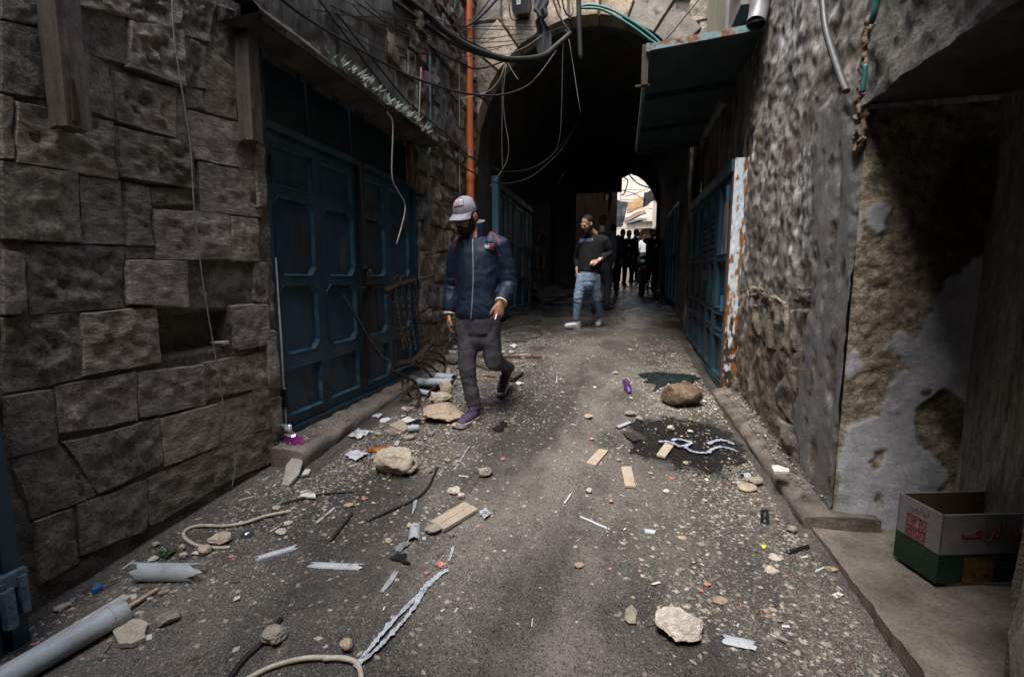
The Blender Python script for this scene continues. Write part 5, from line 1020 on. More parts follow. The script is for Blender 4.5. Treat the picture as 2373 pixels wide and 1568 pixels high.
pipe_piece('pipe_fragment', mC, (1005, 1440), (1080, 1450), 16, PVC, 'translucent white cup-shaped scrap in the lane', (.2, 2.9), jag=.01, seed=41)
pipe_piece('pipe_fragment', mB_, (1240, 450), (1325, 440), 16, PVC, 'short white pipe ring by the scored tile', (-1.4, 4.6), jag=.0, seed=43)
pipe_piece('pipe_fragment', mB_, (1290, 90), (1590, 120), 20, PVC, 'longest grey pipe under the fallen grille', (-1.57, 4.71), jag=.02, seed=47, lift=.03)
pipe_piece('pipe_fragment', mB_, (1400, 40), (1600, 95), 20, PVC, 'upper grey pipe behind the fallen grille', (-1.57, 4.71), jag=.01, seed=53, lift=.04)
pipe_piece('pipe_fragment', mB_, (1320, 150), (1490, 190), 13, PVC, 'thin grey pipe at the foot of the grille', (-1.57, 4.71), jag=.01, seed=59)
pipe_piece('pipe_fragment', mB_, (1140, 560), (1160, 520), 14, PVC, 'pointed grey pipe scrap behind the largest boulder', (.7, 2.4), jag=.015, seed=61)
# the long pipes at the lower left
lp = thing('long_pipe', gp_(mA(450, 1330)), 'long grey pipe lying at the lower left corner', 'pipe')
a, b = gp_(mA(60, 1640)), gp_(mA(790, 1215)); a.z += .042; b.z += .042
mb = MB(); mb.tube([a - (b - a) * .5, a, b], .040, 20); obj('pipe_body', mb, PVC, lp, smooth='auto')
mb = MB(); mb.tube([b - (b - a) * .14, b + (b - a) * .005], .043, 20); obj('coupling', mb, PVC, lp, smooth='auto')
a, b = gp_(mA(20, 1590)), gp_(mA(800, 1110)); a.z += .02; b.z += .02
tk = thing('cable_trunking', gp_(mA(420, 1330)), 'pinkish white cable trunking behind the long grey pipe', 'trunking')
ax = (b - a).normalized(); R_ = ax.to_track_quat('Y', 'Z').to_matrix(); L = (b - a).length
mb = MB(); mb.box((a + b) / 2 - ax * L * .2, (.045, L * 1.4, .03), R_); obj('channel', mb, flat('pinkish_white_pvc', (.44, .40, .40), .5), tk)
mb = MB(); mb.box(b + ax * .0 + Vector((.035, 0, -.01)), (.02, .16, .008), R_); obj('lid_strip', mb, flat('tan_wood_strip', (.36, .29, .21), .7), tk)
# cables and tapes on the ground
def gcable(name, m, pts, r, mat, label, cat='cable', k=8, lift=0.0):
    P = [gp_(m(*q), r * .8) for q in pts]; C_ = catmull(P, k)
    return obj(name, MB().tube(C_, r, 6), mat, smooth=True, label=label, cat=cat)
gcable('fallen_cable', mB_, [(250, 1005), (400, 965), (560, 930), (750, 915), (950, 920), (1180, 940)], .0065, BLKRUB, 'upper black cable lying in front of the largest boulder')
gcable('fallen_cable', mB_, [(915, 1145), (1100, 1060), (1300, 970), (1400, 880), (1440, 800), (1470, 725)], .009, BLKRUB, 'curved black cable lying below the largest boulder')
gcable('black_stick', mB_, [(630, 1300), (720, 1190), (800, 1090)], .008, BLKRUB, 'short straight black stick lying in the left middle ground', 'stick')
gcable('fallen_cable', mA, [(1435, 762), (1320, 762), (1220, 745), (1155, 705), (1145, 670), (1185, 638), (1260, 625), (1400, 626), (1530, 606), (1650, 566), (1775, 540)], .009, CREAMW, 'white hose bent in a loop near the left wall', 'hose')
gcable('fallen_cable', mA, [(1480, 1610), (1560, 1568), (1700, 1500), (1900, 1450), (2090, 1448), (2180, 1458)], .009, CREAMW, 'white cable across the bottom edge of the lane')
gcable('fallen_cable', mE, [(-10, 1074), (80, 1066), (160, 1076), (215, 1105), (240, 1160), (248, 1215)], .009, CREAMW, 'bent end of white cable crossing the tape')
gcable('black_stick', mD, [(1650, 605), (1730, 578), (1812, 553)], .010, BLKPL, 'flat black stick near the threshold slab', 'stick', 3)
gcable('black_strap', mA, [(1425, 1590), (1470, 1520), (1540, 1440), (1640, 1350), (1750, 1205)], .010, BLKPL, 'black strap under the grey angular stone', 'strap')
gcable('wire_loop', mC, [(10, 70), (90, 50), (190, 40), (270, 55), (290, 75), (220, 92), (100, 95), (40, 85), (120, 30), (220, 20), (290, 50)], .006, BLKRUB, 'loop of black wire on the floor behind the man', 'wire')
gcable('white_stick', mC, [(450, 1240), (475, 1205), (498, 1170)], .005, WHITEP, 'small white plastic stick in the lane', 'stick', 3)
gcable('white_stick', mC, [(395, 400), (397, 345)], .004, WHITEP, 'tiny upright white stick far up the lane', 'stick', 3)
TAPE = flat('smeared_white_tape', (.36, .40, .45), .5, bump=.9, var=.45, bscale=90)
def tape(m, pts, wpx, label, mat=TAPE, name='plastic_tape', seed=0):
    C_ = catmull([gp_(m(*q), .006) for q in pts], 10); n = len(C_); mb = MB(); vs_ = []
    for i, c in enumerate(C_):
        t = (C_[min(i + 1, n - 1)] - C_[max(0, i - 1)]).normalized(); s_ = t.cross(Vector((0, 0, 1))).normalized(); d = (c - CAM).dot(FW)
        w = wpx * d / F * (.32 + .5 * abs(nz((i * .8, seed, 0))) + .25 * nz((i * 2.3, seed, 5)))
        for k in range(5): vs_.append(c + s_ * (w * (k / 2 - 1) + .5 * w * nz((i * 1.1, seed + 9, k * .4))) + Vector((0, 0, .008 * abs(nz((i * .9, k * 1.3, seed))) + .002)))
    mb.add(vs_, [(i * 5 + k, i * 5 + k + 1, (i + 1) * 5 + k + 1, (i + 1) * 5 + k) for i in range(n - 1) for k in range(4)])
    return obj(name, mb, mat, label=label, cat='tape', group='smeared plastic tapes on the floor')
tape(mE, [(200, 1130), (300, 1010), (400, 890), (520, 760), (640, 640), (720, 545), (835, 470)], 13, 'left strand of white tape stuck to the floor in the foreground', seed=1)
tape(mE, [(205, 1135), (330, 1030), (430, 930), (540, 810), (610, 715), (690, 590), (780, 510)], 13, 'right strand of white tape stuck to the floor in the foreground', seed=4)
tape(mE, [(840, 415), (855, 370), (872, 312)], 8, 'short end of white tape above the pink scrap', seed=6)
BLT = flat('bluish_plastic_film', (.28, .31, .40), .3, bump=.6, var=.6)
tape(mC, [(1105, 812), (1180, 815), (1260, 845), (1330, 820), (1240, 795), (1200, 805)], 13, 'left coil of torn bluish plastic ribbon in the pool', BLT, seed=9)
tape(mC, [(1290, 850), (1340, 880), (1440, 890), (1490, 860), (1560, 850), (1650, 880)], 11, 'lower run of torn bluish plastic ribbon in the pool', BLT, seed=12)
tape(mC, [(1450, 830), (1500, 808), (1570, 805), (1630, 832)], 13, 'right coil of torn bluish plastic ribbon in the pool', BLT, seed=15)
tape(mB_, [(1595, 750), (1640, 690), (1680, 620), (1720, 560)], 4, 'thin streak of white tape right of the largest boulder', seed=18)
# coloured litter
pb = gp_(mC(890, 470)); bt_ = thing('plastic_bottle', pb, 'purple plastic bottle lying in the lane', 'bottle')
a, b = gp_(mC(872, 415)), gp_(mC(903, 492)); a.z += .032; b.z += .034; ax = (b - a)
PUR = flat('purple_plastic', (.075, .03, .13), .2, spec=.6)
mb = MB(); mb.tube([a, a + ax * .03, a + ax * .1, a + ax * .6, a + ax * .78, a + ax * .84], [.018, .03, .034, .034, .028, .016], 14); obj('bottle_body', mb, PUR, bt_, smooth=True)
mb = MB(); mb.ell(a + ax * .93, (.022, .022, .022)); obj('cap', mb, flat('violet_cap', (.16, .05, .42), .25, spec=.6), bt_, smooth=True)
def crumple(name, m, pts, mat, label, cat, h=.03, seed=0, parent=None, n=14):
    P = [gp_(m(*q)) for q in pts]     # four corners
    def fn(u, v):
        p = (P[0] * (1 - u) + P[1] * u) * (1 - v) + (P[3] * (1 - u) + P[2] * u) * v
        return p + Vector((.012 * nz((u * 5 + seed, v * 5, 1)), .012 * nz((u * 5, v * 5 + seed, 2)), .006 + h * (.5 + .8 * fz((u * 3 + seed, v * 3, 0), 3)) * (.3 + .7 * sin(pi * min(max(u, .1), .9)))))
    return obj(name, MB().grid(fn, n, n), mat, parent, label=label, cat=cat)
cb = thing('snack_wrapper', gp_(mB_(350, 715)), 'bright purple foil snack pouch beside the doorstep', 'wrapper')
Q_ = [atG(*mB_(x, y)) for x, y in ((395, 722), (300, 690))]
p0 = gp_(mB_(360, 700)); 
MAG = nmat('magenta_foil', [(.3, (.10, .012, .09)), (.6, (.26, .02, .17)), (.8, (.38, .05, .22))], scale=14, rough=(.2, .4), bump=.5, bdist=.006, bscale=40, layers=[(30, .68, .72, (.65, .38, .06), (1, 1, 1), None)], speck=.1)
def pouch(u, v):
    y_ = v * .21; w_ = .075 * (1 - .25 * v)
    return p0 + Vector(((u - .5) * 2 * w_ - .07 * v, .02 + .05 * v + .02 * sin(u * pi) * -1.2 + .008 * nz((u * 6, v * 6, 0)), .012 + y_ + .004 * nz((u * 7, v * 9, 3))))
mb = MB(); mb.grid(lambda u, v: pouch(u, v * .72), 12, 12); mb.grid(lambda u, v: pouch(u, v * .72) + Vector((0, .035 * sin(u * pi), 0)), 12, 12); obj('pouch', mb, MAG, cb, smooth=True)
mb = MB(); mb.grid(lambda u, v: pouch(u * .75 - .02, .72 + v * .33) + Vector((-.012 * v, .01 * sin(v * 8), 0)), 8, 6); obj('foil_top', mb, flat('silver_foil', (.62, .62, .64), .25, metal=.6, bump=.5), cb)
mb = MB(); q = pouch(.2, .98); mb.tube([q, q + Vector((-.07, -.01, .025))], .006, 6); obj('straw', mb, flat('green_straw', (.02, .34, .22), .4), cb)
mb = MB()
for k, s0 in enumerate((.55, .68, .8)): mb.tube(catmull([pouch(s0, .10) + Vector((0, -.006, 0)), pouch(s0 + .07, .2) + Vector((0, -.006, 0)), pouch(s0 + .02, .32) + Vector((0, -.006, 0)), pouch(s0 + .1, .36) + Vector((0, -.006, 0))], 5), .004, 5)
obj('lettering', mb, WHITEP, cb)
pp = thing('printed_paper', gp_(mB_(835, 640)), 'crumpled white paper with a blue print near the largest boulder', 'paper')
crumple('sheet', mB_, [(740, 640), (830, 600), (925, 628), (830, 690)], flat('wet_paper', (.50, .52, .58), .7, bump=.3), None, None, .012, 2, pp)
crumple('print', mB_, [(785, 635), (835, 612), (890, 630), (830, 660)], flat('blue_print', (.05, .06, .28), .6, var=.5), None, None, .012, 2, pp)
for v in pp.children[1].data.vertices: v.co.z += .006
crumple('foil_strip', mB_, [(905, 605), (1000, 575), (1095, 568), (960, 612)], flat('orange_foil', (.36, .12, .02), .4, var=.6), 'orange patterned foil strip behind the largest boulder', 'wrapper', .012, 5)
crumple('plastic_fluff', mB_, [(770, 490), (850, 440), (970, 455), (860, 512)], flat('white_film', (.50, .50, .52), .4, bump=.8, var=.5), 'crumpled white film beside the doorstep end', 'plastic', .035, 9, n=22)
crumple('paper_scrap', mB_, [(1180, 270), (1220, 250), (1290, 258), (1240, 292)], flat('red_white_paper', (.55, .40, .42), .6, var=.6, vscale=60), 'red and white paper scrap left of the grille foot', 'paper', .012, 13)
crumple('paper_scrap', mB_, [(955, 330), (1000, 308), (1045, 315), (1010, 345)], flat('pale_blue_paper', (.42, .46, .50), .6), 'pale bluish scrap by the doorstep edge', 'paper', .015, 16)
crumple('plastic_bag', mA, [(955, 825), (1040, 775), (1115, 790), (1040, 836)], flat('dark_green_bag', (.03, .06, .025), .4, var=.5), 'dark green torn bag at the foot of the near wall', 'plastic', .02, 19)
crumple('plastic_film', mE, [(1045, 90), (1090, 65), (1130, 100), (1080, 140)], flat('clear_film', (.34, .37, .40), .2, var=.5), 'clear crumpled film right of the tile boards', 'plastic', .015, 22)
crumple('plastic_film', mB_, [(1120, 1370), (1200, 1310), (1260, 1330), (1170, 1400)], flat('dull_film', (.18, .18, .18), .3), 'dull grey film beside the crushed pipe end', 'plastic', .012, 25)
crumple('yellow_scrap', mD, [(1450, 572), (1465, 553), (1488, 562), (1468, 588)], flat('yellow_plastic', (.55, .55, .03), .5), 'tiny bright yellow scrap in the right foreground', 'scrap', .015, 28, n=6)
CORAL = flat('coral_plastic', (.50, .22, .18), .7, var=.4)
CL = ['below the upper black cable', 'at the upper end of the white tape', 'left of the white tape end', 'right of the upright tile', 'below the upright tile', 'above the right foreground stone', 'beside another just above the right foreground stone', 'left of the dark pool', 'far up the middle of the lane', 'right of the walking man\'s front shoe', 'left of the white cup scrap']
for k, (m, x, y, w) in enumerate([(mB_, 895, 975, 36), (mE, 785, 445, 55), (mE, 690, 505, 25), (mC, 1200, 1075, 28), (mC, 775, 1233, 20), (mD, 1030, 860, 40), (mD, 980, 908, 22), (mC, 640, 798, 26), (mC, 20, 942, 16), (mB_, 1985, 665, 20), (mD, 280, 208, 22)]):
    w *= .8; o = crumple('coral_scrap', m, [(x - w, y), (x, y - w * .5), (x + w, y), (x, y + w * .5)], CORAL, 'coral-pink plastic scrap ' + CL[k], 'scrap', .008, 30 + k, n=6); o['group'] = 'coral-pink scraps on the floor'
mb = MB(); p_ = gp_(mA(604, 1028)); mb.tube([p_, p_ + Vector((0, 0, .015))], .016, 12); obj('bottle_cap', mb, flat('blue_cap', (.03, .14, .42), .35), label='blue bottle cap near the left wall', cat='bottle cap')
mb = MB(); p_ = gp_(mA(1538, 682)); mb.ell(p_ + Vector((0, 0, .004)), (.028, .028, .018)); obj('metal_dome', mb, flat('chrome_dome', (.35, .35, .38), .15, metal=.9), smooth=True, label='small shiny metal dome beside the white hose', cat='scrap')
mb = MB(); P_ = [gp_(mC(x, y), .004) for x, y in ((1826, 1385), (1828, 1292), (1862, 1292), (1866, 1385))]
for k in range(4): mb.tube([P_[k], P_[(k + 1) % 4]], .008, 5)
mb.tube([P_[0].lerp(P_[1], .45), P_[3].lerp(P_[2], .45)], .007, 5); obj('plastic_buckle', mb, BLKPL, label='rectangular black plastic buckle near the kerb', cat='buckle')
# planks, trunking and boards strewn behind the man
def plank2(m, a, b, w, th, mat, label, lift=0.0, cat='plank', name='fallen_plank', dz=0.0):
    A, B = gp_(m(*a)), gp_(m(*b)); ax = (B - A).normalized(); R2 = ax.to_track_quat('Y', 'Z').to_matrix()
    c = (A + B) / 2 + Vector((0, 0, th / 2 + dz + lift)); mb = MB(); mb.box(c, (w, (B - A).length, th), R2, jit=.004)
    return obj(name, mb, mat, label=label, cat=cat, group='planks and trim fallen behind the man')
plank2(mF, (1185, 868), (1300, 880), .06, .03, WOODB, 'short brown plank left of the man\'s knee', .02)
plank2(mF, (1430, 830), (1830, 838), .05, .03, WOODB, 'longest brown plank right of the man\'s knee')
plank2(mF, (1430, 885), (1540, 925), .09, .03, nmat('green_board', [(.3, (.05, .055, .035)), (.7, (.12, .11, .075))], scale=9, bump=.4), 'greenish board behind the man\'s rear leg')
plank2(mF, (1610, 985), (1672, 945), .16, .035, nmat('dark_slab', [(.3, (.055, .05, .042)), (.7, (.10, .09, .075))], scale=9, bump=.4), 'dark flat block behind the lifted shoe', .02)
plank2(mF, (1183, 775), (1300, 785), .05, .025, WHITEP, 'upper white trim strip left of the man\'s legs', .03)
plank2(mF, (1185, 795), (1300, 802), .05, .025, PLASTER, 'lower white trim strip left of the man\'s legs')
plank2(mF, (1190, 825), (1290, 822), .04, .012, TILE, 'cream batten under the white trim strips')
plank2(mF, (1610, 700), (1720, 690), .14, .015, nmat('wet_board', [(.3, (.04, .038, .034)), (.7, (.09, .085, .075))], scale=9), 'dark board far behind the man, nearest the passage door')
plank2(mF, (1600, 735), (1740, 728), .10, .015, bpy.data.materials['wet_board'], 'dark board lying just in front of the farther one')
plank2(mF, (1240, 900), (1245, 955), .05, .012, TILE, 'cream strip standing behind the grey pipes')
plank2(mF, (1480, 950), (1540, 960), .05, .02, WOODB, 'splintered brown stub by the rear shoe')
plank2(mF, (560, 1280), (640, 1305), .05, .012, BLKPL, 'black flat strip at the near end of the doorstep', .0)
plank2(mF, (985, 1272), (1070, 1248), .05, .008, BLKPL, 'black strip across the scored tile', .025)
plank2(mF, (1690, 830), (1760, 828), .035, .01, PVC, 'pale strip on the longest brown plank', .03)
for k, (x, y, w) in enumerate(((1655, 760, 30), (1580, 800, 24), (1470, 760, 26), (1640, 800, 18), (1590, 1000, 28), (1690, 998, 30))):
    o = crumple('paper_scrap', mF, [(x - w, y), (x, y - w * .4), (x + w, y), (x, y + w * .4)], PLASTER, 'white scrap ' + ['on the far planks', 'just above the longest plank', 'between the walking man\'s legs', 'below the far planks', 'beside the lifted shoe', 'right of the dark flat block'][k], 'scrap', .02, 60 + k, n=8); o['group'] = 'white scraps behind the man'
# ------------------------------------------------------------------ loose chips: countable ones singly, the grit as one mass
random.seed(99)
chips = [boulder(9, 300 + k, 1, .12) for k in range(6)]
for k, me in enumerate(chips):
    me.name = 'stone_chip'; me.materials.append(ROCK[k % 4])
def dens(x, y):
    d = .35 + .65 * sm(.35, .9, abs(x + .35)) ; 
    d += 1.3 * sm(-.9, -1.6, x) * sm(2.3, 3.0, y) * sm(6.0, 4.8, y)
    d += .9 * sm(-1.0, -1.75, x) + .7 * sm(.2, .75, x) * (y < 4.8)
    d *= 1 - .55 * sm(.5, .15, abs(x + .25 - .25 * nz((y * .6, 0, 0))))
    if y > 5.2: d *= max(.05, 1 - (y - 5.2) * .42)
    if -1.6 < x < -.7 and y < 2.3: d *= .55
    return d * (.25 + 1.5 * max(0, .45 + fz((x * 2.1, y * 2.1, 8), 4)))
def spot():
    while True:
        y = 1.0 + (random.random() ** .75) * 6.2; x = random.uniform(-2.04, .86)
        if x < -1.75 and 2.4 < y < 4.75: continue
        if x > .80 and y > 2.3: continue
        if ((x - .46) / .4) ** 2 + ((y - 3.28) / .5) ** 2 < .9 + .5 * nz((x * 6, y * 6, 0)) and random.random() < .9: continue
        if random.random() * 2.0 < dens(x, y): return x, y
for k in range(300):
    x, y = spot()
    if k % 5 < 2:
        while not (-1.9 < x < -.95 and 2.6 < y < 5.8): x, y = spot()
    s_ = random.choice((.014, .018, .022, .022, .028, .036, .045)) * random.uniform(.8, 1.2)
    o = bpy.data.objects.new('stone_chip', chips[k % 6]); col.objects.link(o); o.location = (x, y, gnd(x, y) - .002); o.rotation_euler = (0, 0, random.uniform(0, 6.28)); o.scale = (s_ * random.uniform(.8, 1.5), s_, s_ * random.uniform(.35, .7))
    tag(o, 'small pale chip of broken stone on the alley floor', 'stone chip', 'small stone chips scattered over the alley floor')
mb = MB(); OC = [(1, 0, 0), (-1, 0, 0), (0, 1, 0), (0, -1, 0), (0, 0, 1), (0, 0, -.4)]
OF = [(0, 2, 4), (2, 1, 4), (1, 3, 4), (3, 0, 4), (2, 0, 5), (1, 2, 5), (3, 1, 5), (0, 3, 5)]
for k in range(100000):
    x, y = spot(); s_ = .0018 + .0100 * random.random() ** 4.0; a = random.uniform(0, 6.28); ca, sa = cos(a), sin(a); z = gnd(x, y); ex = random.uniform(.8, 1.7); ez = random.uniform(.3, .8)
    mb.mi = random.choice((0, 0, 0, 0, 1, 2, 2, 2, 1, 0)) if random.random() > .004 else 4
    vs_ = []
    for (p, q, r) in OC:
        j = random.uniform(.75, 1.2); p *= s_ * ex * j; q *= s_ * j; vs_.append((x + p * ca - q * sa, y + p * sa + q * ca, z + r * s_ * ez * j))
    mb.add(vs_, OF)
for k in range(900):       # splinters, fibres and scraps of paper in the grit
    x, y = spot(); z = gnd(x, y) + .002; a = random.uniform(0, 6.28); L_ = random.uniform(.012, .045); w_ = random.uniform(.0012, .003)
    if k % 4 == 0: L_ *= .5; w_ = L_ * random.uniform(.3, .8)
    mb.mi = random.choice((5, 5, 3, 6)) if k % 4 else random.choice((6, 6, 7, 7, 0, 0, 2)); c_, s_ = cos(a), sin(a)
    mb.add([(x + c_ * p - s_ * q, y + s_ * p + c_ * q, z + r) for p, q, r in ((-L_, -w_, 0), (L_, -w_, random.uniform(0, .006)), (L_ * .9, w_, random.uniform(0, .008)), (-L_, w_, random.uniform(0, .004)))], [(0, 1, 2, 3)])
obj('gravel', mb, [GRITA, GRITB, GRITC, MORTAR, CORAL, WOODB, PLASTER, PVC], label='pale grit and gravel strewn over the alley floor', kind='stuff')
mb = MB()
for k in range(2600):
    y = random.uniform(2.45, 4.4); x = random.uniform(.89, 1.0) if k % 2 else -random.uniform(1.9, 2.08); s_ = .002 + .007 * random.random() ** 3; z = (.265 + (.375 - .265) * (y - 2.34) / 2.08) if x > 0 else .30; mb.mi = random.choice((0, 1, 2, 2))
    mb.add([(x + p * s_ * random.uniform(.8, 1.3), y + q * s_ * random.uniform(.8, 1.5), z + .002 + r * s_ * .6) for p, q, r in OC], OF)
obj('gravel', mb, [GRITA, GRITB, GRITC], label='grit lying on the kerb and the doorstep', kind='stuff')
# ------------------------------------------------------------------ carton in the niche
bx = thing('carton', (1.16, 2.0, .18), 'open printed cardboard box, white over green, in the right niche', 'box')
zb = .19; b0, b1 = atZ(2070, 1285, zb), atZ(2168, 1352, zb); sx_ = (b1 - b0); per = Vector((-sx_.y, sx_.x, 0)).normalized(); per = per if per.x > 0 else -per
H_ = .27; b2 = b1 + per * .40; b3 = b0 + per * .40
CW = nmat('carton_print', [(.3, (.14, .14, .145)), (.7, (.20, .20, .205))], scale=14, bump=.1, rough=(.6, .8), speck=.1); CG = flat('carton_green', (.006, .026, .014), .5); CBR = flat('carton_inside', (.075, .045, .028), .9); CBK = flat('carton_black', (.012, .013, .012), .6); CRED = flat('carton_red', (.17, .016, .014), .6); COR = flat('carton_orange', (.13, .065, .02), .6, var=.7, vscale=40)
up = Vector((0, 0, 1))
def wallp(a, b, f0, f1, z0, z1, off, n): return [a.lerp(b, f0) + up * z0 + n * off, a.lerp(b, f1) + up * z0 + n * off, a.lerp(b, f1) + up * z1 + n * off, a.lerp(b, f0) + up * z1 + n * off]
for (a, b) in ((b0, b1), (b1, b2), (b2, b3), (b3, b0)):
    n = (b - a).cross(up).normalized(); n = n if n.dot((a + b) / 2 - (b0 + b2) / 2) > 0 else -n
    zc_ = .115
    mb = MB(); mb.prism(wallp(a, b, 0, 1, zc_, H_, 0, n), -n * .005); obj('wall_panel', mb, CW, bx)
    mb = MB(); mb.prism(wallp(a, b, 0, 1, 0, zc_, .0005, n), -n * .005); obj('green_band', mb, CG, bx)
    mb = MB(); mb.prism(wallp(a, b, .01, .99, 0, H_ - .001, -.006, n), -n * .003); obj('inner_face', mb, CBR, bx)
n1 = (b1 - b0).cross(up).normalized(); n1 = n1 if n1.dot(b0 - b3) > 0 else -n1
n2 = (b2 - b1).cross(up).normalized(); n2 = n2 if n2.dot(b1 - b0) > 0 else -n2
# handling marks: a grid of six red squares with pictograms
for r in range(2):
    for c in range(3):
        f0 = .24 + c * .15; z0 = .118 + (1 - r) * .048; mb = MB(); q = wallp(b0, b1, f0, f0 + .14, z0, z0 + .045, .002, n1)
        for k in range(4): mb.tube([q[k], q[(k + 1) % 4]], .0014, 4)
        cen = sum(q, Vector()) / 4; ex_ = (q[1] - q[0]); ez_ = (q[3] - q[0])
        if (r, c) == (0, 0): mb.tube([cen - ex_ * .2 - ez_ * .3, cen - ex_ * .2 + ez_ * .3], .0018, 4); mb.tube([cen + ex_ * .2 - ez_ * .3, cen + ex_ * .2 + ez_ * .3], .0018, 4)
        else: mb.tube([cen + ex_ * .28 * cos(t * .7 + c) + ez_ * .28 * sin(t * .7 + c) for t in range(9 if (r, c) != (0, 1) else 5)], .0018, 4)
        obj('handling_mark', mb, CRED, bx)
mb = MB(); mb.prism(wallp(b1, b2, .25, .55, .0, .10, .001, n2), n2 * .001); obj('fruit_picture', mb, COR, bx)
mb = MB(); mb.prism(wallp(b1, b2, .55, .99, .0, .09, .001, n2), n2 * .001); obj('black_panel', mb, CBK, bx)
AR = '\ufe90\ufecf\ufe8d\ufeae\ufedf\ufe8d \ufeee\ufe91\ufe83'   # Arabic brand line in visual order, joined forms
def arabic(a, b, f, z, size, n, mat):
    ex_ = (b - a).normalized(); M_ = Matrix((( ex_.x, 0, n.x, 0), (ex_.y, 0, n.y, 0), (0, 1, 0, 0), (0, 0, 0, 1)))
    strokes = ABU; o0 = a.lerp(b, f) + up * z + n * .003
    mb = MB()
    for s_ in strokes: mb.tube(catmull([o0 + ex_ * (x * size) + up * (y * size) for x, y in s_], 4) if len(s_) > 2 else [o0 + ex_ * (x * size) + up * (y * size) for x, y in s_], size * .042, 4)
    obj('lettering', mb, mat, bx)
# pen strokes of the two words, read right to left: abu ar-raghib
ABU = [[(3.3, 0), (3.3, .75)], [(3.22, .9), (3.38, .95)], [(3.05, .28), (3.02, .02), (2.85, 0), (2.62, .02)], [(2.84, -.2), (2.85, -.22)], [(2.62, .02), (2.55, .22), (2.42, .2), (2.45, .02), (2.62, .02)], [(2.62, .02), (2.55, -.25), (2.35, -.28)],
       [(2.05, 0), (2.05, .75)], [(1.85, .75), (1.85, .05), (1.7, 0), (1.6, .02)], [(1.62, .22), (1.5, .0), (1.4, -.25), (1.22, -.28)], [(1.15, 0), (1.15, .75)],
       [(.98, .18), (.95, .0), (.8, .0)], [(.8, .0), (.66, .22), (.78, .34), (.92, .24), (.7, .02), (.5, 0), (.2, 0), (.0, .06), (.0, .3)], [(.78, .52), (.79, .54)], [(.24, -.2), (.25, -.22)]]
arabic(b1, b2, .20, .185, .075, n2, CRED); arabic(b0, b1, .32, .235, .022, n1, CRED)
# ------------------------------------------------------------------ people
from mathutils.bvhtree import BVHTree
def remesh(mb, voxel, it=3, name='body'):
    me = mb.mesh(name); o = bpy.data.objects.new('tmp', me); col.objects.link(o)
    m = o.modifiers.new('r', 'REMESH'); m.mode = 'VOXEL'; m.voxel_size = voxel; m.use_smooth_shade = True
    if it: s_ = o.modifiers.new('s', 'SMOOTH'); s_.iterations = it; s_.factor = .5
    dg = bpy.context.evaluated_depsgraph_get(); out = bpy.data.meshes.new_from_object(o.evaluated_get(dg)); bpy.data.objects.remove(o); bpy.data.meshes.remove(me)
    out.name = name; out.polygons.foreach_set('use_smooth', [True] * len(out.polygons)); out.materials.clear(); return out
def wrinkle(me, amp, fs, seed=0, fold=None):
    me.update(); N_ = [v.normal.copy() for v in me.vertices]
    for v, n in zip(me.vertices, N_):
        p = v.co; d = amp * fz((p.x * fs + seed, p.y * fs, p.z * fs * .55), 3)
        if fold:
            for (c, r, dirv, freq, a) in fold:
                k = (p - c).length / r
                if k < 1:
                    q = p - c; dn = dirv.normalized(); al = q.dot(dn); pe = (q - dn * al).length
                    g = nz((al * freq * .30 + 1.5 * nz((p.x * 7, p.y * 7, p.z * 7)), pe * 5, p.x * 4)); d += a * 2.2 * (1 - k) ** 1.5 * (.30 - abs(g)) * 1.6
        v.co = p + n * d
    me.update()
def frame_of(f, u):
    f = Vector(f).normalized(); u = Vector(u); u = (u - f * u.dot(f)).normalized(); r = f.cross(u); return Matrix((r, f, u)).transposed()
def head_parts(mb, C, R, s=1.0):
    T = lambda x, y, z: C + R @ Vector((x * s, y * s, z * s))
    E_ = lambda c, r: mb.ell(T(*c), tuple(k * s for k in r), R, 16, 12)
    E_((0, -.012, .042), (.076, .096, .084)); E_((0, .028, -.022), (.064, .074, .086)); E_((0, .046, -.078), (.046, .05, .042))
    mb.tube([T(0, .094, .018), T(0, .112, -.012), T(0, .108, -.028)], [.009 * s, .015 * s, .012 * s], 8); E_((0, .108, -.024), (.018, .012, .010))
    E_((0, .088, .026), (.054, .016, .011)); E_((0, .090, -.056), (.024, .013, .006)); E_((0, .089, -.067), (.021, .012, .007)); E_((.04, .066, -.018), (.024, .022, .022)); E_((-.04, .066, -.018), (.024, .022, .022))
    for k in (1, -1): E_((k * .078, -.008, -.006), (.011, .026, .036))
    return T
def hand_parts(mb, W, d, n, s, curl=.5, thumb=1, spread=.0):
    """W wrist, d towards the knuckles, n palm normal (fingers curl towards it), s towards the thumb"""
    d, n = Vector(d).normalized(), Vector(n); n = (n - d * n.dot(d)).normalized(); s = d.cross(n).normalized() * thumb
    mb.tube([W - d * .02, W + d * .02, W + d * .06, W + d * .092], [(.026, .020), (.034, .019), (.043, .018), (.040, .015)], 12, up=s)
    for k, (o, L) in enumerate(((.030, .072), (.010, .080), (-.011, .075), (-.031, .058))):
        b = W + d * (.088 - .006 * abs(k - 1.2)) + s * o; a = curl * (1 + .12 * k); P = [b]
        for j, f in enumerate((.45, .32, .23)):
            an = a * (j + .7); P.append(P[-1] + (d * cos(an) + n * sin(an)) * L * f)
        mb.tube([b - d * .02] + P, [.0105, .0105, .0095, .0088, .0070], 8)
    b = W + d * .028 + s * .030
    mb.tube([b - d * .01, b + d * .028 + s * .022 + n * .008, b + d * .055 + s * .026 + n * .020, b + d * .075 + s * .020 + n * .030], [.014, .0125, .011, .008], 8)
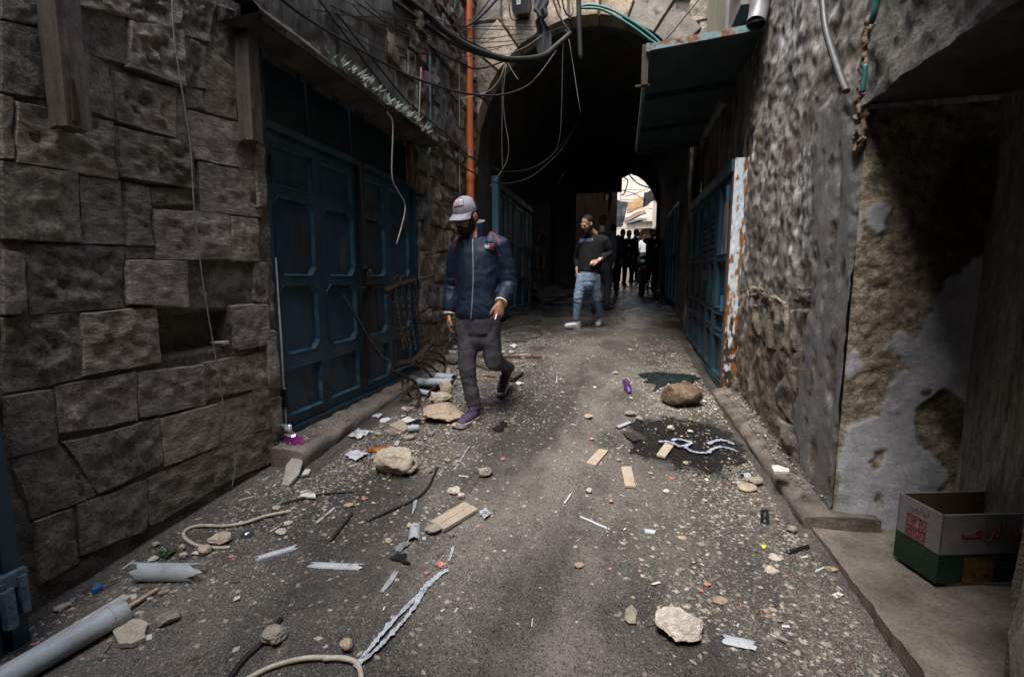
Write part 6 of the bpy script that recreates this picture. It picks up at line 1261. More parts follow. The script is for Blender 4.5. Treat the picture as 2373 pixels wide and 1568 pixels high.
def shoe(parent, A, toe, up, cu, cs, L=.285, name='shoe', acc=None, H=1.0):
    """A = point under the ankle on the sole plane, toe = direction of the toe, up = sole normal"""
    t = Vector(toe).normalized(); u = Vector(up); u = (u - t * u.dot(t)).normalized(); s = t.cross(u)
    P = lambda x, y, z: A + s * x + t * y + u * z
    out = [(-.034, -.075), (-.040, -.02), (-.040, .05), (-.050, .12), (-.048, .165), (-.030, .20), (0, .212), (.028, .202), (.044, .17), (.046, .12), (.038, .05), (.038, -.02), (.032, -.075), (0, -.088)]
    k = L / .30
    so = MB(); n = len(out)
    so.add([P(x * k * .97, y * k, 0) for x, y in out] + [P(x * k * 1.04, y * k * 1.01, .026 + (.01 if y > .18 else 0)) for x, y in out], [tuple(range(n)), tuple(range(2 * n - 1, n - 1, -1))] + [(i, (i + 1) % n, n + (i + 1) % n, n + i) for i in range(n)])
    sh = obj(name, remesh(up_mesh(P, k, H), .006, 4, 'shoe_upper'), cu, parent)
    o = obj('sole', so, cs); o.parent = sh
    if acc:
        la = MB()
        for j in range(5): la.tube([P(-.022 * k, (.045 + .02 * j) * k, (.090 - .011 * j) * k), P(0, (.05 + .02 * j) * k, (.099 - .011 * j) * k), P(.022 * k, (.045 + .02 * j) * k, (.090 - .011 * j) * k)], .0035, 5)
        l = obj('laces', la, acc); l.parent = sh
    return sh
def up_mesh(P, k, H):
    m = MB(); m.tube([P(0, y * k, z * k) for y, z in ((-.072, .045), (-.03, .05), (.04, .048), (.10, .042), (.155, .036), (.198, .030))], [(.040 * k, .030 * k), (.046 * k, .036 * k), (.043 * k, .042 * k), (.034 * k, .046 * k), (.026 * k, .044 * k), (.012 * k, .025 * k)], 14, up=P(0, 0, 1) - P(0, 0, 0))
    m.tube([P(0, -.025 * k, .05), P(0, -.02 * k, .085 * H), P(0, -.015 * k, .112 * H)], [(.048 * k, .038), (.046 * k, .036), (.044 * k, .037)], 12, up=P(0, 1, 0) - P(0, 0, 0)); return m
def person(label, J, sk, top_m, leg_m, shoe_m, sole_m, hair_m, voxel=.006, cloth_vox=.011, tr=None, ar=None, lr=None, beard=None, hands=True, group=None, top_name='jacket', wr=(.006, 9), folds=None, lfolds=None, hs=1.0, laces=None, cuff=0.0, sleeve=1.0):
    base = (J['an'][0] + J['an'][1]) / 2
    t = thing('person', (base.x, base.y, gz(base.y)), label, 'person', group)
    RH = frame_of(J['face'], J['hup']); C = J['head']
    b = MB(); T = head_parts(b, C, RH, hs)
    sh, el, wrs, hip, kn, an = J['sh'], J['el'], J['wr'], J['hip'], J['kn'], J['an']
    nk = J['neck']; pel = (hip[0] + hip[1]) / 2; chest = (sh[0] + sh[1]) / 2
    side = (sh[1] - sh[0]).normalized()
    b.tube([T(0, -.02, -.04), T(0, -.025, -.09), nk, chest + Vector((0, 0, -.03))], [.052 * hs, .052 * hs, .058, .08], 14)
    b.tube([chest + Vector((0, 0, -.02)), chest.lerp(pel, .5), pel], [(.15, .085), (.13, .08), (.14, .08)], 14, up=side)
    for k in (0, 1):
        b.tube([sh[k], el[k], wrs[k]], [.045, .036, .026], 10); b.tube([hip[k], kn[k], an[k]], [.07, .05, .036], 10); b.tube([chest + (sh[k] - chest) * .5, sh[k]], [.06, .045], 10)
        if hands:
            hd_ = J['hd'][k]; hand_parts(b, wrs[k], hd_[0], hd_[1], None, hd_[2], hd_[3])
    obj('body', remesh(b, voxel, 3), sk, t)
    # top garment
    m = MB(); tr = tr or [(0, .185, .125), (.25, .175, .12), (.6, .185, .125), (.85, .17, .11), (1.0, .10, .085)]
    bot = J.get('hem', pel); topc = nk + Vector((0, 0, -.01))
    m.tube([bot.lerp(topc, q[0]) for q in tr], [(q[1], q[2]) for q in tr], 20, up=side)
    ar = ar or (.078, .066, .056, .046)
    for k in (0, 1):
        out = (sh[k] - chest).normalized(); e = wrs[k].lerp(el[k], 1 - sleeve) if sleeve < 1 else wrs[k]
        m.tube([chest.lerp(sh[k], .45) + Vector((0, 0, .0)), sh[k] - Vector((0, 0, .015)), sh[k].lerp(el[k], .45), el[k], el[k].lerp(e, .55), e.lerp(el[k], .06)], [.095, ar[0] * 1.05, ar[0], ar[1], ar[2], ar[3]], 14)
    me = remesh(m, cloth_vox, 4, top_name); wrinkle(me, wr[0], wr[1], 3, folds)
    tp = obj(top_name, me, top_m, t)
    # trousers
    m = MB(); lr = lr or (.098, .082, .068, .062)
    m.tube([pel + Vector((0, 0, .10)), pel + Vector((0, 0, .02)), pel - Vector((0, 0, .07))], [(.150, .11), (.158, .115), (.142, .105)], 18, up=side)
    m.ell(pel - Vector((0, 0, .10)), (.10, .10, .10), None, 14, 10)
    for k in (0, 1):
        m.tube([hip[k] + Vector((0, 0, .02)), hip[k].lerp(kn[k], .45), kn[k], kn[k].lerp(an[k], .5), an[k].lerp(kn[k], .02)], [lr[0], lr[0] * .92, lr[1], lr[2], lr[3]], 14)
        if cuff: m.tube([an[k].lerp(kn[k], .02), an[k].lerp(kn[k], -.16)], [cuff, cuff], 12)
    me = remesh(m, cloth_vox, 3, 'trousers'); wrinkle(me, wr[0] * .8, wr[1] * 1.2, 9, lfolds); tro = obj('trousers', me, leg_m, t)
    for k in (0, 1): shoe(t, J['sole'][k], J['toe'][k], J['sup'][k], shoe_m, sole_m, acc=laces)
    if hair_m:
        h = MB(); h.ell(T(0, -.022, .052), (.081 * hs, .093 * hs, .083 * hs), RH, 20, 14); h.ell(T(0, -.05, -.005), (.072 * hs, .06 * hs, .075 * hs), RH, 16, 10); obj('hair', remesh(h, .009, 2), hair_m, t)
    if beard:
        h = MB(); h.ell(T(0, .048, -.085), (.056 * hs, .058 * hs, .047 * hs), RH, 16, 12)
        for k in (1, -1): h.ell(T(k * .052, .02, -.05), (.022, .042, .056), RH, 12, 10)
        h.ell(T(0, .094, -.046), (.034, .016, .009), RH, 12, 8); obj('beard', remesh(h, .007, 2), beard, t)
    for k in (1, -1):
        e = MB(); e.ell(T(k * .031, .0885, .004), (.015, .008, .006), RH, 10, 6); obj('eye', e, EYEM, t)
    return t, T, RH, tp, tro
SKIN1 = nmat('skin_tan', [(.3, (.30, .15, .095)), (.7, (.42, .235, .165))], scale=22, rough=(.5, .65), bump=.1, bdist=.002, speck=.08)
SKIN2 = nmat('skin_light', [(.3, (.34, .185, .125)), (.7, (.46, .27, .19))], scale=22, rough=(.5, .65), bump=.1, bdist=.002, speck=.08)
EYEM = flat('eye_dark', (.02, .014, .012), .3)
HAIR = nmat('dark_hair', [(.3, (.008, .007, .006)), (.7, (.022, .017, .014))], scale=60, rough=(.6, .8), bump=.6, bdist=.004, bscale=150)
NAVY = nmat('navy_nylon', [(.3, (.005, .013, .030)), (.7, (.008, .020, .044))], scale=6, rough=(.5, .68), bump=.2, bdist=.006, bscale=18, spec=.35, speck=.08, crease=(6, (1, 1, .7), .022))
GREYT = nmat('charcoal_trousers', [(.3, (.040, .038, .046)), (.7, (.062, .058, .07))], scale=9, rough=(.6, .8), bump=.12, bdist=.004, bscale=30, speck=.1, crease=(8, (1, 1, .5), .022))
PURSH = flat('purple_grey_knit', (.062, .05, .095), .8, bump=.4, bscale=200); SOLEW = flat('white_sole', (.50, .48, .46), .7); BLKCL = nmat('black_cotton', [(.3, (.006, .006, .007)), (.7, (.013, .013, .014))], scale=12, rough=(.75, .95), bump=.15, bdist=.003, speck=.15)
JEANS = nmat('washed_jeans', [(.3, (.19, .275, .38)), (.55, (.24, .335, .45)), (.75, (.30, .40, .52))], scale=24, stretch=(1, 1, .6), rough=(.8, .95), bump=.25, bdist=.003, bscale=120, speck=.2, crease=(11, (1, 1, 1.6), .025))
WHSH = flat('white_leather', (.55, .57, .60), .5, var=.15)
A_ = lambda x, y, d: atY(x, y, d)
gnorm = Vector((0, -SLOPE, 1)).normalized()
# --- man in the navy jacket, walking towards the camera
toeR = atG(1086, 1003); 
J1 = dict(head=A_(1080, 501, 3.40), face=Vector((-.36, -.86, -.42)), hup=Vector((-.04, -.30, .95)), neck=A_(1104, 546, 3.46), sh=[A_(1060, 573, 3.47), A_(1163, 565, 3.45)], el=[A_(1049, 662, 3.53), A_(1179, 658, 3.50)], wr=[A_(1041, 728, 3.46), A_(1160, 702, 3.33)],
          hd=[(Vector((.02, -.12, -1)), Vector((.9, .3, 0)), .35, 1), (Vector((-.10, -.2, -1)), Vector((-.75, .65, .0)), .75, -1)],
          hem=A_(1106, 738, 3.46), hip=[A_(1080, 752, 3.45), A_(1136, 752, 3.47)], kn=[A_(1083, 858, 3.40), A_(1143, 838, 3.44)], an=[A_(1093, 958, 3.26), A_(1163, 895, 3.90)],
          toe=[Vector((-.28, -1, -.02)), Vector((-.1, -.72, -.62))], sup=[gnorm, Vector((-.05, -.66, .74))], sole=[Vector((0, 0, 0)), Vector((0, 0, 0))])
s0 = atG(1096, 976); s0.z += .006; J1['sole'][0] = s0; J1['an'][0] = s0 + Vector((.0, .03, .12))
sl = atG(1158, 926); J1['sole'][1] = sl + Vector((.02, .17, .155)); J1['an'][1] = J1['sole'][1] + Vector((.0, .07, .09))
fold1 = [(J1['el'][0], .15, Vector((.2, 0, 1)), 90, .012), (J1['el'][1], .18, Vector((.4, .2, 1)), 85, .014), (J1['hem'] + Vector((0, 0, .07)), .28, Vector((.35, 0, 1)), 60, .010), (J1['sh'][1] + Vector((-.05, -.05, -.22)), .2, Vector((1, 0, .45)), 40, .008), (J1['sh'][0] + Vector((.06, -.05, -.25)), .2, Vector((1, 0, -.5)), 40, .008)]
lf1 = [(J1['kn'][0], .24, Vector((.3, 0, 1)), 60, .007), (J1['kn'][1], .22, Vector((-.5, 0, 1)), 60, .006), (J1['hip'][0] + Vector((.03, 0, -.1)), .2, Vector((.9, 0, .6)), 60, .010), (J1['an'][0] + Vector((0, 0, .08)), .16, Vector((.2, 0, 1)), 80, .008), (J1['hip'][1] + Vector((-.04, 0, -.12)), .2, Vector((-.9, 0, .6)), 60, .008)]
m1, T1, R1, jk1, tro1 = person('man in a navy zip jacket and grey cap walking with a cigarette', J1, SKIN1, NAVY, GREYT, PURSH, SOLEW, HAIR, .0065, .010, tr=[(0, .148, .112), (.06, .162, .12), (.3, .156, .115), (.62, .164, .118), (.82, .158, .110), (.93, .112, .09), (1.0, .075, .075)],
    ar=(.069, .064, .060, .047), lr=(.080, .067, .058, .054), beard=HAIR, wr=(.009, 7), folds=fold1, lfolds=lf1, cuff=.048, laces=BLKCL)
def on(bvh, x, y, off=.003):
    h = bvh.ray_cast(CAM, ray(x, y).normalized()); 
    if h[0] is None:
        h = bvh.find_nearest(CAM + ray(x, y).normalized() * on.d)
        if h[0] is None or h[3] > .05: return None
    else: on.d = (h[0] - CAM).length
    n = h[1] if h[1].dot(CAM - h[0]) > 0 else -h[1]
    return h[0] + n * off
on.d = 3.5
def bvh_of(o):
    me = o.data; M_ = o.matrix_world; bpy.context.view_layer.update(); M_ = o.matrix_world
    return BVHTree.FromPolygons([M_ @ v.co for v in me.vertices], [tuple(p.vertices) for p in me.polygons])
def seam(bvh, pts, r, mat, parent, name, k=8, off=.001):
    P = []
    C_ = catmull([Vector((x, y, 0)) for x, y in pts], k)
    for c in C_:
        p = on(bvh, c.x, c.y, off)
        if p is not None and (not P or (p - P[-1]).length < .12): P.append(p)
    if len(P) > 1: return obj(name, MB().tube(P, r, 5), mat, parent)
def decal(bvh, fn, nu, nv, mat, parent, name, off=.003):
    mb = MB(); vs_ = []; ok = True
    for j in range(nv + 1):
        for i in range(nu + 1):
            p = on(bvh, *fn(i / nu, j / nv), off); ok = ok and p is not None; vs_.append(p if p is not None else Vector())
    if not ok: return None
    w = nu + 1; mb.add(vs_, [(j * w + i, j * w + i + 1, (j + 1) * w + i + 1, (j + 1) * w + i) for j in range(nv) for i in range(nu)]); return obj(name, mb, mat, parent)
def decal_text(bvh, body, fn, mat, parent, name='lettering', off=.004, shear=0.0, bold=0.0):
    """lettering laid on a curved surface: fn maps text coordinates 0..1 to a sight line"""
    c = bpy.data.curves.new(name, 'FONT'); c.body = body; c.size = 1; c.shear = shear; c.resolution_u = 2; c.offset = bold
    t = bpy.data.objects.new(name, c); col.objects.link(t); bpy.context.view_layer.update(); me = bpy.data.meshes.new_from_object(t); bpy.data.objects.remove(t)
    xs = [v.co.x for v in me.vertices]; ys = [v.co.y for v in me.vertices]; x0, x1, y0, y1 = min(xs), max(xs), min(ys), max(ys); bad = False
    for v in me.vertices:
        p = on(bvh, *fn((v.co.x - x0) / (x1 - x0), (v.co.y - y0) / (y1 - y0)), off)
        if p is None: bad = True
        else: v.co = p
    if bad: return None
    me.materials.clear(); return obj(name, me, mat, parent)
REDP = flat('red_piping', (.55, .03, .03), .5); ZIP = flat('zip_silver', (.36, .38, .42), .35, metal=.5); CREAMC = flat('cream_lining', (.55, .50, .40), .8)
B1 = bvh_of(jk1)
K6 = .2032
j6 = lambda x, y: (984.8 + x * K6, 434.5 + y * K6)     # crop at 1700,750
seam(B1, [j6(*q) for q in ((545, 515), (545, 700), (550, 900), (550, 1060), (540, 1280), (525, 1500))], .0055, ZIP, jk1, 'zip')
seam(B1, [j6(*q) for q in ((665, 462), (740, 495), (800, 545), (835, 610), (850, 660))], .0024, REDP, jk1, 'piping')
seam(B1, [j6(*q) for q in ((405, 555), (360, 620), (335, 690), (328, 720))], .0024, REDP, jk1, 'piping')
seam(B1, [j6(*q) for q in ((852, 765), (855, 790))], .0035, REDP, jk1, 'piping'); seam(B1, [j6(*q) for q in ((355, 1080), (345, 1100))], .0035, REDP, jk1, 'piping')
quad = lambda x0, y0, x1, y1: (lambda u, v: j6(x0 + (x1 - x0) * u, y1 + (y0 - y1) * v))
decal(B1, quad(685, 642, 788, 704), 8, 5, flat('navy_patch', (.01, .014, .05), .6), jk1, 'logo_patch', .002)
decal(B1, quad(688, 656, 737, 690), 5, 4, flat('patch_white', (.70, .70, .72), .6), jk1, 'logo_white', .004); decal(B1, quad(737, 656, 785, 690), 5, 4, flat('patch_red', (.55, .02, .03), .6), jk1, 'logo_red', .004)
for k in range(4):
    for y in (645, 697): decal(B1, quad(694 + k * 25, y - 3, 706 + k * 25, y + 3), 2, 2, bpy.data.materials['patch_white'], jk1, 'logo_letter', .004)
# collar, cuffs
nk = J1['neck']; mb = MB(); P_ = []
for k in range(15):
    a = -2.75 + 5.5 * k / 14; P_.append(nk + Vector((.066 * sin(a), .064 * cos(a) - .012 + .0, .0 + .02 * cos(a))))
mb.grid(lambda u, v: P_[int(u * 14)] + Vector((P_[int(u * 14)].x - nk.x, P_[int(u * 14)].y - nk.y, 0)) * (.12 * v) + Vector((0, 0, -.04 + .14 * v)), 14, 4); obj('collar', mb, NAVY, jk1, smooth=True)
mb = MB(); mb.grid(lambda u, v: P_[int(u * 14)] * 1.0 + Vector((P_[int(u * 14)].x - nk.x, P_[int(u * 14)].y - nk.y, 0)) * (-.06 + .10 * v) + Vector((0, 0, -.02 + .124 * v)), 14, 4); obj('collar_lining', mb, CREAMC, jk1, smooth=True)
for k in (0, 1):
    w, e = J1['wr'][k], J1['el'][k]; mb = MB(); mb.tube([w.lerp(e, .055), w.lerp(e, .005)], [.047, .046], 14); obj('cuff', mb, CREAMC, jk1)
# cap, glasses, cigarette
CAPM = flat('grey_twill', (.25, .245, .285), .85, bump=.3, bscale=200); cp1 = MB()
Cap = lambda x, y, z: T1(x, y, z)
cap = thing('tmp', (0, 0, 0), 'x', 'x'); bpy.data.objects.remove(cap)
mb = MB(); vs_ = []; nn, mm = 24, 10
for j in range(mm + 1):
    th = (pi / 2 + .12) * j / mm
    for i in range(nn):
        ph = 2 * pi * i / nn; r = 1 + .02 * cos(6 * ph) * sin(th); vs_.append(T1(.084 * r * sin(th) * cos(ph), -.008 + .102 * r * sin(th) * sin(ph), .046 + .098 * cos(th)))
mb.add(vs_, [(j * nn + i, (j + 1) * nn + i, (j + 1) * nn + (i + 1) % nn, j * nn + (i + 1) % nn) for j in range(mm) for i in range(nn)]); cap_o = obj('cap', mb, CAPM, m1, smooth=True)
mb = MB()
def brim(u, v, dz=0):
    a = (u - .5) * 2.5; r0 = (.084 * sin(a), .10 * cos(a) - .008); r1 = (.088 * sin(a) * (1 + .0 * v), .10 * cos(a) * 1 + .070 * max(0, cos(a)) ** .7 - .008)
    x = r0[0] + (r1[0] - r0[0]) * v; y = r0[1] + (r1[1] - r0[1]) * v; return T1(x, y, .044 - .020 * v - .022 * (sin(a) ** 2) * v + dz)
mb.grid(lambda u, v: brim(u, v), 16, 5); mb.grid(lambda u, v: brim(u, v, -.004), 16, 5); o = obj('cap_brim', mb, CAPM, None, smooth=True); o.parent = cap_o
BC = bvh_of(cap_o)
pq = lambda x0, y0, x1, y1: (lambda u, v: j6(x0 + (x1 - x0) * u, y1 + (y0 - y1) * v - (x0 + (x1 - x0) * u - 375) * .16))
for (bx_, mt, of) in (((312, 140, 440, 218), flat('patch_navy_edge', (.03, .03, .10), .7), .003), ((318, 146, 434, 212), flat('patch_cream', (.60, .57, .58), .7), .005)):
    decal(BC, pq(*bx_), 10, 6, mt, cap_o, 'cap_patch', of)
decal_text(BC, 'POSITIVE', pq(322, 160, 430, 192), flat('patch_ink', (.04, .03, .13), .7), cap_o, off=.007, bold=.02)
decal(BC, pq(330, 197, 425, 206), 6, 2, flat('patch_red_line', (.45, .04, .06), .7), cap_o, 'patch_line', .007)
gl = MB()
for k in (1, -1): gl.tube([T1(k * .033 + .026 * cos(a * .45), .106 + .004 * cos(a * .45), -.002 + .018 * sin(a * .45)) for a in range(15)], .0024, 5); gl.tube([T1(k * .058, .105, .004), T1(k * .078, .0, .008)], .0024, 5)
gl.tube([T1(-.008, .112, .002), T1(.008, .112, .002)], .0024, 5); g_ = obj('glasses', gl, BLKPL, m1)
le = MB()
for k in (1, -1): le.ell(T1(k * .033, .106, -.002), (.024, .0012, .016), R1, 14, 8)
l_ = obj('lens', le, flat('lens_glass', (.30, .32, .34), .08, alpha=.35, spec=.6)); l_.parent = g_
w = J1['wr'][1]; mb = MB(); q0 = A_(1151, 728, 3.29); mb.tube([q0 + Vector((.01, .03, .03)), q0, q0 + Vector((-.004, -.03, -.035))], .005, 8); obj('cigarette', mb, flat('cigarette_paper', (.75, .74, .70), .7), label='lit white cigarette between the fingers of the man in the navy jacket', cat='cigarette')
# --- man in the black sweatshirt
D2 = 7.45
J2 = dict(head=A_(1361, 519, D2 - .12), face=Vector((-.62, -.66, -.42)), hup=Vector((-.1, -.35, .93)), neck=A_(1377, 541, D2), sh=[A_(1350, 559, D2 + .02), A_(1402, 556, D2)], el=[A_(1338, 598, D2 + .16), A_(1412, 588, D2 + .06)], wr=[A_(1337, 628, D2 + .05), A_(1386, 604, D2 - .14)],
          hd=[(Vector((-.05, -.1, -1)), Vector((1, .2, 0)), .4, 1), (Vector((-.93, -.28, -.22)), Vector((-.1, .6, -.75)), .6, 1)],
          hem=A_(1364, 630, D2), hip=[A_(1350, 640, D2), A_(1378, 640, D2)], kn=[A_(1340, 692, D2 - .0), A_(1384, 690, D2 + .18)], an=[A_(1327, 744, D2 - .2), A_(1389, 738, D2 + .2)],
          toe=[Vector((-.82, -.6, .16)), Vector((-.22, -1, 0))], sup=[Vector((.2, -.1, 1)), gnorm], sole=[None, None])
s0 = atG(1330, 761); s0.z += .01; J2['sole'][0] = s0 + Vector((.02, .02, .0)); J2['an'][0] = J2['sole'][0] + Vector((.01, -.01, .13))
s1 = atG(1391, 752); s1.z += .006; J2['sole'][1] = s1; J2['an'][1] = s1 + Vector((.0, .03, .12))
lf2 = [(J2['kn'][0], .3, Vector((.3, 0, 1)), 60, .014), (J2['kn'][1], .3, Vector((-.3, 0, 1)), 60, .014), (J2['hip'][0] + Vector((0, 0, -.1)), .2, Vector((.8, 0, .7)), 50, .012)]
m2, T2, R2_, jk2, tro2 = person('man in a black lettered sweatshirt, blue jeans and white trainers', J2, SKIN2, BLKCL, JEANS, WHSH, WHSH, HAIR, .0075, .012, tr=[(0, .175, .125), (.2, .18, .13), (.6, .188, .13), (.84, .175, .115), (.95, .12, .09), (1.0, .07, .07)], ar=(.076, .064, .054, .045), lr=(.088, .070, .058, .052), beard=nmat('short_beard', [(.3, (.02, .012, .009)), (.7, (.05, .03, .02))], scale=80), folds=[(J2['el'][1], .2, Vector((.5, 0, 1)), 70, .010)], lfolds=lf2, laces=SOLEW, sleeve=.72)
B2 = bvh_of(jk2)
K7 = .19947
j7 = lambda x, y: (1274.5 + x * K7, 475.0 + y * K7)
decal_text(B2, 'JUST DO IT.', lambda u, v: j7(345 + 163 * u, 440 - 40 * v - 14 * u + (1 - u) * 0), flat('lilac_print', (.20, .20, .42), .7), jk2, off=.006, shear=.25, bold=.03)
w, e = J2['wr'][1], J2['el'][1]; wt = MB(); wt.tube([w.lerp(e, .10), w.lerp(e, .19)], .036, 14); o = obj('wristwatch', wt, flat('watch_steel', (.6, .6, .62), .2, metal=.8), m2)
mb = MB(); mb.tube([w.lerp(e, .145) + Vector((0, -.036, .01)), w.lerp(e, .145) + Vector((0, -.046, .012))], .021, 14); f_ = obj('watch_face', mb, flat('watch_dial', (.65, .65, .66), .25), None); f_.parent = o
mb = MB(); q = w + Vector((-.93, -.28, -.22)).normalized() * .10 + Vector((0, -.02, -.01)); mb.tube([q + Vector((-.004, 0, 0)), q + Vector((.006, 0, 0))], .013, 10); obj('ring', mb, bpy.data.materials['watch_steel'], m2)
# --- people further up the passage
def stand(x, yd, d, heading, H=1.72, arms=((0, 0), (0, 0)), stride=0.0, head_turn=0.0, bow=.1):
    """joints of a standing or striding person at the sight line x, yd (feet) and distance d; heading 0 looks back at the camera"""
    p = atY(x, yd, d); p.z = gnd(p.x, p.y); s = H / 1.75
    Rz = Matrix.Rotation(heading, 3, 'Z'); L = lambda a, b, c: p + Rz @ Vector((a * s, b * s, c * s))     # local: -y is forward
    f = Rz @ Vector((sin(head_turn), -cos(head_turn), -bow)); J = dict(head=L(0, -.03, 1.635), face=f, hup=Vector((0, 0, 1)), neck=L(0, .02, 1.47), sh=[L(-.185, .01, 1.42), L(.185, .01, 1.42)], hem=L(0, 0, .90), hip=[L(-.09, 0, .90), L(.09, 0, .90)])
    J['el'] = [L(-.24, .05 + arms[0][0], 1.14 + arms[0][1] * .3), L(.24, .05 + arms[1][0], 1.14 + arms[1][1] * .3)]
    J['wr'] = [L(-.22 + .1 * arms[0][1], -.03 - arms[0][1] * .22, .90 + arms[0][1] * .30), L(.22 - .1 * arms[1][1], -.03 - arms[1][1] * .22, .90 + arms[1][1] * .30)]
    J['hd'] = [(Rz @ Vector((.1, -.15 - arms[0][1], -1 + arms[0][1])), Rz @ Vector((.9, .2, 0)), .4, 1), (Rz @ Vector((-.1, -.15 - arms[1][1], -1 + arms[1][1])), Rz @ Vector((-.9, .2, 0)), .4, -1)]
    J['kn'] = [L(-.10, -.03 - stride * .5, .50), L(.10, -.03 + stride * .4, .50)]; J['an'] = [L(-.10, .04 - stride, .11), L(.10, .04 + stride, .11)]
    J['sole'] = [L(-.10, .02 - stride, .004), L(.10, .02 + stride, .004)]; J['toe'] = [Rz @ Vector((-.2, -1, 0)), Rz @ Vector((.2, -1, 0))]; J['sup'] = [gnorm, gnorm]
    return J
GP = 'people walking up the passage'
DKJ = flat('charcoal_jacket', (.022, .024, .028), .85); DKN = flat('dark_navy_cloth', (.012, .014, .022), .85); GREYP = flat('slate_tracksuit', (.05, .052, .065), .85); WHC = flat('white_shirt', (.55, .57, .62), .8); BLJ = flat('dark_jeans', (.05, .07, .11), .9); BLKS = flat('black_shoe', (.012, .012, .012), .5)
kw = dict(voxel=.011, cloth_vox=.016, group=GP)
pa, *_ = person('person in a charcoal hooded jacket close behind the lettered sweatshirt', stand(1392, 700, 9.6, pi * .96, 1.86, stride=.18), SKIN1, DKJ, GREYP, BLKS, BLKS, HAIR, **kw)
for (x, y, d, hd_, H, lab, tm, lm, st, am) in [
    (1418, 660, 12.6, pi, 1.80, 'tall person all in black walking away on the left of the passage', DKN, BLKCL, .22, ((0, 0), (0, 0))),
    (1440, 648, 15.6, .2, 1.74, 'person in a dark cap and clothes standing mid passage', DKJ, BLKCL, .05, ((0, .3), (0, .3))),
    (1455, 645, 16.2, -.3, 1.72, 'person in black facing the far group', BLKCL, DKN, .08, ((0, 0), (0, .2))),
    (1470, 644, 17.0, pi * .55, 1.78, 'person in a dark jacket with white shoulder stripes', DKN, DKN, .08, ((0, .2), (0, 0))),
    (1491, 632, 24.0, pi, 1.70, 'distant person in a white shirt in the daylight beyond the passage', WHC, BLJ, .1, ((0, 0), (0, 0))),
    (1508, 655, 14.4, .5, 1.70, 'person in black at the right side holding up a phone', BLKCL, BLKCL, .02, ((0, 1.0), (0, 1.0)))]:
    t_, T_, *_r = person(lab, stand(x, y, d, hd_, H, am, st), SKIN2, tm, lm, BLKS, BLKS, HAIR, **kw)
    if 'cap' in lab:
        mb = MB(); mb.tube([T_(0, .05, .075), T_(0, .17, .05)], [(.075, .012), (.06, .008)], 10, up=(0, 0, 1)); obj('cap', mb, BLKCL, t_)
    if 'stripes' in lab:
        Bp = _r[1]; me = Bp.data; J_ = stand(x, y, d, hd_, H, am, st)
        for k in (-1, 0, 1):
            mb = MB(); s_ = J_['sh'][1]; e = J_['el'][1]; mb.tube([s_ + Vector((.05 + k * .018, -.085, .03)), s_.lerp(e, .5) + Vector((.05 + k * .018, -.088, 0))], .005, 5); obj('sleeve_stripe', mb, WHC, t_)
# ------------------------------------------------------------------ far end of the passage and the street beyond
FARST = nmat('pale_far_stone', [(.3, (.42, .38, .33)), (.6, (.55, .51, .46)), (.8, (.62, .59, .55))], scale=2, bump=.4, bdist=.02, bscale=9, rough=(.8, .95))  # pale stone shared by the far street fronts
fb = thing('far_building', (1.5, 33, gz(33)), 'pale stone building with an arch closing the street beyond the passage', 'building')
FY = 33.0
mb = MB()
def fq(x0, x1, z0, z1, y=FY): mb.add([(x0, y, z0), (x1, y, z0), (x1, y, z1), (x0, y, z1)], [(0, 1, 2, 3)])
fq(-14, 1.0, 0, 13); fq(2.6, 14, 0, 13)
N_ = 16
for k in range(N_):
    a0, a1 = pi * k / N_, pi * (k + 1) / N_; x0, x1 = 1.8 - .8 * cos(a0), 1.8 - .8 * cos(a1); z0, z1 = 4.0 + .8 * sin(a0), 4.0 + .8 * sin(a1)
    mb.add([(x0, FY, z0), (x1, FY, z1), (x1, FY, 13), (x0, FY, 13)], [(0, 1, 2, 3)]); mb.add([(x0, FY, z0), (x1, FY, z1), (x1, FY + .7, z1), (x0, FY + .7, z0)], [(0, 1, 2, 3)])
obj('wall', mb, FARST, fb)
mb = MB(); mb.box((1.8, FY + .8, 3), (1.9, .1, 4)); obj('arch_door', mb, WOODB, fb)
random.seed(41)
for r in range(11):
    x = -3 + (r % 2) * .3
    while x < 5.5:
        w = random.uniform(.5, .9); z = 2.4 + r * .62
        if not (.9 < x + w / 2 < 2.7 and z < 4.7):
            m_ = MB(); m_.box((x + w / 2, FY - .03, z), (w - .03, .10, .59), jit=.008); obj('stone', m_, FARST, fb)
        x += w
mb = MB(); mb.box((1.8, FY - .15, 5.15), (3.2, .35, .3)); obj('string_course', mb, FARST, fb)
for s, lab in ((-1, 'left'), (1, 'right')):
    sbx = -2.15 if s < 0 else 1.55
    t_ = thing('street_house', (sbx, 24, gz(24)), 'pale stone house front along the %s of the far street' % lab, 'building')
    mb = MB(); mb.add([(sbx, YE + .02, 0), (sbx + s * .3, 33, 0), (sbx + s * .3, 33, 11), (sbx, YE + .02, 11)], [(0, 1, 2, 3)]); obj('wall', mb, FARST, t_)
    for k in range(3):
        m_ = MB(); m_.box((sbx + s * (.05 + .1 * k) - s * .03, 19.5 + k * 4, gz(19.5 + k * 4) + 1.2), (.12, 1.9, 2.3)); obj('shutter', m_, nmat('brown_shutter', [(.3, (.06, .04, .025)), (.7, (.13, .095, .06))], scale=6, stretch=(1, 1, .2)) if 'brown_shutter' not in bpy.data.materials else bpy.data.materials['brown_shutter'], t_)
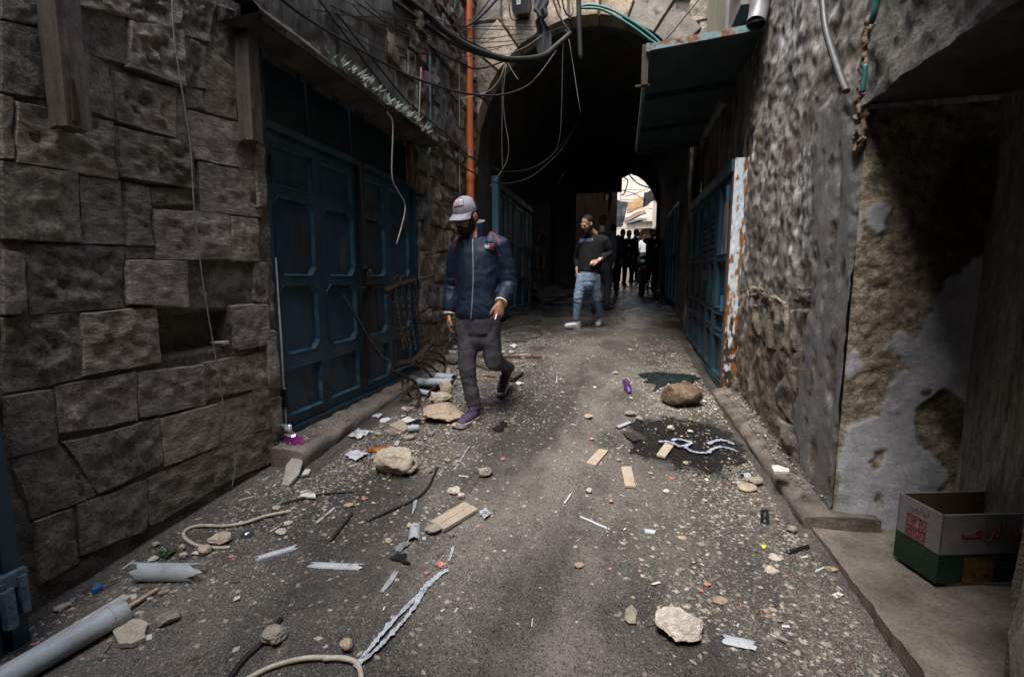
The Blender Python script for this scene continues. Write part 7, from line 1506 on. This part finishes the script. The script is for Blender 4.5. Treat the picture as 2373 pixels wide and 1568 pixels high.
# brown board screen, flag, sheet and awnings seen through the far opening
bs_ = thing('board_screen', (-1.2, 17.4, gz(17.4)), 'brown wooden board screen at the left of the far opening', 'screen')
for k in range(8):
    a = A_(1325 + k * 13, 500, 17.6); b = A_(1338.6 + k * 13, 500, 17.6); mb = MB(); mb.box(((a.x + b.x) / 2, 17.6 + .02 * (k % 2), gz(17.6) + 1.6), (b.x - a.x, .03, 3.2)); obj('board', mb, nmat('brown_board', [(.3, (.14, .10, .07)), (.7, (.28, .205, .145))], scale=9, stretch=(1, 1, .15)) if k == 0 else bpy.data.materials['brown_board'], bs_)
db = thing('signboard_box', A_(1385, 440, 14.8), 'black hanging box high at the far end of the passage', 'sign box')
a, b = A_(1328, 392, 14.8), A_(1441, 440, 14.8)
mb = MB(); mb.box(((a.x + b.x) / 2, 15.0, (a.z + b.z) / 2 + .15), (b.x - a.x, .4, a.z - b.z + .3)); obj('case', mb, BLKCL, db); 
# an inner cross wall with a low opening closes most of the far end
iw = thing('inner_wall', (-1.7, 15.3, gz(15.3)), 'dark cross wall with a low opening at the far end of the passage', 'wall')
IY = 15.3; top_o = [(1336, 446), (1360, 443), (1400, 441), (1436, 440), (1439, 410), (1462, 399), (1478, 404), (1492, 414), (1506, 430), (1515, 446), (1522, 468)]
mb = MB(); vt = [A_(x, y, IY) for x, y in top_o]
def ceil_z(x): return AZ + ARISE * (IY - AY) + AB * sqrt(max(0, 1 - ((x - ACX) / (AA + .02)) ** 2)) + .05
def strip(xa, xb, za, zb):
    mb.add([(xa, IY, za), (xb, IY, zb), (xb, IY, ceil_z(xb) + .3), (xa, IY, ceil_z(xa) + .3), (xa, IY + .3, za), (xb, IY + .3, zb)], [(0, 1, 2, 3), (0, 1, 5, 4)])
for a, b in zip(vt, vt[1:]):
    if b.x - a.x > .001: strip(a.x, b.x, a.z, b.z)
strip(LX - .05, vt[0].x, 0, 0); strip(vt[-1].x, 1.5, 0, 0)
mb.add([(vt[0].x, IY, 0), (vt[0].x, IY + .3, 0), (vt[0].x, IY + .3, vt[0].z), (vt[0].x, IY, vt[0].z)], [(0, 1, 2, 3)])
obj('masonry', mb, DARKWALL, iw)
fl = thing('flag', A_(1402, 475, 16.9), 'red, white, green and black flag hanging at the far opening', 'flag')
fx = lambda px, py: A_(px, py, 16.9)
FG = dict(red=flat('flag_red', (.60, .03, .025), .7), green=flat('flag_green', (.015, .22, .07), .7), white=flat('flag_white', (.70, .72, .72), .7), black=flat('flag_black', (.012, .012, .012), .7))
for _m in FG.values(): translucent(_m, .6)
def fpoly(pts, m, nm):
    mb = MB(); P_ = [fx(*q) for q in pts]; mb.prism(P_, (0, .006, 0)); obj(nm, mb, m, fl)
KF = .18478
jf = lambda x, y: (1332.4 + x * KF, 376.5 + y * KF)
fpoly([jf(*q) for q in ((355, 362), (438, 342), (418, 408), (385, 398))], FG['red'], 'red_band'); fpoly([jf(*q) for q in ((385, 400), (418, 410), (405, 475), (388, 478))], FG['white'], 'white_band'); fpoly([jf(*q) for q in ((345, 390), (386, 388), (388, 480), (345, 500))], FG['green'], 'green_band'); fpoly([jf(*q) for q in ((440, 335), (470, 420), (450, 560), (415, 640), (420, 470))], FG['black'], 'black_band')
TP = translucent(flat('grey_tarpaulin', (.36, .39, .45), .6, bump=.4, bscale=8), .5)
P4 = [A_(*jf(503, 438), 18.5), A_(*jf(668, 490), 18.2), A_(*jf(600, 800), 18.4), A_(*jf(505, 820), 18.6)]
mb = MB(); mb.grid(lambda u, v: (P4[0] * (1 - u) + P4[1] * u) * (1 - v) + (P4[3] * (1 - u) + P4[2] * u) * v + Vector((0, .10 * sin(u * 7 + v * 3) + .06 * sin(v * 9 - u * 4), -.08 * sin(u * pi) * (1 - v))), 16, 16); obj('tarpaulin', mb, TP, smooth=True, label='grey-white tarpaulin hanging down beyond the passage', cat='tarpaulin')
YEL = nmat('mustard_cloth', [(.3, (.14, .085, .035)), (.6, (.27, .175, .075)), (.8, (.34, .235, .11))], scale=4, bump=.3, bdist=.02, bscale=6, layers=[(5, .62, .68, (.05, .035, .02), (1, 1, 1), None)])
def awn(pts, d0, d1, mat, lab, nm='street_awning'):
    P = [A_(*jf(*q), d) for q, d in zip(pts, (d0, d0, d1, d1))]
    mb = MB(); mb.grid(lambda u, v: (P[0] * (1 - u) + P[1] * u) * (1 - v) + (P[3] * (1 - u) + P[2] * u) * v + Vector((0, 0, -.03 * sin(u * 7) - .12 * sin(pi * u) * sin(pi * v))), 14, 10)
    mb.grid(lambda u, v: (P[0] * (1 - u) + P[1] * u) * (1 - v) + (P[3] * (1 - u) + P[2] * u) * v + Vector((0, .02, .03 - .03 * sin(u * 7) - .12 * sin(pi * u) * sin(pi * v))), 14, 10)
    obj(nm, mb, mat, smooth=True, label=lab, cat='awning', group='awnings over the far street')
awn([(660, 500), (880, 430), (860, 560), (650, 640)], 20.5, 19.2, YEL, 'mustard cloth awning over the far street')
awn([(610, 700), (870, 600), (900, 640), (620, 745)], 22.5, 21.0, flat('brown_canvas', (.14, .10, .065), .9), 'brown canvas awning under the mustard one')
awn([(870, 380), (990, 360), (1020, 470), (850, 560)], 18.5, 17.6, flat('black_canvas', (.02, .02, .02), .8), 'black torn awning at the right of the far opening')
awn([(630, 735), (900, 700), (905, 725), (620, 765)], 25.5, 24.5, flat('dark_roof_sheet', (.06, .065, .075), .6), 'dark sheet roof low across the far street')
G3 = 'cables hanging in the far opening'
for k, (q, lb) in enumerate((([(600, 130), (620, 190), (660, 220), (650, 300), (610, 400), (580, 400)], 'knotted black cable hanging at the left of the far opening'), ([(660, 130), (720, 200), (800, 270), (940, 320)], 'black cable drooping along the far arch edge'), ([(500, 340), (640, 360), (760, 400), (880, 480)], 'thin cable slung across the far opening'), ([(570, 160), (572, 330), (575, 490)], 'thin vertical cord in the far opening'), ([(880, 345), (740, 395), (640, 425)], 'thin straight cord across the far opening'))):
    o = obj('far_cable', MB().tube(catmull([A_(*jf(*p), 16.2) for p in q], 6), .02 if k < 2 else .010, 6), BLKRUB, smooth=True, label=lb, cat='cable', group=G3)
# small stones and lamp in dark right-hand doors of the passage
pd = thing('passage_side_door', (1.0, 11, gz(11)), 'dim blue door on the right wall deep in the passage', 'door')
F4 = lambda a, b, h: Vector((1.0 - h, a, b))
for k in range(3): leaf(pd, 9.6 + k * .7, 10.27 + k * .7, .85, 2.75, F4, [(.03, .45, 0), (.5, .97, 0)], st=.07, mat=BLUE, matp=BLUE, mate=BLUEEDGE)
# ------------------------------------------------------------------ motorbike parked at the right of the passage
mt = thing('motorbike', (.55, 12.8, gz(12.8)), 'dark motorbike parked at the right side of the passage', 'motorbike')
bx0 = A_(1490, 660, 12.6).x; o0 = Vector((bx0, 12.6, gnd(bx0, 12.6))); Lm = lambda x, y, z: o0 + Vector((x, y, z))
GLB = flat('gloss_bike_black', (.012, .012, .013), .15, spec=.6); CHR = flat('bike_chrome', (.5, .5, .52), .15, metal=.9)
def wheel(y):
    w_ = MB(); n = 28
    w_.tube([Lm(0, y + .25 * cos(2 * pi * k / n), .31 + .25 * sin(2 * pi * k / n)) for k in range(n + 1)], .06, 10, cap=False); wl = obj('wheel', w_, BLKRUB, mt)
    r = MB(); r.tube([Lm(-.03, y, .31), Lm(.03, y, .31)], .06, 12)
    for k in range(6): a = pi * k / 3; r.tube([Lm(0, y, .31), Lm(0, y + .2 * cos(a), .31 + .2 * sin(a))], .015, 6)
    r.tube([Lm(0, y + .2 * cos(2 * pi * k / n), .31 + .2 * sin(2 * pi * k / n)) for k in range(n + 1)], .015, 6, cap=False); q_ = obj('rim', r, CHR); q_.parent = wl
wheel(0.0); wheel(1.25)
mb = MB(); mb.tube([Lm(0, -.05, .78), Lm(0, .2, .84), Lm(0, .5, .82), Lm(0, .62, .80)], [(.07, .10), (.09, .14), (.08, .15), (.05, .10)], 12, up=(0, 0, 1)); obj('seat', remesh(mb, .015, 3), BLKRUB, mt)
mb = MB(); mb.tube([Lm(0, .55, .82), Lm(0, .8, .92), Lm(0, 1.0, .86)], [(.10, .13), (.14, .16), (.08, .11)], 12, up=(0, 0, 1)); obj('fuel_tank', remesh(mb, .015, 3), GLB, mt)
mb = MB(); mb.box(Lm(0, .62, .48), (.26, .42, .34)); mb.tube([Lm(0, 0, .31), Lm(.0, .45, .5), Lm(0, .9, .7), Lm(0, 1.1, .9)], .04, 8); obj('engine', mb, STEELDK, mt)
mb = MB()
for k in (-.09, .09): mb.tube([Lm(k, 1.25, .31), Lm(k, 1.05, 1.0)], .025, 8)
obj('fork', mb, CHR, mt)
mb = MB(); mb.tube(catmull([Lm(-.36, .88, 1.04), Lm(-.2, 1.0, 1.06), Lm(0, 1.04, 1.02), Lm(.2, 1.0, 1.06), Lm(.36, .88, 1.04)], 5), .014, 8); obj('handlebar', mb, STEELDK, mt)
for k in (-1, 1):
    mb = MB(); mb.tube([Lm(k * .26, .95, 1.06), Lm(k * .34, .98, 1.22)], .008, 6); mb.ell(Lm(k * .36, .98, 1.29), (.05, .015, .085)); obj('mirror', mb, GLB, mt, smooth=True)
mb = MB(); mb.box(Lm(0, -.18, .72), (.16, .05, .08)); obj('tail_lamp', mb, flat('tail_red', (.2, .01, .01), .2), mt)
mb = MB(); mb.prism([Lm(-.09, -.3, .55), Lm(.09, -.3, .55), Lm(.1, -.1, .82), Lm(-.1, -.1, .82)], (0, .02, 0)); obj('rear_mudguard', mb, GLB, mt)
mb = MB(); mb.tube([Lm(.14, -.25, .36), Lm(.14, .2, .34), Lm(.12, .6, .32)], .045, 10); obj('exhaust', mb, CHR, mt)
